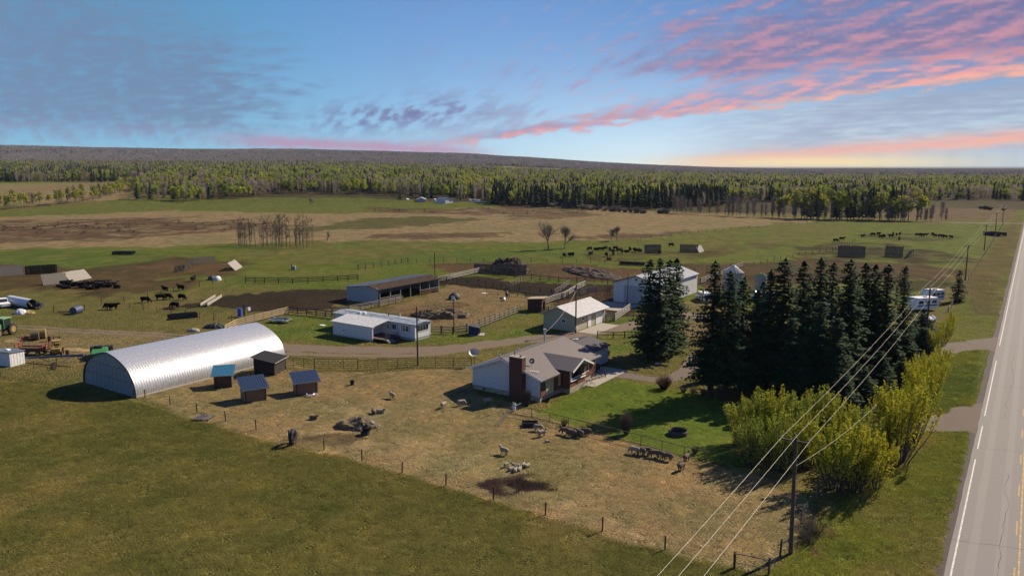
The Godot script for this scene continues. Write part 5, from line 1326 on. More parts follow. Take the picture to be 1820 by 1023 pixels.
func spruce_crown(h: float, r: float, base: float, dense := 1.0) -> ArrayMesh:
	var m := MB.new()
	var y := base
	var lop := rng.randf() * TAU
	while y < h * 0.985:
		var t := (y - base) / (h - base)
		var rad := r * pow(1.0 - t, 0.6) * (0.82 + 0.18 * sin(y * 2.3 + lop)) * (1.0 if t > 0.1 else 0.75 + t * 2.5) + 0.12
		var n := int((5.0 + 5.0 * (1.0 - t)) * dense)
		for i in n:
			var a := rng.randf() * TAU
			var l := rad * rng.randf_range(0.62, 1.12) * (1.0 + 0.1 * sin(a + lop))
			var d := Vector3(cos(a), 0, sin(a))
			var side := Vector3(-d.z, 0, d.x)
			var drop := rng.randf_range(0.16, 0.34) * (1.0 - t * 0.9)
			var steps := maxi(2, int(l / 0.3))
			for k in steps:
				var s := (k + rng.randf()) / steps
				var p := Vector3(0, y, 0) + d * l * s - Vector3(0, drop * l * s * (1.5 - 0.75 * s), 0) + rv(0.05)
				var w := (0.22 + 0.42 * (1.0 - s) * minf(1.0, l * 0.5)) * rng.randf_range(0.7, 1.3) + 0.08
				var tone := rng.randf()
				var tip := s * s
				m.col = Color(0.014 + 0.016 * tone + 0.02 * tip, 0.03 + 0.024 * tone + 0.03 * tip, 0.016 + 0.010 * tone + 0.014 * tip)
				for q in [-1.0, 1.0]:
					var e: Vector3 = p + side * q * w + d * w * rng.randf_range(0.1, 0.6) - Vector3(0, w * rng.randf_range(0.1, 0.6), 0)
					m.tri(p - d * 0.1 + Vector3(0, 0.05, 0), p + d * rng.randf_range(0.12, 0.3) + rv(0.05), e)
				if rng.randf() < 0.6: m.tri(p, p + d * 0.16 + rv(0.08), p - Vector3(0, rng.randf_range(0.18, 0.42), 0) + rv(0.1))
		y += (0.34 + 0.1 * (1.0 - t)) / sqrt(dense) * rng.randf_range(0.7, 1.3)
	for i in 14:
		var a := rng.randf() * TAU
		m.tri(Vector3(0, h * 0.95, 0), Vector3(cos(a), 0.5, sin(a)) * 0.28 + Vector3(0, h * 0.94 + i * 0.03, 0), Vector3(0, h + 0.05, 0))
	return m.mesh()

func trunk_mesh(h: float, r: float, k := 7, bend := 0.0) -> ArrayMesh:
	var m := MB.new()
	var last := Vector3.ZERO
	for i in 5:
		var p := Vector3(bend * sin(i * 0.9), h * (i + 1) / 5.0, bend * cos(i * 1.3) - bend)
		m.tube(last, p, r * (1.0 - i * 0.19), r * (1.0 - (i + 1) * 0.19), k, false)
		last = p
	return m.mesh()

func leaf(m: MB, p: Vector3, s: float):
	var a := rv(1.0).normalized(); var b := a.cross(rv(1.0)).normalized()
	m.tri(p - a * s, p + b * s * 0.55, p + a * s); m.tri(p - a * s, p + a * s, p - b * s * 0.55)

func bushy_crown(h: float, r: float, stems: int, leaves: int, c0: Color, c1: Color, size: float, low := 0.25) -> Array:
	# many upright stems from one base, set with small leaves; returns [wood, leaves]
	var w := MB.new(); var m := MB.new()
	for i in stems:
		var a := rng.randf() * TAU
		var q := sqrt(rng.randf())
		var foot := Vector3(cos(a), 0, sin(a)) * r * 0.25 * q
		var tip := Vector3(cos(a), 0, sin(a)) * r * q * rng.randf_range(0.75, 1.05) + Vector3(0, h * rng.randf_range(0.72, 1.0) * (1.0 - 0.28 * q * q), 0)
		var mid := foot.lerp(tip, 0.5) + rv(r * 0.12) + Vector3(0, h * 0.06, 0)
		w.tube(foot, mid, 0.05, 0.03, 4, false); w.tube(mid, tip, 0.03, 0.008, 4, false)
		for k in leaves / stems:
			var s := low + (1.0 - low) * pow(rng.randf(), 0.75)
			var p := foot.lerp(mid, s * 2.0) if s < 0.5 else mid.lerp(tip, s * 2.0 - 1.0)
			var spread := r * 0.15 * (1.1 - s) + 0.06
			p += rv(spread) + Vector3(0, rng.randf_range(-0.1, 0.3), 0)
			if p.y < 0.1: continue
			m.col = c0.lerp(c1, rng.randf() * rng.randf() + 0.25 * rng.randf())
			leaf(m, p, size * rng.randf_range(0.6, 1.3))
	return [w.mesh(), m.mesh()]

func branch(m: MB, p: Vector3, d: Vector3, l: float, r: float, depth: int):
	var q := p + d * l
	m.tube(p, q, r, r * 0.6, 5 if depth > 1 else 3, false)
	if depth == 0: return
	for i in (5 if depth > 1 else 7):
		var s := rng.randf_range(0.35, 1.0)
		var e := (d + rv(0.75) + Vector3(0, 0.25, 0)).normalized()
		branch(m, p.lerp(q, s), e, l * rng.randf_range(0.6, 0.9), r * 0.55, depth - 1)

func bare_tree_mesh(h: float, r: float, depth := 3, lean := 0.1) -> ArrayMesh:
	var m := MB.new()
	branch(m, Vector3.ZERO, (Vector3.UP + rv(lean)).normalized(), h * 0.3, r, depth)
	return m.mesh()

func pole_tree_mesh(h: float, r: float) -> ArrayMesh:
	# a thin dead stem with short upswept side branches
	var m := MB.new()
	var bend := rv(0.5)
	var at := func(t: float) -> Vector3: return Vector3(bend.x * t * t, h * t, bend.z * t * t)
	for i in 5: m.tube(at.call(i / 5.0), at.call((i + 1) / 5.0), r * (1.0 - i * 0.17), r * (1.0 - (i + 1) * 0.17), 5, false)
	for i in 22:
		var p: Vector3 = at.call(rng.randf_range(0.25, 1.0))
		branch(m, p, (Vector3(rng.randf_range(-1, 1), 0.9, rng.randf_range(-1, 1))).normalized(), h * rng.randf_range(0.08, 0.18), r * 0.3, 1)
	return m.mesh()

func twig_bush_mesh(h: float, r: float, n: int, w := 0.012) -> ArrayMesh:
	var m := MB.new()
	for i in n:
		var a := rng.randf() * TAU
		var q := sqrt(rng.randf())
		var f := Vector3(cos(a), 0, sin(a)) * r * 0.3 * q
		var t := Vector3(cos(a), 0, sin(a)) * r * q + Vector3(0, h * rng.randf_range(0.6, 1.0) * (1.05 - 0.35 * q * q), 0)
		var c := f.lerp(t, 0.55) + rv(0.08)
		m.tube(f, c, w * 1.6, w, 3, false); m.tube(c, t, w, w * 0.4, 3, false)
		for k in 3:
			var p := c.lerp(t, rng.randf())
			m.tube(p, p + (t - c).normalized().rotated(Vector3.UP, rng.randf_range(-1.2, 1.2)) * h * 0.22 + rv(0.1), w * 0.7, w * 0.3, 3, false)
	return m.mesh()

func make_yard_trees():
	# spruces: four crowns of unlike shape, used in turn
	var kinds := []
	for i in 5:
		var r: float = [3.5, 2.5, 2.9, 2.2, 3.0][i]
		var h: float = [17.6, 15.5, 16.0, 14.0, 15.0][i]
		kinds.append([spruce_crown(h, r, [2.6, 1.2, 1.4, 1.2, 0.6][i], 1.35), trunk_mesh(h * 0.97, [0.36, 0.26, 0.28, 0.22, 0.25][i]), h])
	var row := [
		[Vector3(-47.43, 15.25, -107.64), 1], [Vector3(-45.42, 15.67, -106.46), 2], [Vector3(-45.26, 15.08, -109.97), 1], [Vector3(-45.54, 14.99, -113.36), 3],
		[Vector3(-31.92, 17.69, -91.98), 0], [Vector3(-30.17, 16.49, -92.6), 0], [Vector3(-29.96, 15.09, -97.52), 2], [Vector3(-28.02, 13.65, -96.99), 1], [Vector3(-27.44, 15.82, -100.47), 2],
		[Vector3(-25.96, 17.44, -101.48), 0], [Vector3(-25.12, 16.47, -108.02), 3], [Vector3(-22.12, 17.51, -104.08), 2], [Vector3(-22.01, 16.1, -111.54), 1], [Vector3(-18.91, 17.29, -106.25), 0],
		[Vector3(-23.26, 11.13, -95.58), 4], [Vector3(-20.36, 13.22, -97.54), 4], [Vector3(-18.57, 15.95, -115.3), 2], [Vector3(-17.6, 15.56, -117.43), 3], [Vector3(-15.92, 15.71, -117.1), 1], [Vector3(-14.95, 14.49, -127.09), 2],
		[Vector3(-31.05, 12.85, -110.21), 3], [Vector3(-26.85, 12.11, -119.03), 1], [Vector3(-21.18, 12.96, -122.87), 3], [Vector3(-18.42, 11.3, -97.75), 4]]
	var place := ["tall spruce in the clump of four between lawn and garage lane", "tall dark spruce in the belt between lawn and driveway"]
	for i in row.size():
		var k = kinds[row[i][1]]
		var p: Vector3 = row[i][0]
		var s: float = p.y / k[2]
		var t := thing("spruce_tree", place[0 if i < 4 else 1], "tree", Vector3(p.x, 0, p.z), rng.randf() * TAU, "spruces by the lane" if i < 4 else "spruces of the yard belt")
		var wide := sqrt(s) * rng.randf_range(1.15, 1.55)
		t.scale = Vector3(wide, s, wide)
		part("trunk", k[1], M["bark"], t)
		part("crown", k[0], M["needle"], t)
	# the low dense evergreens on the east side of the belt
	var low := []
	for i in 3: low.append([spruce_crown(7.0, 3.2, 0.2, 1.7), trunk_mesh(6.4, 0.2)])
	var lows := [Vector3(-14.33, 2.64, -150.73), Vector3(-14.65, 3.52, -139.98), Vector3(-14.52, 4.37, -127.38), Vector3(-12.64, 4.11, -135.18), Vector3(-14.3, 5.37, -115.35), Vector3(-14.38, 6.18, -104.44), Vector3(-15.37, 5.23, -98.73), Vector3(-12.6, 3.84, -110.53), Vector3(-16.59, 4.83, -95.02)]
	for i in lows.size():
		var p: Vector3 = lows[i]
		var t := thing("evergreen_shrub", "broad low evergreen filling the east side of the spruce belt", "tree", Vector3(p.x, 0, p.z), rng.randf() * TAU, "broad evergreens of the yard belt")
		t.scale = Vector3(1.0, clampf(p.y / 7.0, 0.55, 1.25), 1.0)
		part("trunk", low[i % 3][1], M["bark"], t)
		part("crown", low[i % 3][0], M["needle"], t)
	var t := thing("spruce_tree", "small lone spruce beside the roadside fence north of the parked caravan", "tree", Vector3(-11.99, 0, -191.2), 0.4)
	part("trunk", trunk_mesh(6.0, 0.16), M["bark"], t)
	part("crown", spruce_crown(6.8, 2.3, 0.4, 1.3), M["needle"], t)
	# yellow-green willows and poplars between yard and road
	var g := []
	for i in 4: g.append(bushy_crown(7.0, 2.5, 44, 4000, [Color(0.37, 0.40, 0.04), Color(0.32, 0.37, 0.045), Color(0.42, 0.41, 0.035), Color(0.29, 0.36, 0.05)][i], Color(0.2, 0.2, 0.03), 0.11, 0.05))
	for i in 3: g.append(bushy_crown(7.5, 2.9, 28, 3500, [Color(0.43, 0.42, 0.035), Color(0.38, 0.41, 0.04), Color(0.46, 0.43, 0.03)][i], Color(0.26, 0.23, 0.025), 0.12, 0.2))
	var spots := [
		[Vector3(-23.43, 6.15, -77.93), 0], [Vector3(-21.61, 7.35, -77.18), 1], [Vector3(-20.3, 7.7, -78.07), 2], [Vector3(-18.69, 7.5, -78.01), 3], [Vector3(-17.4, 7.47, -80.03), 0], [Vector3(-15.95, 6.99, -81.01), 1], [Vector3(-14.49, 6.91, -80.85), 2], [Vector3(-20.79, 6.19, -72.61), 3], [Vector3(-18.19, 6.55, -73), 1], [Vector3(-16.3, 6.6, -74.96), 2],
		[Vector3(-12.67, 6.92, -71.34), 5], [Vector3(-11.18, 7.32, -72.06), 4], [Vector3(-9.92, 6.58, -73.51), 6], [Vector3(-11.81, 7.41, -78.34), 1], [Vector3(-10.33, 7.19, -82.55), 6], [Vector3(-8.93, 8.08, -81.69), 4], [Vector3(-8.63, 7.79, -88.76), 5], [Vector3(-8.91, 7.21, -98.96), 6], [Vector3(-10.26, 5.7, -103.28), 4], [Vector3(-8.73, 6.91, -108.27), 5], [Vector3(-8.68, 5.96, -116.43), 4], [Vector3(-10.12, 5.21, -112.2), 6], [Vector3(-10.41, 4.2, -143.84), 5], [Vector3(-10.88, 3.98, -135.02), 4], [Vector3(-10.04, 3.4, -151.41), 6]]
	for i in spots.size():
		var p: Vector3 = spots[i][0]
		var k: Array = g[spots[i][1]]
		var a: bool = i < 10
		t = thing("willow_tree" if a else "poplar_tree", "many-stemmed yellow-green willow in the thicket at the lawn corner" if a else "fresh yellow-green poplar in the row beside the road verge", "tree", Vector3(p.x, 0, p.z), rng.randf() * TAU, "willow thicket" if a else "poplars by the road")
		var s := clampf(p.y / 7.2, 0.6, 1.6)
		var fat := minf(s, 1.15) * rng.randf_range(0.75, 1.15)
		t.scale = Vector3(fat, s * rng.randf_range(0.9, 1.06), fat)
		t.rotation.x = rng.randf_range(-0.06, 0.06)
		part("stems", k[0], M["bark_grey"], t)
		part("crown", k[1], M["leaf"], t)
	# bare shrubs about the lawn and yard
	var b1 := twig_bush_mesh(1.9, 1.15, 260)
	var b2 := twig_bush_mesh(2.6, 0.75, 200)
	var b3 := twig_bush_mesh(0.9, 0.5, 70)
	solo("bare_shrub", b1, M["wood_brown"], "round leafless brown shrub where the garden path bends", "shrub", Vector3(-38.47, 0, -92.69))
	solo("bare_shrub", b2, M["bark_grey"], "tall leafless shrub inside the mesh fence on the lawn", "shrub", Vector3(-34.9, 0, -73.92))
	for p in [Vector3(-35.73, 0, -92.68), Vector3(-34.51, 0, -92.9), Vector3(-33.15, 0, -92.91)]: solo("bare_shrub", b3, M["wood_old"], "knee-high twiggy shrub in the short row beside the big spruce", "shrub", p, rng.randf() * 6.0, "twiggy row by the spruce")
	solo("bare_shrub", b3, M["wood_brown"], "small leafless shrub at the mesh fence above the grazing sheep", "shrub", Vector3(-41.94, 0, -72.51))
	solo("bare_shrub", b3, M["wood_brown"], "small leafless shrub at the east end of the mesh fence", "shrub", Vector3(-26.57, 0, -72.67))
	solo("bare_shrub", b1, M["wood_old"], "leafless shrub against the back corner of the farmhouse", "shrub", Vector3(-52.22, 0, -101.85), 1.0)
	solo("bare_shrub", b2, M["bark_grey"], "leafless shrub in the corner between chimney and front wall", "shrub", Vector3(-49.38, 0, -76.24), 2.0).scale = Vector3(0.7, 0.85, 0.7)
	var red := twig_bush_mesh(1.3, 0.9, 60)
	for p in [Vector3(-12.85, 0, -60.19), Vector3(-12.16, 0, -59.43), Vector3(-12.12, 0, -61.48), Vector3(-13, 0, -62.3)]: solo("bare_shrub", red, M["wood_old"], "reddish leafless shrub on the bank below the power pole", "shrub", p, rng.randf() * 6.0, "reddish shrubs by the pole")

# trees of the distance, each built at a height of about one metre and scaled up
func far_conifer() -> ArrayMesh:
	var m := MB.new()
	var n := 17
	for j in n:
		var t := float(j) / n
		var r := 0.155 * pow(1.0 - t, 0.8) + 0.012
		var y := 0.09 + 0.9 * t
		for i in 6:
			var a := rng.randf() * TAU
			var tone := rng.randf_range(0.65, 1.3)
			m.col = Color(tone, tone, tone)
			var d := Vector3(cos(a), 0, sin(a)); var s := Vector3(-d.z, 0, d.x)
			var l := r * rng.randf_range(0.7, 1.2)
			m.tri(Vector3(0, y + 0.07, 0), d * l + s * l * 0.5 + Vector3(0, y - 0.03 * rng.randf(), 0), d * l - s * l * 0.5 + Vector3(0, y - 0.03 * rng.randf(), 0))
	m.col = Color(1, 1, 1)
	m.tube(Vector3.ZERO, Vector3(0, 0.2, 0), 0.014, 0.012, 4, false)
	return m.mesh()

func far_leafy(n: int, size: float) -> ArrayMesh:
	var m := MB.new()
	var lobes := []
	for i in 7: lobes.append(Vector3(rng.randf_range(-0.12, 0.12), rng.randf_range(0.42, 0.86), rng.randf_range(-0.12, 0.12)))
	for i in n:
		var o: Vector3 = lobes[i % 7]
		var p := o + rv(1.0).normalized() * 0.14 * sqrt(rng.randf())
		var tone := rng.randf_range(0.6, 1.3)
		m.col = Color(tone, tone, tone)
		leaf(m, p, size * rng.randf_range(0.6, 1.2))
	return m.mesh()

func far_stick(k := 1.0) -> ArrayMesh:
	var m := MB.new()
	var x := rng.randf_range(-0.03, 0.03)
	m.tube(Vector3.ZERO, Vector3(x, 0.5, 0), 0.012 * k, 0.009 * k, 4, false)
	m.tube(Vector3(x, 0.5, 0), Vector3(x * 1.5, 0.95, 0.02), 0.009 * k, 0.003 * k, 4, false)
	return m.mesh()

func far_bare(n: int, w: float) -> ArrayMesh:
	var m := MB.new()
	m.tube(Vector3.ZERO, Vector3(0, 0.6, 0), 0.012, 0.007, 4, false)
	for i in n:
		var a := rng.randf() * TAU
		var y := rng.randf_range(0.12, 0.8)
		var l := rng.randf_range(0.12, 0.27)
		var p := Vector3(0, y, 0) + Vector3(cos(a), 0, sin(a)) * 0.055 * rng.randf()
		var d := Vector3(cos(a) * 0.5, rng.randf_range(0.6, 1.5), sin(a) * 0.5).normalized()
		var s := d.cross(rv(1.0)).normalized() * w
		var tone := rng.randf_range(0.7, 1.3)
		m.col = Color(tone, tone, tone)
		m.tri(p - s, p + s, p + d * l)
	return m.mesh()

func clump(src: Array, n: int, r: float, tint: Array) -> ArrayMesh:
	# a stand of trees gathered into one patch, for the far hills
	var m := MB.new()
	for i in n:
		var k := rng.randi() % src.size()
		var me: ArrayMesh = src[k]
		var ar := me.surface_get_arrays(0)
		var o := Vector3(rng.randf_range(-r, r), 0, rng.randf_range(-r, r))
		var h := rng.randf_range(11.0, 17.0)
		var b := Basis(Vector3.UP, rng.randf() * TAU).scaled(Vector3(h, h, h))
		var c: Color = tint[k]
		for j in ar[Mesh.ARRAY_VERTEX].size():
			m.v.append(b * ar[Mesh.ARRAY_VERTEX][j] + o)
			m.n.append((b * ar[Mesh.ARRAY_NORMAL][j]).normalized())
			m.c.append(ar[Mesh.ARRAY_COLOR][j] * c)
	return m.mesh()

var woods := {}

func sow(kind: String, p: Vector2, h: float, c: Color):
	if not woods.has(kind): woods[kind] = []
	woods[kind].append([Vector3(p.x, land(p.x, p.y) - 0.2, p.y), h, c])

func forest(pts: Array, gap: float, mix: Array, hmin: float, hmax: float, clear := []):
	# mix: shares of conifer, leafy, bare
	var poly := PackedVector2Array(pts)
	var r := Rect2(poly[0], Vector2.ZERO)
	for q in poly: r = r.expand(q)
	var n := int(r.get_area() / (gap * gap))
	for i in n:
		var p := r.position + Vector2(rng.randf(), rng.randf()) * r.size
		if not Geometry2D.is_point_in_polygon(p, poly): continue
		var skip := false
		for c in clear:
			if Geometry2D.is_point_in_polygon(p, c): skip = true
		if skip: continue
		# stands of one kind hold together
		var s := nz.get_noise_2d(p.x * 0.5, p.y * 0.5) * 0.75 + 0.5
		var u := fposmod(rng.randf() * 0.32 + s * 2.2, 1.0)
		var h := rng.randf_range(hmin, hmax)
		var v := nz.get_noise_2d(p.x * 0.8 + 900.0, p.y * 0.8)
		if u < mix[0]: sow("conifer", p, h, CON * rng.randf_range(0.8, 1.3))
		elif u < mix[0] + mix[1]: sow("leafy", p, h * 0.92, LEAFY.lerp(LEAFY2, clampf(0.5 + v * 1.2, 0.0, 1.0)) * rng.randf_range(0.8, 1.15))
		else: sow("bare", p, h * 0.95, BARE.lerp(BARE2, rng.randf()) * rng.randf_range(0.8, 1.2))

const CON := Color(0.022, 0.038, 0.022)
const LEAFY := Color(0.34, 0.36, 0.05)
const LEAFY2 := Color(0.16, 0.21, 0.05)
const BARE := Color(0.24, 0.20, 0.175)
const BARE2 := Color(0.31, 0.26, 0.215)

func make_far_trees():
	var con := []; var lea := []; var bar := []
	for i in 3:
		con.append(far_conifer()); lea.append(far_leafy(210, 0.052)); bar.append(far_bare(150, 0.008))
	# single trees one can tell apart: rows and forest edge
	var small_trunk := far_stick()
	var edges := [
		["leafy", "young yellow-green aspen in the open row across the west field", "aspens of the west row", [Vector2(-548.7, -205.71), Vector2(-572.41, -234.48), Vector2(-583.78, -260.71), Vector2(-596.45, -289.93), Vector2(-627.92, -334.18), Vector2(-696.29, -397.16)], 60, 9.0, 14.0, 5.0],
		["bare", "bare pale aspen in the row beyond the western fields", "bare aspens of the west row", [Vector2(-579.88, -237.58), Vector2(-599.92, -287.58), Vector2(-686.16, -388.68), Vector2(-621.61, -403.28), Vector2(-613.97, -468.79)], 26, 9.0, 14.0, 6.0],
		["leafy", "light green aspen at the edge of the forest west of the far farm", "aspens at the west forest edge", [Vector2(-706.78, -405.95), Vector2(-621.61, -403.28), Vector2(-632.65, -489.73), Vector2(-634.9, -563.61), Vector2(-550.1, -545.64)], 40, 11.0, 16.0, 10.0],
		["conifer", "dark spruce at the front edge of the northern forest", "spruces of the forest edge", [Vector2(-319.78, -487.42), Vector2(-282.72, -482.95), Vector2(-248.73, -487.59), Vector2(-218.88, -516.87), Vector2(-203.53, -566.14)], 60, 13.0, 17.0, 9.0],
		["leafy", "green poplar in the shelter belt across the north field", "poplars of the north belt", [Vector2(-124.44, -460.26), Vector2(-101.81, -457.65), Vector2(-78.9, -461.84), Vector2(-60.13, -469.07), Vector2(-46.82, -472.72)], 34, 11.0, 19.0, 5.0],
		["bare", "slender leafless tree in the shelter belt across the north field", "bare trees of the north belt", [Vector2(-194, -467.48), Vector2(-157.14, -457.31), Vector2(-123.03, -455.11), Vector2(-92.84, -458), Vector2(-70.37, -462.14), Vector2(-36.28, -474.59)], 70, 8.0, 14.0, 4.0],
		["conifer", "dark spruce standing in the shelter belt across the north field", "spruces of the north belt", [Vector2(-110.97, -457.3), Vector2(-87.62, -461.54), Vector2(-68.56, -468.85), Vector2(-63.97, -466.47)], 14, 13.0, 19.0, 4.0]]
	for e in edges:
		var cv := Curve2D.new()
		for p in e[3]: cv.add_point(p)
		for i in e[4]:
			var p: Vector2 = cv.sample_baked(cv.get_baked_length() * (i + rng.randf()) / e[4]) + Vector2(rng.randf_range(-1, 1), rng.randf_range(-1, 1)) * e[7]
			var h := rng.randf_range(e[5], e[6])
			var t := thing({"leafy": "aspen_tree", "bare": "leafless_tree", "conifer": "forest_spruce"}[e[0]], e[1], "tree", Vector3(p.x, land(p.x, p.y), p.y), rng.randf() * TAU, e[2])
			t.scale = Vector3.ONE * h
			var src: ArrayMesh = {"leafy": lea, "bare": bar, "conifer": con}[e[0]][i % 3]
			if e[0] != "conifer": part("trunk", small_trunk, M["bark_pale"] if i % 2 else M["bark_grey"], t)
			part("crown", src, M[["far_con", "far_leaf", "far_bare"][["conifer", "leafy", "bare"].find(e[0])] + str(i % 3)], t)
	# the dead stand on the rough field, and the lone bare trees
	var dead := []
	for i in 4: dead.append(pole_tree_mesh(9.5, 0.12))
	for i in 42:
		var quad: Array = [Vector2(-242.74, -174.86), Vector2(-216.38, -187.92), Vector2(-228.82, -202.16), Vector2(-256.97, -188.55)]
		var a := rng.randf(); var b := rng.randf()
		var p: Vector2 = quad[0].lerp(quad[1], a).lerp(quad[3].lerp(quad[2], a), b)
		solo("dead_tree", dead[i % 4], M["bark_grey"], "slim leafless tree in the dead stand on the rough field", "tree", Vector3(p.x, 0, p.y), rng.randf() * TAU, "dead stand on the rough field").scale = Vector3.ONE * rng.randf_range(0.75, 1.1)
	var big := bare_tree_mesh(13.0, 0.24, 4, 0.15)
	var big2 := bare_tree_mesh(11.0, 0.2, 4, 0.3)
	solo("bare_tree", big, M["bark_pale"], "wide leafless tree, the larger of the pair on the pasture edge", "tree", Vector3(-142.29, 0, -233.44))
	solo("bare_tree", big2, M["bark_pale"], "leafless tree, the leaning one of the pair on the pasture edge", "tree", Vector3(-139.57, 0, -239.93), 1.5)
	solo("bare_tree", big2, M["bark_pale"], "small leafless tree with a white stone at its foot", "tree", Vector3(-138.09, 0, -274.67), 3.0).scale = Vector3.ONE * 0.62
	solo("bare_tree", big2, M["bark_grey"], "small leafless tree, darker of the second pair on the pasture", "tree", Vector3(-136.24, 0, -275.93), 4.4).scale = Vector3.ONE * 0.72
	solo("bare_tree", big2, M["bark_pale"], "lone bare tree out on the green field towards the far farm", "tree", Vector3(-453.3, 0, -397), 2.0).scale = Vector3.ONE * 0.75
	solo("broken_tree", bare_tree_mesh(7.0, 0.2, 2, 0.9), M["bark_grey"], "fallen forked dead tree beside the dead stand", "tree", Vector3(-232.17, 0, -210.97), 1.0)
	# woods
	var holes := [PackedVector2Array([Vector2(-701.75, -712.42), Vector2(-933.33, -947.52), Vector2(-871.14, -1005), Vector2(-660.36, -750.95)]), PackedVector2Array([Vector2(-1180.6, -1614.37), Vector2(-2007.02, -2744.43), Vector2(-1698.05, -2945.61), Vector2(-1011.32, -1725.47)])]
	forest([Vector2(-948.97, -315.36), Vector2(-854.86, -436.82), Vector2(-748.96, -551.32), Vector2(-1208.01, -889.22), Vector2(-1432.72, -712.25), Vector2(-1518.36, -504.57)], 6.5, [0.34, 0.33, 0.33], 10, 15)
	forest([Vector2(-598.5, -343.37), Vector2(-548.64, -357.8), Vector2(-549.95, -433.08), Vector2(-750.28, -598.9), Vector2(-828.45, -485.04)], 6.0, [0.08, 0.42, 0.5], 11, 15)
	forest([Vector2(-768.44, -468.5), Vector2(-612.8, -482.58), Vector2(-538.98, -535.82), Vector2(-404.99, -570.95), Vector2(-566.68, -823.94), Vector2(-906.69, -1318.3), Vector2(-1165.55, -1096.13), Vector2(-1323.43, -806.87)], 6.2, [0.12, 0.6, 0.28], 11, 17, holes)
	forest([Vector2(-576.47, -447.87), Vector2(-545.29, -485.35), Vector2(-507.05, -511.17), Vector2(-370.28, -522.01), Vector2(-480.2, -676.98), Vector2(-609.9, -606.32), Vector2(-675.65, -532.07)], 6.2, [0.1, 0.5, 0.4], 11, 16)
	forest([Vector2(-352.43, -485.59), Vector2(-317.41, -491.4), Vector2(-257.25, -503.04), Vector2(-215.77, -527.58), Vector2(-195.74, -577.74), Vector2(-226.46, -683.46), Vector2(-305.39, -618.74), Vector2(-409.11, -568)], 5.2, [0.55, 0.33, 0.12], 11, 17)
	forest([Vector2(-409.11, -568), Vector2(-305.39, -618.74), Vector2(-226.46, -683.46), Vector2(-314.52, -949.25), Vector2(-497.56, -701.45)], 6.5, [0.2, 0.55, 0.25], 11, 15)
	forest([Vector2(-209.45, -604.76), Vector2(-173.53, -667.82), Vector2(-131.27, -677.4), Vector2(-84, -694.94), Vector2(-114.11, -1043.78), Vector2(-320.89, -947.12)], 5.6, [0.36, 0.4, 0.24], 11, 16)
	forest([Vector2(-99.88, -753.41), Vector2(-72.14, -736.48), Vector2(-51.72, -798.33), Vector2(51.19, -798.36), Vector2(67.19, -1047.85), Vector2(-114.11, -1043.78)], 6.5, [0.25, 0.35, 0.4], 10, 15)
	forest([Vector2(-480.2, -676.98), Vector2(-308.23, -930.27), Vector2(-111.94, -1023.9), Vector2(65.91, -1027.89), Vector2(147.18, -2295.29), Vector2(-578.43, -2226.08), Vector2(-1330.68, -1875.98)], 8.0, [0.15, 0.5, 0.35], 10, 15, holes)
	forest([Vector2(-1518.36, -504.57), Vector2(-1219.29, -873.68), Vector2(-858.95, -1229.72), Vector2(-1317.06, -1885.56), Vector2(-2182.64, -725.33)], 9.0, [0.18, 0.4, 0.42], 11, 15)
	var stuff := {"conifer": con, "leafy": lea, "bare": bar}
	for k in stuff:
		for i in 3:
			var list: Array = []
			for j in woods[k].size():
				if j % 3 == i: list.append(woods[k][j])
			scatter("forest", "distant woods of %s seen across the fields" % {"conifer": "dark spruce", "leafy": "fresh yellow-green aspen", "bare": "leafless grey aspen"}[k] + [", broad crowns", ", narrow crowns", ", mixed crowns"][i], stuff[k][i], list)
	woods = {}
	# the far hills: stands of many trees
	var tint := []
	for i in 9: tint.append([CON, CON * 1.2, CON, LEAFY2, LEAFY, LEAFY2, BARE, BARE2, BARE][i])
	var src := con + lea + bar
	var stands := []
	for i in 5:
		stands.append(clump([src[6], src[7], src[8], src[0], src[3], src[6], src[7]] if i < 3 else [src[0], src[1], src[3], src[4], src[6]], 15, 16.0, [Color(0.30, 0.25, 0.235), Color(0.36, 0.305, 0.28), Color(0.31, 0.26, 0.25), CON * 1.3, LEAFY2, Color(0.36, 0.305, 0.28), Color(0.30, 0.25, 0.235)] if i < 3 else [CON, CON, LEAFY, LEAFY2, BARE]))
	var poly := PackedVector2Array([Vector2(-2144.59, -680.61), Vector2(-1828.94, -1310.52), Vector2(-1137.73, -1941.15), Vector2(-428.06, -2208.91), Vector2(164.15, -2244), Vector2(496.11, -6781.88), Vector2(-1293.7, -6675.8), Vector2(-3438.47, -5866.59), Vector2(-5527.47, -3960.69), Vector2(-6481.43, -2056.95)])
	var box := Rect2(poly[0], Vector2.ZERO)
	for q in poly: box = box.expand(q)
	var lists := [[], [], [], [], []]
	for i in int(box.get_area() / 900.0):
		var p := box.position + Vector2(rng.randf(), rng.randf()) * box.size
		if p.length() > 4200.0 and rng.randf() < 0.45: continue
		if not Geometry2D.is_point_in_polygon(p, poly): continue
		if Geometry2D.is_point_in_polygon(p, holes[1]): continue
		var s := nz.get_noise_2d(p.x * 0.3, p.y * 0.3)
		if s > 0.33 and p.length() < 5000.0: continue
		var k := rng.randi() % 3 if rng.randf() + s < 0.95 else 3 + rng.randi() % 2
		lists[k].append([Vector3(p.x, land(p.x, p.y) - 0.5, p.y), 1.0, Color.WHITE * rng.randf_range(0.85, 1.15)])
	for i in 5: scatter("hill_forest", "wooded far hills below the sky, stands of %s" % ["leafless trees", "leafless trees and aspen", "leafless trees and spruce", "spruce and aspen", "aspen and spruce"][i], stands[i], lists[i])

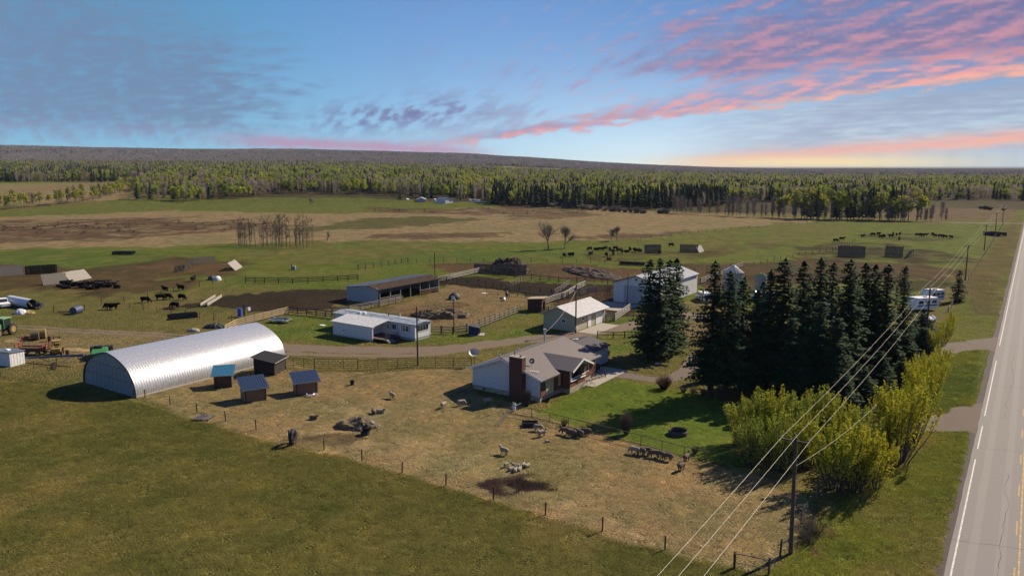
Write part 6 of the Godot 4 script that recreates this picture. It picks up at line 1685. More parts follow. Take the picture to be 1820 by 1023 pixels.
func scatter(called: String, label: String, me: ArrayMesh, list: Array):
	var mm := MultiMesh.new()
	mm.transform_format = MultiMesh.TRANSFORM_3D
	mm.use_colors = true
	mm.mesh = me
	mm.instance_count = list.size()
	for i in list.size():
		var e: Array = list[i]
		mm.set_instance_transform(i, Transform3D(Basis(Vector3.UP, rng.randf() * TAU).scaled(Vector3.ONE * e[1]), e[0]))
		mm.set_instance_color(i, e[2])
	var o := MultiMeshInstance3D.new()
	o.name = numbered(called); o.multimesh = mm; o.material_override = M["vleaf" if "aspen" in label else "vcol"]
	add_child(o)
	o.set_meta("kind", "stuff"); o.set_meta("label", label); o.set_meta("category", "forest")

# ---------------------------------------------------------------- the neighbouring farm far to the north-west
func simple_house(called: String, label: String, category: String, at: Vector3, turn: float, l: float, w: float, h: float, rise: float, wall: String, roof: String, doors := 0):
	var t := thing(called, label, category, at, turn)
	var m := MB.new()
	m.extrude([Vector2(-w * 0.5, 0), Vector2(w * 0.5, 0), Vector2(w * 0.5, h), Vector2(0, h + rise), Vector2(-w * 0.5, h)], -l * 0.5, l * 0.5)
	part("wall", m.mesh(), M[wall], t)
	for s in [-1.0, 1.0]:
		m = MB.new()
		var e: float = s * (w * 0.5 + 0.4); var y := h - 0.4 * rise / (w * 0.5)
		var a := Vector3(0, h + rise + 0.12, -l * 0.5 - 0.4); var b := Vector3(e, y + 0.12, -l * 0.5 - 0.4); var c := Vector3(e, y + 0.12, l * 0.5 + 0.4); var d := Vector3(0, h + rise + 0.12, l * 0.5 + 0.4)
		if s > 0.0: slab(m, a, b, c, d, 0.1)
		else: slab(m, b, a, d, c, 0.1)
		part("roof_slope", m.mesh(), M[roof], t)
	for i in doors: bpart("door", Vector3(w * 0.5 + 0.03, h * 0.4, -l * 0.3 + i * l * 0.6 / maxf(1.0, doors - 1)), Vector3(0.06, h * 0.8, 1.6), M["dark_trim"], t)
	return t

func make_far_farm():
	simple_house("far_barn", "long pale grey barn of the far farm below the forest", "barn", Vector3(-420.32, 0, -486.91), deg_to_rad(40), 17, 7, 3.0, 1.4, "grey_wall", "shop_roof", 3)
	simple_house("far_shed", "grey gabled shed with white front at the far farm", "shed", Vector3(-391.97, 0, -482.19), deg_to_rad(80), 11, 8, 3.4, 1.8, "white_wall", "barn_roof", 1)
	simple_house("far_shed", "small bright shed between the far farm's barns", "shed", Vector3(-411.44, 0, -492.92), 0.4, 4, 4, 2.4, 0.8, "white_paint", "white_roof", 0)
	simple_house("far_house", "low far farmhouse with reddish roof under the trees", "house", Vector3(-397.94, 0, -502.06), 1.0, 10, 6, 2.6, 1.2, "cream_wall", "rust", 2)
	simple_house("far_shed", "tiny white-roofed shed at the west end of the far farm", "shed", Vector3(-491.42, 0, -491.44), 0.6, 4, 3.5, 2.0, 0.7, "wood_dark", "white_roof", 0)
	simple_house("far_shed", "low white-roofed shelter west of the dark tree", "shed", Vector3(-477.52, 0, -487.02), 1.0, 6, 4, 1.8, 0.6, "wood_dark", "white_roof", 0)
	simple_house("far_shed", "narrow white shed beside the dark tree of the far farm", "shed", Vector3(-437.33, 0, -487.92), 0.2, 2.5, 2.5, 2.4, 0.6, "white_wall", "white_roof", 0)
	for p in [Vector3(-385.98, 0, -510.16), Vector3(-383.28, 0, -511.99), Vector3(-374.21, 0, -505.99)]: simple_house("white_caravan", "white caravan parked at the east end of the far farm", "caravan", p, 1.1, 5.5, 2.4, 2.6, 0.15, "white_paint", "white_roof", 1).set_meta("group", "caravans of the far farm")
	simple_house("far_house", "pale house in the trees beyond the east tan field", "house", Vector3(-113.81, 0, -958.99), 0.3, 12, 8, 3.0, 1.6, "white_wall", "trailer_roof", 1)
	simple_house("far_house", "white house beside the scrub at the road's far end", "house", Vector3(-95.25, 0, -1095.55), 0.8, 12, 8, 3.0, 1.5, "white_wall", "white_roof", 1)
	simple_house("far_house", "white house among green trees near the road's far end", "house", Vector3(-20.72, 0, -1022.02), 0.5, 14, 9, 3.2, 1.8, "white_wall", "white_roof", 1)
	var k := spruce_crown(9.0, 3.4, 0.3, 1.2)
	var t := thing("far_spruce", "broad dark spruce between the sheds of the far farm", "tree", Vector3(-442.04, 0, -484.73))
	part("trunk", trunk_mesh(8.0, 0.25), M["bark"], t); part("crown", k, M["needle"], t)
	t.scale = Vector3(1.1, 1.5, 1.1)
	var brush := twig_bush_mesh(2.6, 2.2, 130, 0.05)
	for i in 46:
		var c := Curve2D.new()
		for p in [Vector2(-347.55, -489.79), Vector2(-309.21, -494.57), Vector2(-255.1, -474.46), Vector2(-212.01, -455.29), Vector2(-189.27, -456.13)]: c.add_point(p)
		var p := c.sample_baked(c.get_baked_length() * (i + rng.randf()) / 46.0) + Vector2(rng.randf_range(-4, 4), rng.randf_range(-4, 4))
		solo("willow_brush", brush, M["bark_pale"], "pinkish-grey leafless brush along the foot of the spruce forest", "shrub", Vector3(p.x, 0, p.y), rng.randf() * 6.0, "leafless brush below the forest").scale = Vector3.ONE * rng.randf_range(0.8, 1.5)
	for a in [[Vector3(-27.58, 0, -628.52), 1.25], [Vector3(-24.63, 0, -621.94), 1.0], [Vector3(-30.62, 0, -635.29), 0.9], [Vector3(-16.7, 0, -618.94), 0.8]]:
		solo("scrub_bush", brush, M["bark_grey"], "dark leafless bush alone on the tan field west of the road", "shrub", a[0], a[1], "bushes on the tan field").scale = Vector3(a[1], a[1] * 0.8, a[1])
	var list := []
	for i in 1500:
		var quad: Array = [Vector2(-370.6, -125.98), Vector2(-298.45, -249.9), Vector2(-386.64, -282.71), Vector2(-452.34, -154.41)] if i % 3 else [Vector2(-347.41, -349.04), Vector2(-230.27, -428.36), Vector2(-269.62, -501.4), Vector2(-381.5, -388.86)]
		var a := rng.randf(); var b := rng.randf()
		var p: Vector2 = quad[0].lerp(quad[1], a).lerp(quad[3].lerp(quad[2], a), b)
		var c := soil_at(p)
		if c.r > 0.17: continue
		list.append([Vector3(p.x, 0, p.y), rng.randf_range(0.22, 0.5), Color(0.22, 0.14, 0.1) * rng.randf_range(0.7, 1.3)])
	scatter("field_scrub", "low brown leafless scrub across the rough tan field", twig_bush_mesh(2.6, 2.2, 45, 0.05), list)

# ---------------------------------------------------------------- power lines
func span(m: MB, a: Vector3, b: Vector3, sag: float, r: float):
	var last := a
	for i in 14:
		var t := (i + 1) / 14.0
		var p := a.lerp(b, t) - Vector3(0, sag * 4.0 * t * (1.0 - t), 0)
		m.tube(last, p, r, r, 5, false)
		last = p

func power_pole(label: String, at: Vector3, h: float, arm: float, lean := 0.0):
	var t := thing("power_pole", label, "power pole", at, 0.0, "power poles along the road")
	t.rotation.z = lean
	var m := MB.new()
	m.tube(Vector3.ZERO, Vector3(0, h, 0), 0.17, 0.115, 10)
	part("pole", m.mesh(), M["pole_wood"], t)
	bpart("crossarm", Vector3(0, h - 0.25, 0.13), Vector3(arm, 0.11, 0.09), M["pole_wood"], t)
	for s in [-1.0, 1.0]: beampart("brace", Vector3(0, h - 0.85, 0.13), Vector3(s * 0.55, h - 0.28, 0.16), 0.03, 0.03, M["iron"], t)
	for x in [-arm * 0.5 + 0.08, 0.0, arm * 0.5 - 0.08]:
		m = MB.new()
		m.tube(Vector3(x, h - 0.2 if x != 0.0 else h - 0.02, 0.1 if x != 0.0 else 0.0), Vector3(x, h + 0.05 if x != 0.0 else h + 0.18, 0.1 if x != 0.0 else 0.0), 0.05, 0.03, 8)
		part("insulator", m.mesh(), M["grey_wall"], t)
	return t

func make_power_lines():
	var xs := -13.0
	var zs := [29.0, -57.0, -143.0, -229.0, -315.0, -401.0, -487.0]
	var h := 9.2
	var words := ["", "tall wooden power pole with crossarm beside the paddock corner", "wooden power pole with crossarm between caravan and low evergreens", "wooden power pole with crossarm halfway along the north pasture", "wooden power pole near the dark bushes by the north fence", "wooden power pole just before the gravel cross road", "distant wooden power pole past the gravel cross road"]
	for i in range(1, 7): power_pole(words[i], Vector3(xs, 0, zs[i]), h, 2.1, 0.012 if i == 1 else 0.0)
	var what := ["west overhead wire strung between the roadside power poles", "middle overhead wire strung between the roadside power poles", "east overhead wire strung between the roadside power poles"]
	for k in 3:
		var m := MB.new()
		for i in 6:
			var x: float = xs + [-0.97, 0.0, 0.97][k]
			var y: float = h + [0.06, 0.2, 0.06][k]
			span(m, Vector3(x, y, zs[i] + 0.1), Vector3(x, y, zs[i + 1] + 0.1), 0.55, 0.011)
		solo("power_line", m.mesh(), M["wire"], what[k], "wire")
	var m := MB.new()
	span(m, Vector3(-13.0, 7.0, -57.0), Vector3(-10.6, 6.2, -86.0), 0.6, 0.011)
	solo("service_wire", m.mesh(), M["wire"], "pale service wire leaving the tall power pole towards the poplars", "wire")
	# yard poles
	for p in [["plain wooden pole beside the pipe fence below the mobile home", Vector3(-73.55, 0, -83.7), 8.8, 0.13], ["wooden yard pole standing at the corner of the garage", Vector3(-65.2, 0, -116.4), 8.7, 0.15], ["thin pole in front of the machine shed's gable", Vector3(-67.2, 0, -141.5), 7.6, 0.12], ["thin tall pole at the end of the open cattle barn", Vector3(-117.0, 0, -139.9), 9.0, 0.11]]:
		m = MB.new()
		m.tube(Vector3.ZERO, Vector3(0, p[2], 0), p[3], p[3] * 0.75, 9)
		var t := thing("yard_pole", p[0], "pole", p[1])
		part("pole", m.mesh(), M["wood_dark"] if p[2] > 8.75 else M["pole_wood"], t)
		if p[2] == 8.7:
			m = MB.new()
			m.tube(Vector3(0, 8.5, 0), Vector3(0.5, 8.75, -0.2), 0.03, 0.03, 6)
			m.tube(Vector3(0.5, 8.6, -0.2), Vector3(0.5, 8.85, -0.2), 0.2, 0.1, 10)
			part("yard_lamp", m.mesh(), M["white_trim"], t)
			bpart("transformer", Vector3(-0.25, 7.9, 0.1), Vector3(0.3, 0.5, 0.3), M["grey_wall"], t)
			bpart("meter_box", Vector3(0.2, 0.9, 0.12), Vector3(0.3, 0.5, 0.2), M["white_trim"], t)
	var t := thing("yard_light", "rust-brown yard light pole with a grey lamp head by the feed lot", "lamp post", Vector3(-83.6, 0, -105.0))
	m = MB.new()
	m.tube(Vector3.ZERO, Vector3(0, 5.6, 0), 0.11, 0.09, 8)
	part("pole", m.mesh(), M["rust"], t)
	m = MB.new()
	m.tube(Vector3(0, 5.6, 0), Vector3(0, 5.85, 0), 0.12, 0.45, 12)
	m.tube(Vector3(0, 5.85, 0), Vector3(0, 6.1, 0), 0.45, 0.15, 12)
	part("lamp_head", m.mesh(), M["grey_wall"], t)
	m = MB.new()
	span(m, Vector3(-65.2, 7.6, -116.4), Vector3(-56.6, 5.6, -92.2), 0.8, 0.02)
	solo("service_wire", m.mesh(), M["wire"], "service wire from the garage pole to the farmhouse roof", "wire")
	m = MB.new()
	m.tube(Vector3.ZERO, Vector3(0, 2.5, 0), 0.05, 0.05, 6)
	solo("marker_post", m.mesh(), M["blue_tarp"], "slim blue marker post at the fence behind the mobile home", "post", Vector3(-110.94, 0, -101.35))

# ---------------------------------------------------------------- machines
func wheel(parent: Node3D, o: Vector3, r: float, w: float, rim: String, axis := Vector3.RIGHT):
	var m := MB.new()
	m.tube(o - axis * w * 0.5, o + axis * w * 0.5, r, r, 18)
	var p := part("wheel", m.mesh(), M["rubber"], parent)
	m = MB.new()
	m.tube(o - axis * (w * 0.5 + 0.02), o + axis * (w * 0.5 + 0.02), r * 0.58, r * 0.58, 14)
	part("rim", m.mesh(), M[rim], p)
	m = MB.new()
	for i in 16:
		var a := TAU * i / 16.0
		var d := Vector3.UP.rotated(axis, a)
		m.box(o + d * r, Vector3(w, 0.05, 0.08) if axis == Vector3.RIGHT else Vector3(0.08, 0.05, w), Basis(axis, a))
	part("tread", m.mesh(), M["rubber"], p)

func vehicle(called: String, label: String, at: Vector3, turn: float, paint: String, kind: String):
	# local -z is forward
	var t := thing(called, label, "truck" if kind == "pickup" else "van", at, turn)
	var m := MB.new()
	if kind == "pickup":
		m.extrude([Vector2(-2.6, 0.45), Vector2(2.6, 0.45), Vector2(2.65, 0.95), Vector2(1.1, 1.08), Vector2(-2.65, 1.05)], -0.92, 0.92)
	else:
		m.extrude([Vector2(-2.6, 0.4), Vector2(2.6, 0.4), Vector2(2.62, 1.0), Vector2(2.0, 1.15), Vector2(1.4, 1.95), Vector2(-2.5, 2.0), Vector2(-2.62, 1.6)], -0.92, 0.92)
	var body := part("body", m.mesh(), M[paint], t)
	body.rotation.y = PI * 0.5
	if kind == "pickup":
		m = MB.new()
		m.extrude([Vector2(-0.9, 1.05), Vector2(1.1, 1.05), Vector2(0.55, 1.8), Vector2(-0.8, 1.82)], -0.85, 0.85)
		var cab := part("cab", m.mesh(), M[paint], t)
		cab.rotation.y = PI * 0.5
		for s in [-1.0, 1.0]: bpart("window", Vector3(s * 0.86, 1.45, 0.05), Vector3(0.03, 0.42, 1.3), M["glass"], t)
		bpart("windscreen", Vector3(0, 1.44, -0.84), Vector3(1.5, 0.72, 0.04), M["glass"], t, Basis(Vector3.RIGHT, 0.63))
		bpart("load_bed", Vector3(0, 1.07, 1.78), Vector3(1.5, 0.04, 1.55), M["black"], t)
	else:
		for s in [-1.0, 1.0]: bpart("window", Vector3(s * 0.93, 1.5, 0.3), Vector3(0.03, 0.5, 3.6), M["glass"], t)
		bpart("windscreen", Vector3(0, 1.56, -1.72), Vector3(1.6, 0.95, 0.04), M["glass"], t, Basis(Vector3.RIGHT, 0.65))
	for s in [-1.0, 1.0]:
		bpart("headlight", Vector3(s * 0.7, 0.8, -2.64), Vector3(0.32, 0.18, 0.06), M["grey_wall"], t)
		for z in [-1.65, 1.6]: wheel(t, Vector3(s * 0.85, 0.37, z), 0.37, 0.26, "grey_wall")
	bpart("bumper", Vector3(0, 0.5, -2.68), Vector3(1.8, 0.2, 0.12), M["grey_wall"], t)
	return t

func caravan(label: String, at: Vector3, turn: float, l: float):
	var t := thing("travel_trailer", label, "caravan", at, turn)
	var m := MB.new()
	m.extrude([Vector2(-l * 0.5, 0.5), Vector2(l * 0.5 - 0.4, 0.5), Vector2(l * 0.5, 1.2), Vector2(l * 0.5 - 0.2, 2.7), Vector2(-l * 0.5 + 0.3, 2.8), Vector2(-l * 0.5, 2.2)], -1.2, 1.2)
	part("body", m.mesh(), M["white_paint"], t)
	for i in 3: bpart("window", Vector3(-l * 0.3 + i * l * 0.3, 1.9, 1.21), Vector3(1.1, 0.6, 0.05), M["glass"], t)
	bpart("window", Vector3(l * 0.5 - 0.06, 1.9, 0), Vector3(0.05, 0.6, 1.6), M["glass"], t, Basis(Vector3.BACK, 0.13))
	bpart("roof_vent", Vector3(0.4, 2.85, 0), Vector3(0.6, 0.2, 0.6), M["grey_wall"], t)
	bpart("stripe", Vector3(0, 1.2, 1.21), Vector3(l - 0.8, 0.25, 0.03), M["blue_tarp"], t)
	bpart("hitch", Vector3(l * 0.5 + 0.4, 0.5, 0), Vector3(1.2, 0.1, 0.12), M["iron"], t)
	for s in [-1.0, 1.0]: wheel(t, Vector3(-0.3, 0.36, s * 1.05), 0.36, 0.24, "grey_wall", Vector3.BACK)

func make_machines():
	# large green tractor, half out of view
	var t := thing("tractor", "large green four-wheel tractor with long pale green bonnet", "tractor", Vector3(-147.27, 0, -58.49), deg_to_rad(-62))
	var m := MB.new()
	m.extrude([Vector2(0.2, 1.1), Vector2(3.1, 1.1), Vector2(3.15, 1.75), Vector2(2.9, 1.95), Vector2(0.2, 2.1)], -0.5, 0.5)
	part("bonnet", m.mesh(), M["pale_green"], t)
	m = MB.new()
	m.box(Vector3(0.5, 0.95, 0), Vector3(4.8, 0.4, 0.7))
	part("chassis", m.mesh(), M["iron"], t)
	m = MB.new()
	m.extrude([Vector2(-1.5, 1.2), Vector2(0.25, 1.2), Vector2(0.2, 2.9), Vector2(-1.4, 2.9)], -0.75, 0.75)
	var cab := part("cab", m.mesh(), M["glass"], t)
	for x in [-1.45, 0.22]:
		for s in [-1.0, 1.0]: bpart("pillar", Vector3(x, 2.05, s * 0.76), Vector3(0.1, 1.7, 0.08), M["green_paint"], cab)
	bpart("roof", Vector3(-0.62, 2.98, 0), Vector3(2.0, 0.18, 1.7), M["pale_green"], t)
	bpart("grille", Vector3(3.16, 1.45, 0), Vector3(0.05, 0.6, 0.8), M["iron"], t)
	for s in [-1.0, 1.0]:
		wheel(t, Vector3(2.0, 0.82, s * 0.95), 0.82, 0.5, "yellow_paint", Vector3.BACK)
		wheel(t, Vector3(-1.3, 0.95, s * 1.05), 0.95, 0.55, "yellow_paint", Vector3.BACK)
		bpart("fender", Vector3(2.0, 1.72, s * 0.95), Vector3(1.3, 0.06, 0.5), M["green_paint"], t)
	m = MB.new()
	m.tube(Vector3(1.0, 2.0, 0.4), Vector3(1.0, 2.9, 0.4), 0.06, 0.06, 8)
	part("exhaust", m.mesh(), M["iron"], t)
	# yellow forklift
	t = thing("forklift", "yellow rough-terrain forklift with dark mast beside a stack of timber", "forklift", Vector3(-124.75, 0, -57.02), deg_to_rad(-30))
	m = MB.new()
	m.extrude([Vector2(-1.0, 0.5), Vector2(1.3, 0.5), Vector2(1.6, 0.8), Vector2(1.6, 1.25), Vector2(0.9, 1.3), Vector2(0.7, 0.85), Vector2(-0.2, 0.85), Vector2(-1.0, 1.2)], -0.6, 0.6)
	part("body", m.mesh(), M["yellow_paint"], t)
	for x in [-0.75, 0.75]:
		for s in [-1.0, 1.0]: beampart("cage_post", Vector3(x, 0.9, s * 0.55), Vector3(x * 0.9, 2.25, s * 0.5), 0.08, 0.08, M["yellow_paint"], t)
	bpart("cage_roof", Vector3(0, 2.28, 0), Vector3(1.55, 0.08, 1.15), M["yellow_paint"], t)
	bpart("seat", Vector3(0.25, 1.1, 0), Vector3(0.5, 0.5, 0.5), M["black"], t)
	for s in [-1.0, 1.0]:
		beampart("mast", Vector3(-1.35, 0.15, s * 0.4), Vector3(-1.3, 2.7, s * 0.4), 0.14, 0.14, M["black"], t)
		beampart("fork", Vector3(-1.45, 0.18, s * 0.3), Vector3(-2.6, 0.15, s * 0.3), 0.12, 0.06, M["black"], t)
		wheel(t, Vector3(-0.75, 0.48, s * 0.72), 0.48, 0.36, "yellow_paint", Vector3.BACK)
		wheel(t, Vector3(1.15, 0.4, s * 0.68), 0.4, 0.3, "yellow_paint", Vector3.BACK)
	for y in [0.6, 1.2, 1.8, 2.5]: bpart("mast_bar", Vector3(-1.4, y, 0), Vector3(0.1, 0.1 if y != 1.2 else 0.5, 0.9), M["black"], t)
	# hay wagon loaded with timber
	t = thing("hay_wagon", "old rust-red hay wagon loaded with brown planks beside the forklift", "wagon", Vector3(-127.89, 0, -54.9), deg_to_rad(32))
	bpart("deck", Vector3(0, 0.75, 0), Vector3(4.4, 0.14, 2.1), M["wood_brown"], t)
	for x in [-2.15, 2.15]:
		for z in [-0.9, 0.0, 0.9]: bpart("rack_post", Vector3(x, 1.3, z), Vector3(0.1, 1.1, 0.1), M["red_paint"], t)
		for y in [1.1, 1.5, 1.85]: bpart("rack_bar", Vector3(x, y, 0), Vector3(0.07, 0.12, 2.1), M["red_paint"], t)
	for i in 10: bpart("plank", Vector3(-0.1 + 0.09 * (i % 3), 0.9 + 0.14 * (i / 3), -0.75 + 0.6 * (i % 3) + 0.06 * (i / 3)), Vector3(3.6, 0.1, 0.5), M["rust"] if i % 2 else M["wood_new"] if i % 3 == 0 else M["wood_brown"], t, Basis(Vector3.UP, rng.randf_range(-0.07, 0.07)))
	for x in [-1.4, 1.4]:
		for z in [-0.85, 0.85]: wheel(t, Vector3(x, 0.36, z), 0.36, 0.2, "yellow_paint", Vector3.BACK)
	beampart("drawbar", Vector3(2.2, 0.6, 0), Vector3(3.6, 0.25, 0.3), 0.1, 0.1, M["rust"], t)
	t = thing("disc_harrow", "rusty disc harrow resting behind the hay wagon", "implement", Vector3(-139.57, 0, -59.44), deg_to_rad(20))
	bpart("frame", Vector3(0, 0.6, 0), Vector3(2.6, 0.12, 0.12), M["red_paint"], t)
	bpart("frame", Vector3(0, 0.6, 0.9), Vector3(2.6, 0.12, 0.12), M["red_paint"], t)
	for i in 2: bpart("frame", Vector3(-0.8 + i * 1.6, 0.6, 0.45), Vector3(0.12, 0.12, 1.0), M["red_paint"], t)
	for i in 9:
		m = MB.new(); m.tube(Vector3(-1.2 + i * 0.3, 0.3, 0.0), Vector3(-1.16 + i * 0.3, 0.3, 0.0), 0.3, 0.3, 12)
		part("disc", m.mesh(), M["rust"], t)
	m = MB.new(); m.tube(Vector3(-1.2, 0.3, 0), Vector3(1.25, 0.3, 0), 0.04, 0.04, 6)
	part("axle", m.mesh(), M["iron"], t)
	for q in [[Vector3(-135.66, 0, -61.05), "rust-coloured oil drum standing behind the forklift"], [Vector3(-122.61, 0, -57.6), "rust-coloured oil drum standing on the sunny side of the forklift"]]:
		solo("oil_drum", tube_mesh(0.3, 0.9, 14), M["rust"], q[1], "drum", q[0])
	heap("straw_heap", "thin spread of yellow straw east of the forklift", "hay", Vector3(-125.34, 0, -60.24), Vector3(2.6, 0.28, 1.2), "straw", 0.3, 0.8)
	heap("straw_heap", "thin spread of pale straw between tractor and bales", "hay", Vector3(-140.22, 0, -57.97), Vector3(2.4, 0.25, 1.2), "straw", 0.6, 0.8)
	# grain auger on wheels
	t = thing("grain_auger", "long grey grain auger tube on a small wheeled frame", "auger")
	var a := Vector3(-124.76, 0, -51.9) + Vector3(0, 0.5, 0); var b := Vector3(-114.83, 0, -56.2) + Vector3(0, 1.5, 0)
	m = MB.new()
	m.tube(a, b, 0.16, 0.16, 10)
	part("tube", m.mesh(), M["blue_tarp"], t)
	var ax := Vector3(-116.46, 0, -52.75)
	beampart("strut", a.lerp(b, 0.3), ax + Vector3(0, 0.35, 0), 0.06, 0.06, M["iron"], t)
	beampart("strut", a.lerp(b, 0.85), ax + Vector3(0, 0.35, 0), 0.06, 0.06, M["iron"], t)
	beampart("axle", ax + Vector3(-0.7, 0.35, -0.3), ax + Vector3(0.7, 0.35, 0.5), 0.06, 0.06, M["iron"], t)
	wheel(t, ax + Vector3(-0.7, 0.35, -0.3), 0.35, 0.2, "rust", Vector3.RIGHT)
	wheel(t, ax + Vector3(0.7, 0.35, 0.5), 0.35, 0.2, "rust", Vector3.RIGHT)
	bpart("hopper", a - Vector3(0, 0.2, 0), Vector3(0.6, 0.5, 0.6), M["grey_wall"], t)
	# green mower conditioner behind the arched barn
	t = thing("windrower", "green hay windrower with black reel parked behind the arched barn", "windrower", Vector3(-117.68, 0, -60.06), deg_to_rad(-35))
	m = MB.new()
	m.extrude([Vector2(-1.5, 0.5), Vector2(1.6, 0.5), Vector2(1.7, 1.0), Vector2(0.6, 1.35), Vector2(-1.2, 1.3)], -1.0, 1.0)
	part("body", m.mesh(), M["green_paint"], t)
	m = MB.new()
	m.tube(Vector3(-1.9, 0.9, -1.6), Vector3(-1.9, 0.9, 1.6), 0.5, 0.5, 8)
	part("reel", m.mesh(), M["black"], t)
	bpart("deck", Vector3(1.7, 0.9, 0), Vector3(1.4, 0.12, 2.6), M["green_paint"], t, Basis(Vector3.BACK, 0.15))
	bpart("guard", Vector3(-0.4, 1.55, 0.3), Vector3(0.9, 0.35, 1.2), M["black"], t)
	for s in [-1.0, 1.0]: wheel(t, Vector3(-1.2, 0.42, s * 1.35), 0.42, 0.24, "white_paint", Vector3.BACK)
	wheel(t, Vector3(-2.6, 0.4, -0.9), 0.4, 0.2, "white_paint", Vector3.BACK)
	# trucks and caravans
	vehicle("pickup_truck", "white pickup truck parked at the far west of the machinery yard", Vector3(-177.89, 0, -71.43), deg_to_rad(-100), "white_paint", "pickup")
	caravan("white travel trailer with dark windows under the power lines", Vector3(-17.06, 0, -175.67), deg_to_rad(52), 5.8)
	caravan("second white travel trailer parked behind the one under the power lines", Vector3(-16.46, 0, -188.17), deg_to_rad(60), 4.6)
	vehicle("parked_van", "white van parked on the gravel between shed and spruces", Vector3(-58.37, 0, -161.52), deg_to_rad(40), "white_paint", "van")
	vehicle("parked_van", "white van with bright roof half hidden behind the spruce belt", Vector3(-47.6, 0, -168.82), deg_to_rad(70), "white_paint", "van")
	vehicle("pickup_truck", "white pickup truck glimpsed between spruce trunks beyond the belt", Vector3(-34.44, 0, -166.21), deg_to_rad(60), "white_paint", "pickup")
	vehicle("pickup_truck", "white pickup truck standing among the spruces nearest the driveway", Vector3(-28.62, 0, -148.09), deg_to_rad(30), "white_paint", "pickup")
	t = thing("utility_trailer", "small flat white utility trailer beside the poplars at the driveway", "trailer", Vector3(-14.63, 0, -163.9), 0.3)
	bpart("deck", Vector3(0, 0.55, 0), Vector3(1.6, 0.12, 3.2), M["white_paint"], t)
	for s in [-1.0, 1.0]:
		bpart("side", Vector3(s * 0.8, 0.75, 0), Vector3(0.06, 0.4, 3.2), M["white_paint"], t)
		wheel(t, Vector3(s * 0.9, 0.33, 0.3), 0.33, 0.2, "grey_wall")
	bpart("drawbar", Vector3(0, 0.5, -2.2), Vector3(0.1, 0.1, 1.4), M["iron"], t)
	t = thing("green_tank", "pale green upright tank in the muddy yard beyond the spruces", "tank", Vector3(-52.16, 0, -182.7))
	part("body", tube_mesh(1.3, 3.6, 16), M["trailer_roof"], t)
	m = MB.new(); m.tube(Vector3(0, 3.6, 0), Vector3(0, 4.1, 0), 1.3, 0.3, 16)
	part("top", m.mesh(), M["pale_green"], t)
	# flat-deck trailer in the trailer's yard
	t = thing("deck_trailer", "low grey flat-deck trailer parked on the grass inside the corral fence", "trailer", Vector3(-116.16, 0, -93.2), deg_to_rad(-70))
	bpart("deck", Vector3(0, 0.5, 0), Vector3(1.7, 0.1, 3.9), M["wood_grey"], t)
	for s in [-1.0, 1.0]:
		bpart("side_rail", Vector3(s * 0.85, 0.62, 0), Vector3(0.08, 0.2, 3.9), M["white_trim"], t)
		wheel(t, Vector3(s * 0.7, 0.28, 0.2), 0.28, 0.18, "grey_wall")
		bpart("load", Vector3(s * 0.35, 0.72, 0.3 * s), Vector3(0.4, 0.3, 2.4), M["blue_tarp"], t)
	bpart("drawbar", Vector3(0, 0.45, -2.4), Vector3(0.1, 0.1, 1.1), M["iron"], t)
	# dark machine and white bag at the west
	t = thing("feed_mixer", "small black implement with spiked drum at the end of the white silage bag", "implement", Vector3(-169.53, 0, -74.72), 0.4)
	bpart("frame", Vector3(0, 0.5, 0), Vector3(1.6, 0.25, 1.2), M["iron"], t)
	m = MB.new(); m.tube(Vector3(-0.9, 0.8, 0), Vector3(0.9, 0.8, 0), 0.45, 0.45, 10)
	part("drum", m.mesh(), M["black"], t)
	for i in 8: bpart("spike", Vector3(-0.8 + i * 0.23, 0.85 + 0.35 * (i % 2), 0.2), Vector3(0.06, 0.9, 0.06), M["black"], t, Basis(Vector3.RIGHT, i * 0.7))
	for s in [-1.0, 1.0]: wheel(t, Vector3(s * 0.7, 0.35, 0.5), 0.35, 0.2, "iron")
	t = thing("old_roller", "dark field roller with long drawbar lying on the pasture", "implement", Vector3(-157.22, 0, -76.31), deg_to_rad(-60))
	m = MB.new(); m.tube(Vector3(-1.1, 0.75, 0), Vector3(1.1, 0.75, 0), 0.75, 0.75, 16)
	part("drum", m.mesh(), M["blue_tarp"], t)
	beampart("drawbar", Vector3(0, 0.4, 0.6), Vector3(-0.4, 0.3, 4.2), 0.25, 0.2, M["rust"], t)
	beampart("drawbar", Vector3(0.8, 0.4, 0.6), Vector3(-0.4, 0.3, 4.2), 0.15, 0.15, M["rust"], t)
	bpart("frame", Vector3(0, 0.6, 0.9), Vector3(2.4, 0.15, 0.15), M["iron"], t)

# ---------------------------------------------------------------- smaller things about the yard
func lump(m: MB, r: Vector3, rough: float, k := 18, rows := 8, seed := 0.0):
	# a heap: upper half of a ball, roughened
	for j in rows:
		for i in k:
			var f := func(jj: int, ii: int) -> Vector3:
				var t := PI * 0.5 * jj / rows
				var a := TAU * (ii % k) / k
				var d := Vector3(sin(t) * cos(a), cos(t), sin(t) * sin(a))
				var p := d * r
				var amp := rough * minf(r.y, minf(r.x, r.z)) * 0.9
				return p + d * amp * (nf.get_noise_3d(p.x * 1.6 + seed, p.y * 1.6, p.z * 1.6) + 0.4 * nf.get_noise_3d(p.x * 6.0 + seed, p.y * 6.0, p.z * 6.0))
			var a: Vector3 = f.call(j, i); var b: Vector3 = f.call(j, i + 1); var c: Vector3 = f.call(j + 1, i + 1); var d: Vector3 = f.call(j + 1, i)
			m.tri(a, b, c); m.tri(a, c, d)

func heap(called: String, label: String, category: String, at: Vector3, r: Vector3, mat_name: String, turn := 0.0, rough := 0.4):
	var m := MB.new()
	lump(m, r, rough, 44, 14, at.x)
	return solo(called, m.mesh(), M[mat_name], label, category, at - Vector3(0, 0.05, 0), turn)

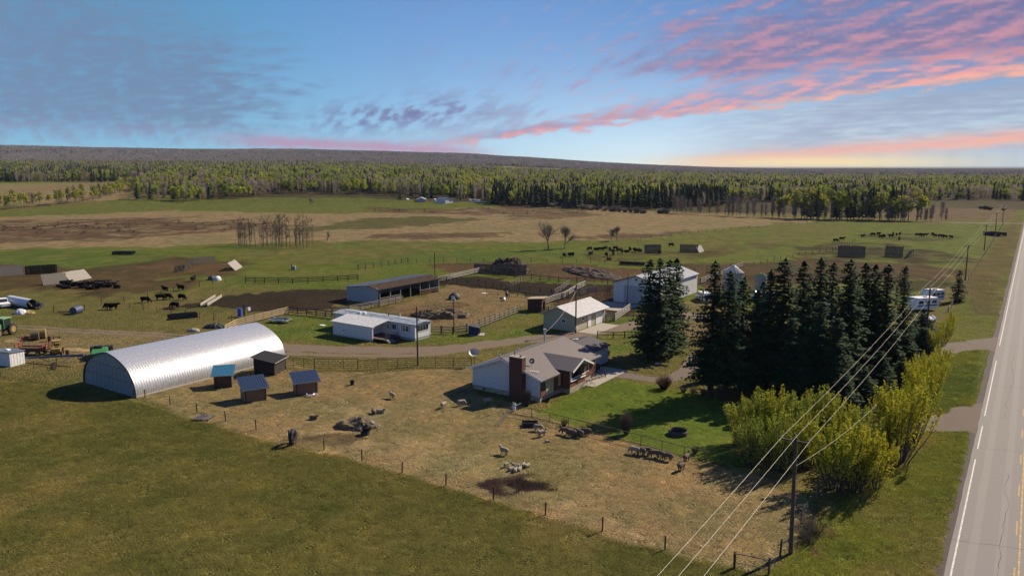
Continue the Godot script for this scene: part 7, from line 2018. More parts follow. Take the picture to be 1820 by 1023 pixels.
func ring_mesh(r: float, w: float, h: float, k := 24) -> ArrayMesh:
	var m := MB.new()
	for i in k:
		var a := Vector3(cos(TAU * i / k), 0, sin(TAU * i / k)); var b := Vector3(cos(TAU * (i + 1) / k), 0, sin(TAU * (i + 1) / k))
		var u := Vector3(0, h, 0)
		var q := r - w
		m.quad(a * r, b * r, b * r + u * 0.75, a * r + u * 0.75)
		m.quad(a * r + u * 0.75, b * r + u * 0.75, b * (q + w * 0.5) + u, a * (q + w * 0.5) + u)
		m.quad(a * (q + w * 0.5) + u, b * (q + w * 0.5) + u, b * q + u * 0.75, a * q + u * 0.75)
		m.quad(a * q + u * 0.75, b * q + u * 0.75, b * q, a * q)
	return m.mesh()

func bale(label: String, at: Vector3, turn: float, mat_name := "straw", r := 0.8, w := 1.4):
	var m := MB.new()
	var k := 22
	m.tube(Vector3(-w * 0.5, r, 0), Vector3(w * 0.5, r, 0), r * 0.97, r * 0.97, k)
	for i in 12: m.tube(Vector3(-w * 0.5 + w * i / 12.0, r, 0), Vector3(-w * 0.5 + w * (i + 0.6) / 12.0, r, 0), r, r * 0.985, k)
	solo("hay_bale", m.mesh(), M[mat_name], label, "hay bale", at, turn)

func trough(called: String, label: String, a: Vector3, b: Vector3, w: float, h: float, mat_name: String):
	var t := thing(called, label, "feeder", a)
	var u := b - a
	var s := u.normalized().cross(Vector3.UP) * w * 0.5
	for k in [-1.0, 1.0]: beampart("side", s * k + Vector3(0, h * 0.6, 0), s * k + u + Vector3(0, h * 0.6, 0), 0.08, h * 0.8, M[mat_name], t)
	beampart("floor", Vector3(0, h * 0.25, 0), u + Vector3(0, h * 0.25, 0), w, 0.06, M["wood_dark"], t)
	for i in 4: beampart("leg_frame", -s * 1.05 + u * (i / 3.0) + Vector3(0, 0.1, 0), s * 1.05 + u * (i / 3.0) + Vector3(0, 0.1, 0), 0.14, 0.2, M["wood_dark"], t)
	return t

func make_yard_things():
	# paddock
	var t := thing("upright_tyre", "big worn tractor tyre standing upright against a wire panel", "tyre", Vector3(-62.86, 0, -51.43), deg_to_rad(122))
	var p := part("tyre", ring_mesh(0.85, 0.34, 0.42), M["rubber"], t)
	p.transform = Transform3D(Basis(Vector3.RIGHT, PI * 0.5), Vector3(0, 0.85, -0.2))
	for i in 5: beampart("panel_bar", Vector3(-0.9 + i * 0.45, 0.0, 0.35), Vector3(-0.9 + i * 0.45, 1.5, 0.35), 0.03, 0.03, M["iron"], t)
	for y in [0.3, 0.9, 1.5]: beampart("panel_bar", Vector3(-0.9, y, 0.35), Vector3(0.9, y, 0.35), 0.03, 0.03, M["iron"], t)
	t = thing("pallet", "broken grey pallet with scrap timber lying by the wire fence", "pallet", Vector3(-78.09, 0, -51.13), 0.5)
	for i in 6: bpart("slat", Vector3(0, 0.22, -0.75 + i * 0.3), Vector3(1.9, 0.05, 0.16), M["wood_grey"], t, Basis(Vector3.UP, rng.randf_range(-0.08, 0.08)))
	for x in [-0.8, 0.0, 0.8]: bpart("bearer", Vector3(x, 0.1, 0), Vector3(0.12, 0.18, 1.7), M["wood_dark"], t)
	for i in 4: beampart("stick", Vector3(-0.3 + i * 0.2, 0.25, -0.3), Vector3(-0.5 + i * 0.3, 0.9, 0.2), 0.05, 0.05, M["wood_dark"], t)
	heap("hay_heap", "trampled heap of old grey-brown hay in the paddock", "hay", Vector3(-61.3, 0, -59.17), Vector3(2.3, 0.95, 1.5), "old_hay", 0.4, 0.6)
	for i in 7: solo("rock", rock_mesh(0.3 + 0.05 * (i % 3), i), M["stone"] if i % 2 else M["wood_old"], "loose pale stone around the trampled hay heap", "stone", Vector3(-61.44, 0, -59.31) + Vector3(rng.randf_range(-0.4, 2.4), 0.5 if i < 3 else 0.0, rng.randf_range(-1.4, 1.0)), i * 1.1, "stones by the hay heap")
	solo("black_tub", tub_mesh(0.55, 0.5), M["rubber"], "black round tub below the trampled hay heap", "tub", Vector3(-58.65, 0, -57.84))
	solo("black_bucket", tub_mesh(0.32, 0.6), M["rubber"], "small black bucket alone on the paddock near the pipe fence", "bucket", Vector3(-74.01, 0, -70.87))
	t = trough("water_trough", "black oval water trough under the mesh fence", Vector3(-45.9, 0, -69.83), Vector3(-44.42, 0, -70.83), 0.9, 0.55, "rubber")
	solo("fire_ring", ring_mesh(1.05, 0.14, 0.55), M["iron"], "round steel fire ring standing on the shaded lawn", "fire pit", Vector3(-30.19, 0, -77.11))
	t = thing("bicycle", "bicycle leaning by the porch at the edge of the patio", "bicycle", Vector3(-47.12, 0, -87.79), deg_to_rad(35))
	for x in [-0.52, 0.52]:
		p = part("wheel", ring_mesh(0.34, 0.05, 0.05, 20), M["rubber"], t)
		p.transform = Transform3D(Basis(Vector3.RIGHT, PI * 0.5), Vector3(x, 0.34, 0.02))
	for s in [[Vector3(-0.52, 0.34, 0), Vector3(-0.15, 0.8, 0)], [Vector3(-0.15, 0.8, 0), Vector3(0.4, 0.78, 0)], [Vector3(-0.05, 0.32, 0), Vector3(0.4, 0.78, 0)], [Vector3(-0.05, 0.32, 0), Vector3(-0.52, 0.34, 0)], [Vector3(0.4, 0.95, 0), Vector3(0.52, 0.34, 0)], [Vector3(-0.05, 0.32, 0), Vector3(-0.2, 0.92, 0)]]: beampart("frame_tube", s[0], s[1], 0.035, 0.035, M["white_paint"], t)
	bpart("saddle", Vector3(-0.2, 0.95, 0), Vector3(0.26, 0.06, 0.13), M["black"], t)
	beampart("handlebar", Vector3(0.38, 0.98, -0.28), Vector3(0.38, 0.98, 0.28), 0.03, 0.03, M["black"], t)
	t = thing("satellite_dish", "large grey satellite dish on a post west of the farmhouse", "satellite dish", Vector3(-66.44, 0, -88.18))
	var m := MB.new()
	m.tube(Vector3.ZERO, Vector3(0, 1.5, 0), 0.06, 0.06, 8)
	part("post", m.mesh(), M["rust"], t)
	m = MB.new()
	m.tube(Vector3(-0.1, 1.7, 0.0), Vector3(0.1, 2.15, 0.25), 0.1, 0.75, 18, false)
	part("dish", m.mesh(), M["white_plastic"], t)
	t = thing("timber_ramp", "pair of weathered planks propped against the mesh fence corner", "planks", Vector3(-49.61, 0, -72.66))
	beampart("plank", Vector3(0, 0.55, 0), Vector3(-48.44, 0, -68.11) - Vector3(-49.61, 0, -72.66) + Vector3(0, 0.05, 0), 0.25, 0.05, M["wood_old"], t)
	beampart("plank", Vector3(0.3, 0.5, 0.1), Vector3(-48.12, 0, -68.33) - Vector3(-49.61, 0, -72.66) + Vector3(0, 0.05, 0), 0.16, 0.05, M["wood_old"], t)
	t = thing("propane_bottle", "white gas bottle with a pale pipe against the farmhouse foundation", "gas bottle", Vector3(-49.59, 0, -73.71))
	m = MB.new(); m.tube(Vector3(0, 0.2, 0), Vector3(0, 1.1, 0), 0.2, 0.2, 12)
	m.ball(Vector3(0, 1.1, 0), Vector3(0.2, 0.15, 0.2))
	part("bottle", m.mesh(), M["white_paint"], t)
	beampart("pipe", Vector3(-0.3, 0.5, 0.2), Vector3(0.7, 1.05, -0.4), 0.07, 0.07, M["white_paint"], t)
	# straw and bales about the machinery yard
	bale("round straw bale in bright sun behind the forklift", Vector3(-139.13, 0, -61.31), deg_to_rad(60), "straw", 0.85, 1.4)
	bale("dark weathered round bale against the bright one", Vector3(-138.62, 0, -60.08), deg_to_rad(60), "old_hay", 0.75, 1.2)
	heap("hay_heap", "scattered yellow straw beside a small tarped load", "hay", Vector3(-165.72, 0, -71.28), Vector3(1.4, 0.5, 1.0), "straw", 0.0, 0.6)
	heap("tarped_load", "small load under a blue-white tarp at the machinery yard", "tarp", Vector3(-166.57, 0, -69.98), Vector3(1.3, 1.0, 1.0), "white_plastic", 0.3, 0.25)
	m = MB.new()
	var a := Vector3(-179.45, 0, -73.6); var b := Vector3(-170.7, 0, -73.94)
	m.tube(a + Vector3(0, 0.95, 0), b + Vector3(0, 0.95, 0), 1.05, 1.0, 22)
	m.ball(b + Vector3(0, 0.95, 0), Vector3(1.0, 1.0, 1.0), 14, 8)
	solo("silage_bag", m.mesh(), M["white_plastic"], "long white plastic silage bag lying west of the pasture", "silage bag")
	heap("straw_heap", "large mound of straw and brush in the feed lot", "hay", Vector3(-94.21, 0, -115.42), Vector3(5.2, 1.5, 3.0), "old_hay", 0.5, 0.7)
	heap("straw_heap", "smaller mound of tangled dark brush west of the straw mound", "hay", Vector3(-98.08, 0, -113.51), Vector3(2.6, 1.0, 1.8), "manure", 0.2, 0.7)
	heap("manure_heap", "long reddish manure heap behind the high dark board wall", "manure heap", Vector3(-121.62, 0, -178.18), Vector3(8.0, 3.2, 5.0), "manure", deg_to_rad(-32), 0.5)
	heap("manure_heap", "low brown manure bank in the red dirt yard", "manure heap", Vector3(-99.69, 0, -186), Vector3(14.0, 1.2, 5.0), "manure", deg_to_rad(-32), 0.6)
	# feeders
	trough("feed_bunk", "long black feed bunk behind the arched barn", Vector3(-136.2, 0, -82.9), Vector3(-134.06, 0, -87.75), 1.3, 1.0, "black")
	trough("feed_bunk", "tilted pale and black feed bunk on the green pasture", Vector3(-142.8, 0, -95.19), Vector3(-150.1, 0, -103.86), 1.4, 0.8, "wood_pale")
	trough("feed_bunk", "long dark feed bunk on the pasture below the cattle herd", Vector3(-101.84, 0, -208.5), Vector3(-94.53, 0, -210.21), 1.2, 1.0, "wood_dark")
	trough("feed_bunk", "black feed bunk far out on the western pasture", Vector3(-255.26, 0, -137.47), Vector3(-249.46, 0, -141.4), 1.8, 1.1, "black")
	trough("feed_bunk", "long dark bale feeder near the road fence in the north pasture", Vector3(-15.88, 0, -391.69), Vector3(-9.5, 0, -386.06), 3.5, 1.6, "black")
	# drums, boxes and huts
	t = thing("blue_drum", "bright blue plastic drum hung at the plank corral fence", "drum", Vector3(-127.6, 0, -92.81))
	part("body", tube_mesh(0.42, 1.5, 14), M["blue_plastic"], t)
	m = MB.new(); m.tube(Vector3(0, 1.5, 0), Vector3(0, 1.62, 0), 0.44, 0.36, 14)
	part("lid", m.mesh(), M["blue_plastic"], t)
	t = thing("mineral_feeder", "dark post with a white box beside the blue drum", "feeder", Vector3(-126.38, 0, -92.95))
	bpart("post", Vector3(0, 1.2, 0), Vector3(0.25, 2.4, 0.25), M["wood_dark"], t)
	bpart("box", Vector3(0.7, 1.6, -0.5), Vector3(0.6, 0.6, 0.5), M["white_paint"], t)
	beampart("arm", Vector3(0, 2.2, 0), Vector3(0.8, 1.9, -0.5), 0.08, 0.08, M["wood_dark"], t)
	t = thing("trash_skip", "dark blue steel waste skip with battered lid on the grass", "skip", Vector3(-79.45, 0, -105.52), deg_to_rad(30))
	m = MB.new()
	m.extrude([Vector2(-0.9, 0.15), Vector2(0.8, 0.15), Vector2(1.0, 1.3), Vector2(-0.9, 1.7)], -1.0, 1.0)
	part("body", m.mesh(), M["navy_roof"], t)
	bpart("lid", Vector3(0.05, 1.56, 0), Vector3(2.0, 0.06, 2.1), M["black"], t, Basis(Vector3.BACK, -0.21))
	for z in [-0.9, 0.0, 0.9]: bpart("rib", Vector3(0.95, 0.75, z), Vector3(0.1, 1.2, 0.1), M["blue_tarp"], t)
	bpart("base_plate", Vector3(0.5, 0.06, 0.2), Vector3(2.6, 0.08, 2.2), M["concrete"], t)
	t = thing("wooden_hut", "brown wooden hut with flat roof and dark doorway by the corral", "hut", Vector3(-82.6, 0, -131.0), 0.25)
	m = MB.new()
	m.box(Vector3(0, 1.25, 1.3), Vector3(3.0, 2.5, 0.1)); m.box(Vector3(0, 1.25, -1.3), Vector3(3.0, 2.5, 0.1)); m.box(Vector3(-1.5, 1.25, 0), Vector3(0.1, 2.5, 2.5))
	m.box(Vector3(1.5, 1.25, 0.95), Vector3(0.1, 2.5, 0.6)); m.box(Vector3(1.5, 1.25, -1.0), Vector3(0.1, 2.5, 0.5)); m.box(Vector3(1.5, 2.25, 0), Vector3(0.1, 0.5, 1.4))
	part("wall", m.mesh(), M["wood_brown"], t)
	bpart("roof", Vector3(0.1, 2.62, 0), Vector3(3.5, 0.14, 3.0), M["wood_new"], t, Basis(Vector3.BACK, 0.08))
	for i in 10: bpart("plank", Vector3(-1.35 + i * 0.3, 1.25, 1.36), Vector3(0.27, 2.5, 0.03), M["wood_brown"], t)
	t = thing("calf_hutch", "round dark calf hutch with a white lamp-shaped vent in the feed lot", "hutch", Vector3(-105.17, 0, -132.48))
	m = MB.new(); lump(m, Vector3(1.4, 1.5, 1.4), 0.05, 16, 7)
	part("shell", m.mesh(), M["black"], t)
	bpart("door", Vector3(0.5, 0.45, 1.25), Vector3(0.8, 0.8, 0.1), M["white_plastic"], t, Basis(Vector3.UP, 0.3))
	t = thing("calf_hutch", "small white calf hutch beside a black one on the pasture", "hutch", Vector3(-173.88, 0, -120.29))
	m = MB.new(); lump(m, Vector3(0.9, 1.2, 1.1), 0.05, 14, 6)
	part("shell", m.mesh(), M["white_plastic"], t)
	t = thing("calf_hutch", "small black calf hutch beside a white one on the pasture", "hutch", Vector3(-175.98, 0, -120.09))
	m = MB.new(); lump(m, Vector3(1.0, 1.2, 1.1), 0.05, 14, 6)
	part("shell", m.mesh(), M["black"], t)
	solo("pasture_barrel", tube_mesh(0.6, 1.1, 12), M["trailer_roof"], "pale blue barrel alone on the green pasture", "drum", Vector3(-174.14, 0, -145.55))
	solo("pasture_post", tube_mesh(0.12, 1.8, 8), M["wood_dark"], "dark post beside the pale blue pasture barrel", "post", Vector3(-173.71, 0, -144.37))
	heap("tarped_load", "black tarped heap behind the arched barn's ridge", "tarp", Vector3(-122.39, 0, -83.38), Vector3(2.0, 0.9, 1.1), "black", 0.6, 0.4)
	heap("tarped_load", "grey-white wrapped bundle behind the arched barn", "tarp", Vector3(-122.82, 0, -79.55), Vector3(1.2, 0.6, 0.8), "wood_pale", 0.4, 0.3)
	solo("white_board", flat_mesh(1.2, 0.7), M["white_paint"], "flat white board lying on the grass west of the mobile home", "board", Vector3(-107.48, 0, -95.92))
	solo("white_board", flat_mesh(1.4, 0.8), M["white_paint"], "flat white sheet lying in the straw-coloured feed lot", "board", Vector3(-104.22, 0, -142.46))
	solo("white_board", flat_mesh(0.6, 0.9), M["white_paint"], "small white slab on the shaded grass near the spruce clump", "board", Vector3(-44.53, 0, -104.61))
	solo("rock", rock_mesh(0.5, 3), M["stone"], "white stone at the foot of the small leafless tree", "stone", Vector3(-136.53, 0, -270.11))
	t = thing("lawn_post", "black garden post at the corner of the patio", "post", Vector3(-47.42, 0, -93.27))
	bpart("post", Vector3(0, 0.5, 0), Vector3(0.1, 1.0, 0.1), M["iron"], t)
	t = thing("patio_wall", "low row of pale stones along the patio edge", "stone edging", Vector3(-47.66, 0, -91.38), 0.0)
	for i in 7: bpart("stone", Vector3(-0.9 + i * 0.1, 0.16, 2.2 - i * 0.7), Vector3(0.4, 0.34, 0.55), M["stone"], t, Basis(Vector3.UP, rng.randf_range(-0.2, 0.2)))
	t = thing("porch_grill", "dark covered barbecue on the patio by the porch end", "grill", Vector3(-49.72, 0, -94.94))
	bpart("body", Vector3(0, 0.75, 0), Vector3(0.6, 0.5, 1.1), M["black"], t)
	for x in [-0.22, 0.22]:
		for z in [-0.4, 0.4]: bpart("leg", Vector3(x, 0.25, z), Vector3(0.06, 0.5, 0.06), M["iron"], t)
	m = MB.new(); m.tube(Vector3(0, 1.0, -0.55), Vector3(0, 1.0, 0.55), 0.3, 0.3, 10)
	part("lid", m.mesh(), M["black"], t)

func flat_mesh(x: float, z: float) -> ArrayMesh:
	var m := MB.new()
	m.box(Vector3(0, 0.04, 0), Vector3(x, 0.06, z))
	return m.mesh()

func tub_mesh(r: float, h: float) -> ArrayMesh:
	var m := MB.new()
	m.tube(Vector3.ZERO, Vector3(0, h, 0), r * 0.85, r, 16, false)
	m.tube(Vector3(0, h, 0), Vector3(0, 0.1, 0), r * 0.92, r * 0.8, 16, false)
	m.tube(Vector3(0, h - 0.05, 0), Vector3(0, h, 0), r * 1.06, r * 1.06, 16, false)
	m.tube(Vector3(0, 0.08, 0), Vector3(0, 0.1, 0), r * 0.8, r * 0.8, 16)
	return m.mesh()

func rock_mesh(r: float, s: int) -> ArrayMesh:
	var m := MB.new()
	lump(m, Vector3(r, r * 0.7, r * 0.8), 0.5, 9, 4, s * 13.0)
	return m.mesh()

# ---------------------------------------------------------------- animals
func creature(bones: Array, cell: float, k: float) -> ArrayMesh:
	# one continuous skin round tapered bones, meshed as surface nets
	var lo := Vector3.ONE * 99.0; var hi := -lo
	for b in bones:
		for e in [[b[0], b[2]], [b[1], b[3]]]:
			lo = lo.min(e[0] - Vector3.ONE * (e[1] + cell * 2.5)); hi = hi.max(e[0] + Vector3.ONE * (e[1] + cell * 2.5))
	var nx := int((hi.x - lo.x) / cell) + 2; var ny := int((hi.y - lo.y) / cell) + 2; var nk := int((hi.z - lo.z) / cell) + 2
	var f := PackedFloat32Array()
	f.resize(nx * ny * nk)
	for z in nk:
		for y in ny:
			for x in nx:
				var p := lo + Vector3(x, y, z) * cell
				var s := 0.0
				for b in bones:
					var d: Vector3 = b[1] - b[0]
					var t := clampf((p - b[0]).dot(d) / maxf(d.length_squared(), 1e-6), 0.0, 1.0)
					var q: float = (p - b[0] - d * t).length() - lerpf(b[2], b[3], t)
					s += exp(-q / k)
				f[(z * ny + y) * nx + x] = -k * log(maxf(s, 1e-30))
	var m := MB.new()
	var at := {}
	for z in nk - 1:
		for y in ny - 1:
			for x in nx - 1:
				var sum := Vector3.ZERO; var n := 0
				var c := []
				for i in 8: c.append(f[((z + (i >> 2)) * ny + y + ((i >> 1) & 1)) * nx + x + (i & 1)])
				for e in [[0, 1], [2, 3], [4, 5], [6, 7], [0, 2], [1, 3], [4, 6], [5, 7], [0, 4], [1, 5], [2, 6], [3, 7]]:
					var a: float = c[e[0]]; var b: float = c[e[1]]
					if (a < 0.0) != (b < 0.0):
						var t := a / (a - b)
						var pa := Vector3(e[0] & 1, (e[0] >> 1) & 1, e[0] >> 2); var pb := Vector3(e[1] & 1, (e[1] >> 1) & 1, e[1] >> 2)
						sum += pa.lerp(pb, t); n += 1
				if n > 0: at[(z * ny + y) * nx + x] = lo + (Vector3(x, y, z) + sum / n) * cell
	var grad := func(p: Vector3) -> Vector3:
		var s := Vector3.ZERO; var w := 0.0
		for b in bones:
			var d: Vector3 = b[1] - b[0]
			var t := clampf((p - b[0]).dot(d) / maxf(d.length_squared(), 1e-6), 0.0, 1.0)
			var q: Vector3 = p - b[0] - d * t
			var e := exp(-(q.length() - lerpf(b[2], b[3], t)) / k)
			s += q.normalized() * e; w += e
		return s.normalized()
	var step := [1, nx, nx * ny]
	for z in range(1, nk - 1):
		for y in range(1, ny - 1):
			for x in range(1, nx - 1):
				var i := (z * ny + y) * nx + x
				for ax in 3:
					var a: float = f[i]; var b: float = f[i + step[ax]]
					if (a < 0.0) == (b < 0.0): continue
					var u: int = step[(ax + 1) % 3]; var v: int = step[(ax + 2) % 3]
					var q := [at[i], at[i - u], at[i - u - v], at[i - v]]
					if a >= 0.0: q.reverse()
					var g := [grad.call(q[0]), grad.call(q[1]), grad.call(q[2]), grad.call(q[3])]
					m.trin(q[0], q[2], q[1], g[0], g[2], g[1]); m.trin(q[0], q[3], q[2], g[0], g[3], g[2])
	return m.mesh()

func cow_bones(pose: String) -> Array:
	# along +x, head at +x, standing about 1.4 m at the withers
	var b := []
	if pose == "lying":
		b = [[Vector3(-0.75, 0.42, 0), Vector3(0.1, 0.42, 0), 0.36, 0.42], [Vector3(0.1, 0.42, 0), Vector3(0.65, 0.48, 0), 0.42, 0.34], [Vector3(0.65, 0.55, 0), Vector3(1.1, 0.95, 0), 0.24, 0.16], [Vector3(1.1, 0.95, 0), Vector3(1.5, 0.82, 0), 0.15, 0.09],
			[Vector3(0.55, 0.2, 0.25), Vector3(0.95, 0.1, 0.3), 0.12, 0.07], [Vector3(-0.6, 0.2, 0.3), Vector3(-0.1, 0.1, 0.42), 0.16, 0.07], [Vector3(0.55, 0.2, -0.25), Vector3(0.9, 0.1, -0.3), 0.12, 0.07], [Vector3(-0.6, 0.2, -0.3), Vector3(-0.2, 0.1, -0.4), 0.16, 0.07]]
		return b
	b = [[Vector3(-0.78, 1.02, 0), Vector3(-0.1, 0.95, 0), 0.32, 0.38], [Vector3(-0.1, 0.95, 0), Vector3(0.62, 0.98, 0), 0.38, 0.35], [Vector3(-0.85, 1.22, 0), Vector3(0.6, 1.26, 0), 0.12, 0.12]]
	if pose == "grazing": b += [[Vector3(0.68, 1.05, 0), Vector3(1.15, 0.6, 0), 0.24, 0.16], [Vector3(1.15, 0.6, 0), Vector3(1.38, 0.16, 0), 0.15, 0.09]]
	else: b += [[Vector3(0.68, 1.1, 0), Vector3(1.15, 1.36, 0), 0.24, 0.16], [Vector3(1.15, 1.36, 0), Vector3(1.55, 1.18, 0), 0.15, 0.09], [Vector3(1.12, 1.46, -0.22), Vector3(1.12, 1.46, 0.22), 0.045, 0.045]]
	for s in [-1.0, 1.0]:
		b += [[Vector3(0.55, 0.8, s * 0.2), Vector3(0.56, 0.42, s * 0.2), 0.14, 0.075], [Vector3(0.56, 0.42, s * 0.2), Vector3(0.55, 0.05, s * 0.2), 0.065, 0.06],
			[Vector3(-0.7, 0.85, s * 0.2), Vector3(-0.6, 0.55, s * 0.2), 0.2, 0.1], [Vector3(-0.6, 0.55, s * 0.2), Vector3(-0.78, 0.45, s * 0.2), 0.09, 0.075], [Vector3(-0.78, 0.45, s * 0.2), Vector3(-0.72, 0.05, s * 0.2), 0.068, 0.06]]
	b += [[Vector3(-1.08, 1.2, 0), Vector3(-1.14, 0.55, 0), 0.04, 0.035]]
	return b

func sheep_bones(pose: String) -> Array:
	var b := []
	if pose == "lying":
		return [[Vector3(-0.3, 0.27, 0), Vector3(0.28, 0.28, 0), 0.25, 0.24], [Vector3(0.35, 0.36, 0), Vector3(0.55, 0.55, 0), 0.14, 0.1], [Vector3(0.55, 0.56, 0), Vector3(0.72, 0.5, 0), 0.09, 0.055], [Vector3(0.3, 0.1, 0.16), Vector3(0.52, 0.06, 0.18), 0.07, 0.04], [Vector3(-0.25, 0.1, 0.18), Vector3(0.02, 0.06, 0.25), 0.09, 0.04]]
	b = [[Vector3(-0.36, 0.6, 0), Vector3(0.32, 0.61, 0), 0.235, 0.225]]
	if pose == "grazing": b += [[Vector3(0.4, 0.62, 0), Vector3(0.62, 0.36, 0), 0.13, 0.09], [Vector3(0.62, 0.36, 0), Vector3(0.72, 0.14, 0), 0.085, 0.055]]
	else: b += [[Vector3(0.4, 0.68, 0), Vector3(0.58, 0.9, 0), 0.13, 0.09], [Vector3(0.58, 0.91, 0), Vector3(0.78, 0.82, 0), 0.085, 0.055], [Vector3(0.56, 0.96, -0.13), Vector3(0.56, 0.96, 0.13), 0.03, 0.03]]
	for s in [-1.0, 1.0]:
		b += [[Vector3(0.28, 0.5, s * 0.12), Vector3(0.29, 0.03, s * 0.12), 0.075, 0.04], [Vector3(-0.32, 0.5, s * 0.12), Vector3(-0.26, 0.32, s * 0.12), 0.1, 0.055], [Vector3(-0.26, 0.32, s * 0.12), Vector3(-0.34, 0.25, s * 0.12), 0.05, 0.045], [Vector3(-0.34, 0.25, s * 0.12), Vector3(-0.32, 0.03, s * 0.12), 0.042, 0.038]]
	b += [[Vector3(-0.6, 0.62, 0), Vector3(-0.64, 0.45, 0), 0.05, 0.03]]
	return b

func make_animals():
	var cow := {}
	for p in ["standing", "grazing", "lying"]: cow[p] = creature(cow_bones(p), 0.075, 0.05)
	var ewe := {}
	for p in ["standing", "grazing", "lying"]: ewe[p] = creature(sheep_bones(p), 0.035, 0.025)
	# grazing cattle west of the barn
	for a in [[Vector3(-158.12, 0, -94.85),40,"grazing"], [Vector3(-157.46, 0, -96.18),20,"grazing"], [Vector3(-154.21, 0, -97.5),10,"grazing"], [Vector3(-146.1, 0, -90.59),200,"grazing"], [Vector3(-157.51, 0, -90.96),30,"grazing"], [Vector3(-167.38, 0, -101.66),180,"standing"], [Vector3(-166.6, 0, -105.21),190,"standing"], [Vector3(-177.3, 0, -115.58),120,"standing"], [Vector3(-156.26, 0, -82.17),200,"grazing"], [Vector3(-155.39, 0, -82.76),30,"standing"]]:
		solo("cow", cow[a[2]], M["hide_black"], "black cow %s on the pasture behind the arched barn" % a[2], "cow", a[0], deg_to_rad(a[1]), "cattle behind the arched barn")
	# the huddle before the bleached windbreak
	var ps := []
	for i in 26:
		var q: Array = [Vector2(-198.24, -92.26), Vector2(-189.1, -101.79), Vector2(-181.21, -98.42), Vector2(-189.13, -89.95)]
		var u := (i + 0.3 * rng.randf()) / 26.0
		var p: Vector2 = q[0].lerp(q[1], u).lerp(q[3].lerp(q[2], u), rng.randf() * 0.85 + (0.15 if i % 2 else 0.0))
		solo("cow", cow["lying" if i % 5 < 2 else "standing"], M["hide_black"] if i % 6 else M["hide_brown"], "black beast in the huddle of cattle before the bleached windbreak", "cow", Vector3(p.x, 0, p.y), rng.randf_range(-0.6, 0.6) + PI * (i % 2) + 0.6, "huddled cattle")
	# herd by the northern windbreak
	for a in [[Vector3(-128.34, 0, -238.35),Vector3(-127.25, 0, -241.34),Vector3(-124.2, 0, -238.93),Vector3(-124.6, 0, -243.13),Vector3(-121.59, 0, -240.7),Vector3(-119.79, 0, -239.73),Vector3(-121.63, 0, -245.15),Vector3(-117.37, 0, -239.21),Vector3(-114.85, 0, -236.68),Vector3(-115.12, 0, -240.73),Vector3(-115.72, 0, -244.68),Vector3(-113.63, 0, -243.9),Vector3(-111.3, 0, -241.18),Vector3(-112.78, 0, -246.67),Vector3(-103.67, 0, -242.17),Vector3(-109.84, 0, -267.3)], [Vector3(-125.36, 0, -215.56),Vector3(-126.93, 0, -222.35),Vector3(-120.53, 0, -224.68),Vector3(-114.7, 0, -224.7),Vector3(-113.6, 0, -227.4),Vector3(-109.7, 0, -216.89),Vector3(-124.18, 0, -218.29)]]:
		for i in a.size():
			solo("cow", cow["lying" if i % 4 == 1 else "standing" if i % 3 else "grazing"], M["hide_black"], "black cow of the herd beside the northern windbreak", "cow", a[i], rng.randf() * TAU, "herd by the northern windbreak")
	# herd north of the spruces
	var north := [Vector3(-63.06, 0, -319.86), Vector3(-62.51, 0, -328.73), Vector3(-57.92, 0, -346.9), Vector3(-55.82, 0, -357.95), Vector3(-54.29, 0, -362.3), Vector3(-51.07, 0, -348.43), Vector3(-50.73, 0, -351.77), Vector3(-48.2, 0, -353.48), Vector3(-49.07, 0, -365.84), Vector3(-47.45, 0, -363.62), Vector3(-46.66, 0, -367.47), Vector3(-43.44, 0, -341.64), Vector3(-39.54, 0, -365.71), Vector3(-37.96, 0, -366.78), Vector3(-36.97, 0, -367.45), Vector3(-35.01, 0, -375.36), Vector3(-33.32, 0, -366.72), Vector3(-31.08, 0, -365.07), Vector3(-29.27, 0, -363.19), Vector3(-26.92, 0, -361.72)]
	for i in north.size():
		solo("cow", cow["standing" if i % 3 else "grazing"], M["hide_black"], "black cow of the herd on the pasture near the road", "cow", north[i], rng.randf() * TAU, "herd near the road")
	solo("cow", cow["standing"], M["hide_brown"], "dark cow standing alone in the feed lot near the wooden hut", "cow", Vector3(-96.35, 0, -140.25), 2.2)
	solo("calf", ewe["lying"], M["white_paint"], "white calf lying in the feed lot near the wooden hut", "calf", Vector3(-94.78, 0, -136.87), 2.0).scale = Vector3.ONE * 1.2
	# sheep
	var flock := [
		[Vector3(-65.34, 0, -69.36), "standing", 165, "wool", "pale sheep standing alone in the open paddock"],
		[Vector3(-42.59, 0, -61.45), "standing", 175, "wool", "sheep with dark face standing by the bare earth patch"],
		[Vector3(-40.54, 0, -58.89), "standing", 80, "wool", "small white lamb standing beside the resting lambs"],
		[Vector3(-67.33, 0, -58.17), "lying", 20, "wool_brown", "grey-brown sheep lying west of the hay heap"],
		[Vector3(-62.98, 0, -63.61), "lying", 150, "wool_brown", "dark mottled sheep lying north of the hay heap"],
		[Vector3(-62.47, 0, -64.21), "lying", 30, "wool", "pale sheep lying north of the hay heap"],
		[Vector3(-57.47, 0, -69.95), "standing", 100, "wool", "sheep standing in the farmhouse shadow at its west edge"],
		[Vector3(-56.21, 0, -71.89), "grazing", 60, "wool", "round pale sheep grazing in the farmhouse shadow"],
		[Vector3(-53.91, 0, -74.26), "grazing", 60, "wool", "pale sheep grazing in the farmhouse shadow near the chimney"],
		[Vector3(-59.61, 0, -76.51), "lying", 10, "wool_brown", "dark sheep lying against the farmhouse wall"],
		[Vector3(-43.47, 0, -69.44), "grazing", 20, "wool", "pale sheep drinking beside the black trough"],
		[Vector3(-42.2, 0, -68.11), "standing", 60, "wool", "small sheep standing below the black trough"],
		[Vector3(-40.79, 0, -66.98), "lying", 60, "wool", "tiny white lamb lying alone on the dry grass"]]
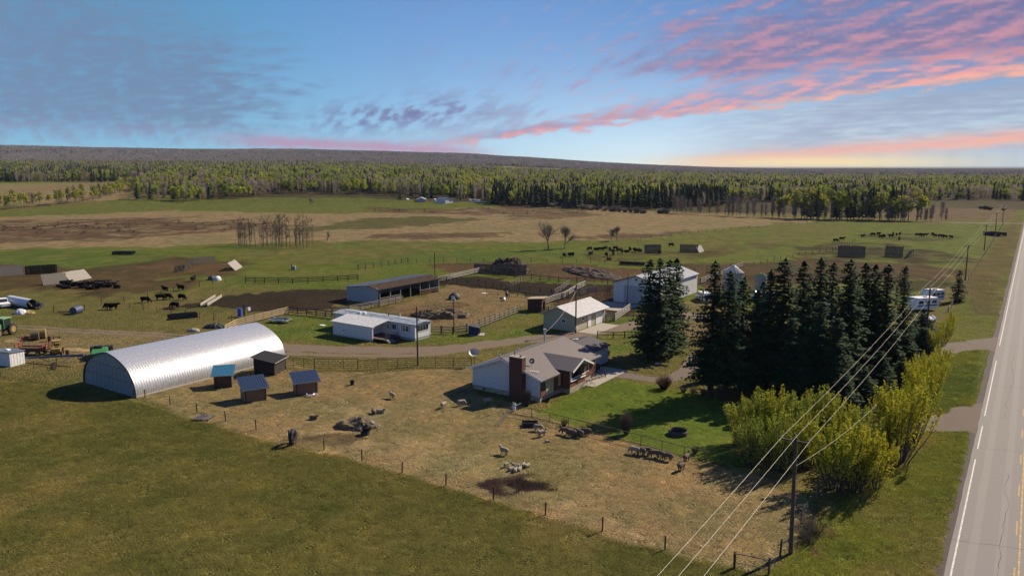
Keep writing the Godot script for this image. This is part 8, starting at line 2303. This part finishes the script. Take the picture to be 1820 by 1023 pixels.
	for f in flock: solo("sheep", ewe[f[1]], M[f[3]], f[4], "sheep", f[0], deg_to_rad(f[2])).scale = Vector3.ONE * (0.6 if "lamb" in f[4] else 0.95)
	for p in [Vector3(-40.48, 0, -70.14), Vector3(-39.51, 0, -69.94), Vector3(-38.8, 0, -70.42), Vector3(-38.5, 0, -71.26)]: solo("sheep", ewe["grazing"], M["wool_brown"], "brownish sheep grazing in the close group under the mesh fence", "sheep", p, rng.randf_range(2.4, 3.6), "sheep group under the mesh fence")
	for p in [Vector3(-31.62, 0, -69.07), Vector3(-30.98, 0, -69.31), Vector3(-30.5, 0, -69.64), Vector3(-29.57, 0, -69.34), Vector3(-28.84, 0, -69.47), Vector3(-28.14, 0, -69.4)]: solo("sheep", ewe["grazing" if p.x > -32.0 else "standing"], M["wool"] if p.x < -31.0 else M["wool_brown"], "sheep in the file grazing along the mesh fence", "sheep", p, rng.randf_range(2.6, 3.8), "sheep file along the fence")
	for p in [Vector3(-26.49, 0, -70.15), Vector3(-26.03, 0, -67.69)]: solo("sheep", ewe["standing"], M["wool_brown"], "sheep standing in the dappled shade of the willows", "sheep", p, rng.randf_range(1.0, 2.0), "sheep in willow shade")
	for p in [Vector3(-39.65, 0, -58.46), Vector3(-39.18, 0, -58.45), Vector3(-39.02, 0, -58.89), Vector3(-39.76, 0, -59.41), Vector3(-39.25, 0, -59.93), Vector3(-38.85, 0, -60.03)]: solo("lamb", ewe["lying"], M["wool"], "lamb resting in the heap of lambs by the bare earth patch", "lamb", p, rng.randf() * TAU, "resting lambs").scale = Vector3.ONE * 0.75
	for p in [Vector3(-74.83, 0, -63.8), Vector3(-74.29, 0, -63.88), Vector3(-74.37, 0, -64.41), Vector3(-74.32, 0, -64.74)]: solo("hen", hen_mesh(), M["white_paint"], "white hen pecking beside the brown-grey shelter", "hen", p, rng.randf() * TAU, "hens by the shelter")

func hen_mesh() -> ArrayMesh:
	return creature([[Vector3(-0.12, 0.22, 0), Vector3(0.08, 0.22, 0), 0.1, 0.11], [Vector3(0.1, 0.28, 0), Vector3(0.16, 0.42, 0), 0.06, 0.05], [Vector3(-0.15, 0.26, 0), Vector3(-0.28, 0.36, 0), 0.07, 0.03], [Vector3(0, 0.15, 0.05), Vector3(0, 0.0, 0.05), 0.03, 0.025], [Vector3(0, 0.15, -0.05), Vector3(0, 0.0, -0.05), 0.03, 0.025]], 0.03, 0.02)

# ---------------------------------------------------------------- grass
func make_grass():
	var m := MB.new()
	for i in 9:
		var a := rng.randf() * TAU
		var o := Vector3(rng.randf_range(-0.14, 0.14), 0, rng.randf_range(-0.14, 0.14))
		var d := Vector3(cos(a), 0, sin(a))
		var s := Vector3(-d.z, 0, d.x) * rng.randf_range(0.012, 0.03)
		var tone := rng.randf_range(0.75, 1.3)
		m.col = Color(tone, tone, tone)
		m.tri(o - s, o + s, o + d * rng.randf_range(0.06, 0.16) + Vector3(0, rng.randf_range(0.03, 0.085), 0))
	var me := m.mesh()
	var areas := [
		["field_grass", "short mottled green grass of the foreground field", [Vector2(-119.63, -44.03), Vector2(-101.75, -49.52), Vector2(-91.28, -50.64), Vector2(-78.29, -50.02), Vector2(-53.13, -51.58), Vector2(-31.53, -51.59), Vector2(-14.81, -52.36), Vector2(-13.37, -49.6), Vector2(-58.13, -19.29)], 95000, 1.0],
		["paddock_grass", "dry trampled grass of the paddock", [Vector2(-94.25, -52.14), Vector2(-92.76, -74.4), Vector2(-77.69, -76), Vector2(-65.68, -86.76), Vector2(-57.46, -77.06), Vector2(-50.02, -76.35), Vector2(-47, -74.43), Vector2(-34.55, -71.41), Vector2(-22.75, -70.93), Vector2(-16.47, -73.49), Vector2(-13, -63.03), Vector2(-14.95, -52.83), Vector2(-31.75, -51.95), Vector2(-53.45, -51.9), Vector2(-78.83, -50.38)], 65000, 0.8],
		["verge_grass", "rough grass of the road verge", [Vector2(-14.02, -51.78), Vector2(-12.71, -56.73), Vector2(-13, -63.03), Vector2(-8.62, -80.5), Vector2(-8.43, -131.51), Vector2(-5.47, -152.35), Vector2(-2.88, -63.18), Vector2(-3.34, -56.39)], 36000, 1.3],
		["lawn_grass", "mown grass of the farmhouse lawn", [Vector2(-46.95, -74.47), Vector2(-47.11, -87.15), Vector2(-44.19, -94.42), Vector2(-29.95, -92.17), Vector2(-22.81, -76.37), Vector2(-22.85, -71.56), Vector2(-34.94, -72.19)], 18000, 0.6]]
	for a in areas:
		var poly := PackedVector2Array(a[2])
		var r := Rect2(poly[0], Vector2.ZERO)
		for q in poly: r = r.expand(q)
		var buf := PackedFloat32Array()
		var n := 0
		var tries := 0
		while n < a[3] and tries < a[3] * 4:
			tries += 1
			var p := r.position + Vector2(rng.randf(), rng.randf()) * r.size
			if p.x > -3.6 or on_lane(p): continue
			if not Geometry2D.is_point_in_polygon(p, poly): continue
			var t := nf.get_noise_2d(p.x * 1.6, p.y * 1.6)
			if rng.randf() > 0.55 + t: continue
			var c := soil_at(p) * rng.randf_range(0.55, 1.6)
			var k: float = a[4] * rng.randf_range(0.6, 1.3) * (2.2 if rng.randf() < 0.04 else 1.0)
			var b := Basis(Vector3.UP, rng.randf() * TAU).scaled(Vector3(1.7, k, 1.7))
			buf.append_array(PackedFloat32Array([b.x.x, b.y.x, b.z.x, p.x, b.x.y, b.y.y, b.z.y, 0.0, b.x.z, b.y.z, b.z.z, p.y, c.r, c.g, c.b, 1.0]))
			n += 1
		var mm := MultiMesh.new()
		mm.transform_format = MultiMesh.TRANSFORM_3D
		mm.use_colors = true
		mm.mesh = me
		mm.instance_count = n
		mm.buffer = buf
		var o := MultiMeshInstance3D.new()
		o.name = numbered(a[0]); o.multimesh = mm; o.material_override = M["blade"]
		add_child(o)
		o.set_meta("kind", "stuff"); o.set_meta("label", a[1]); o.set_meta("category", "grass")
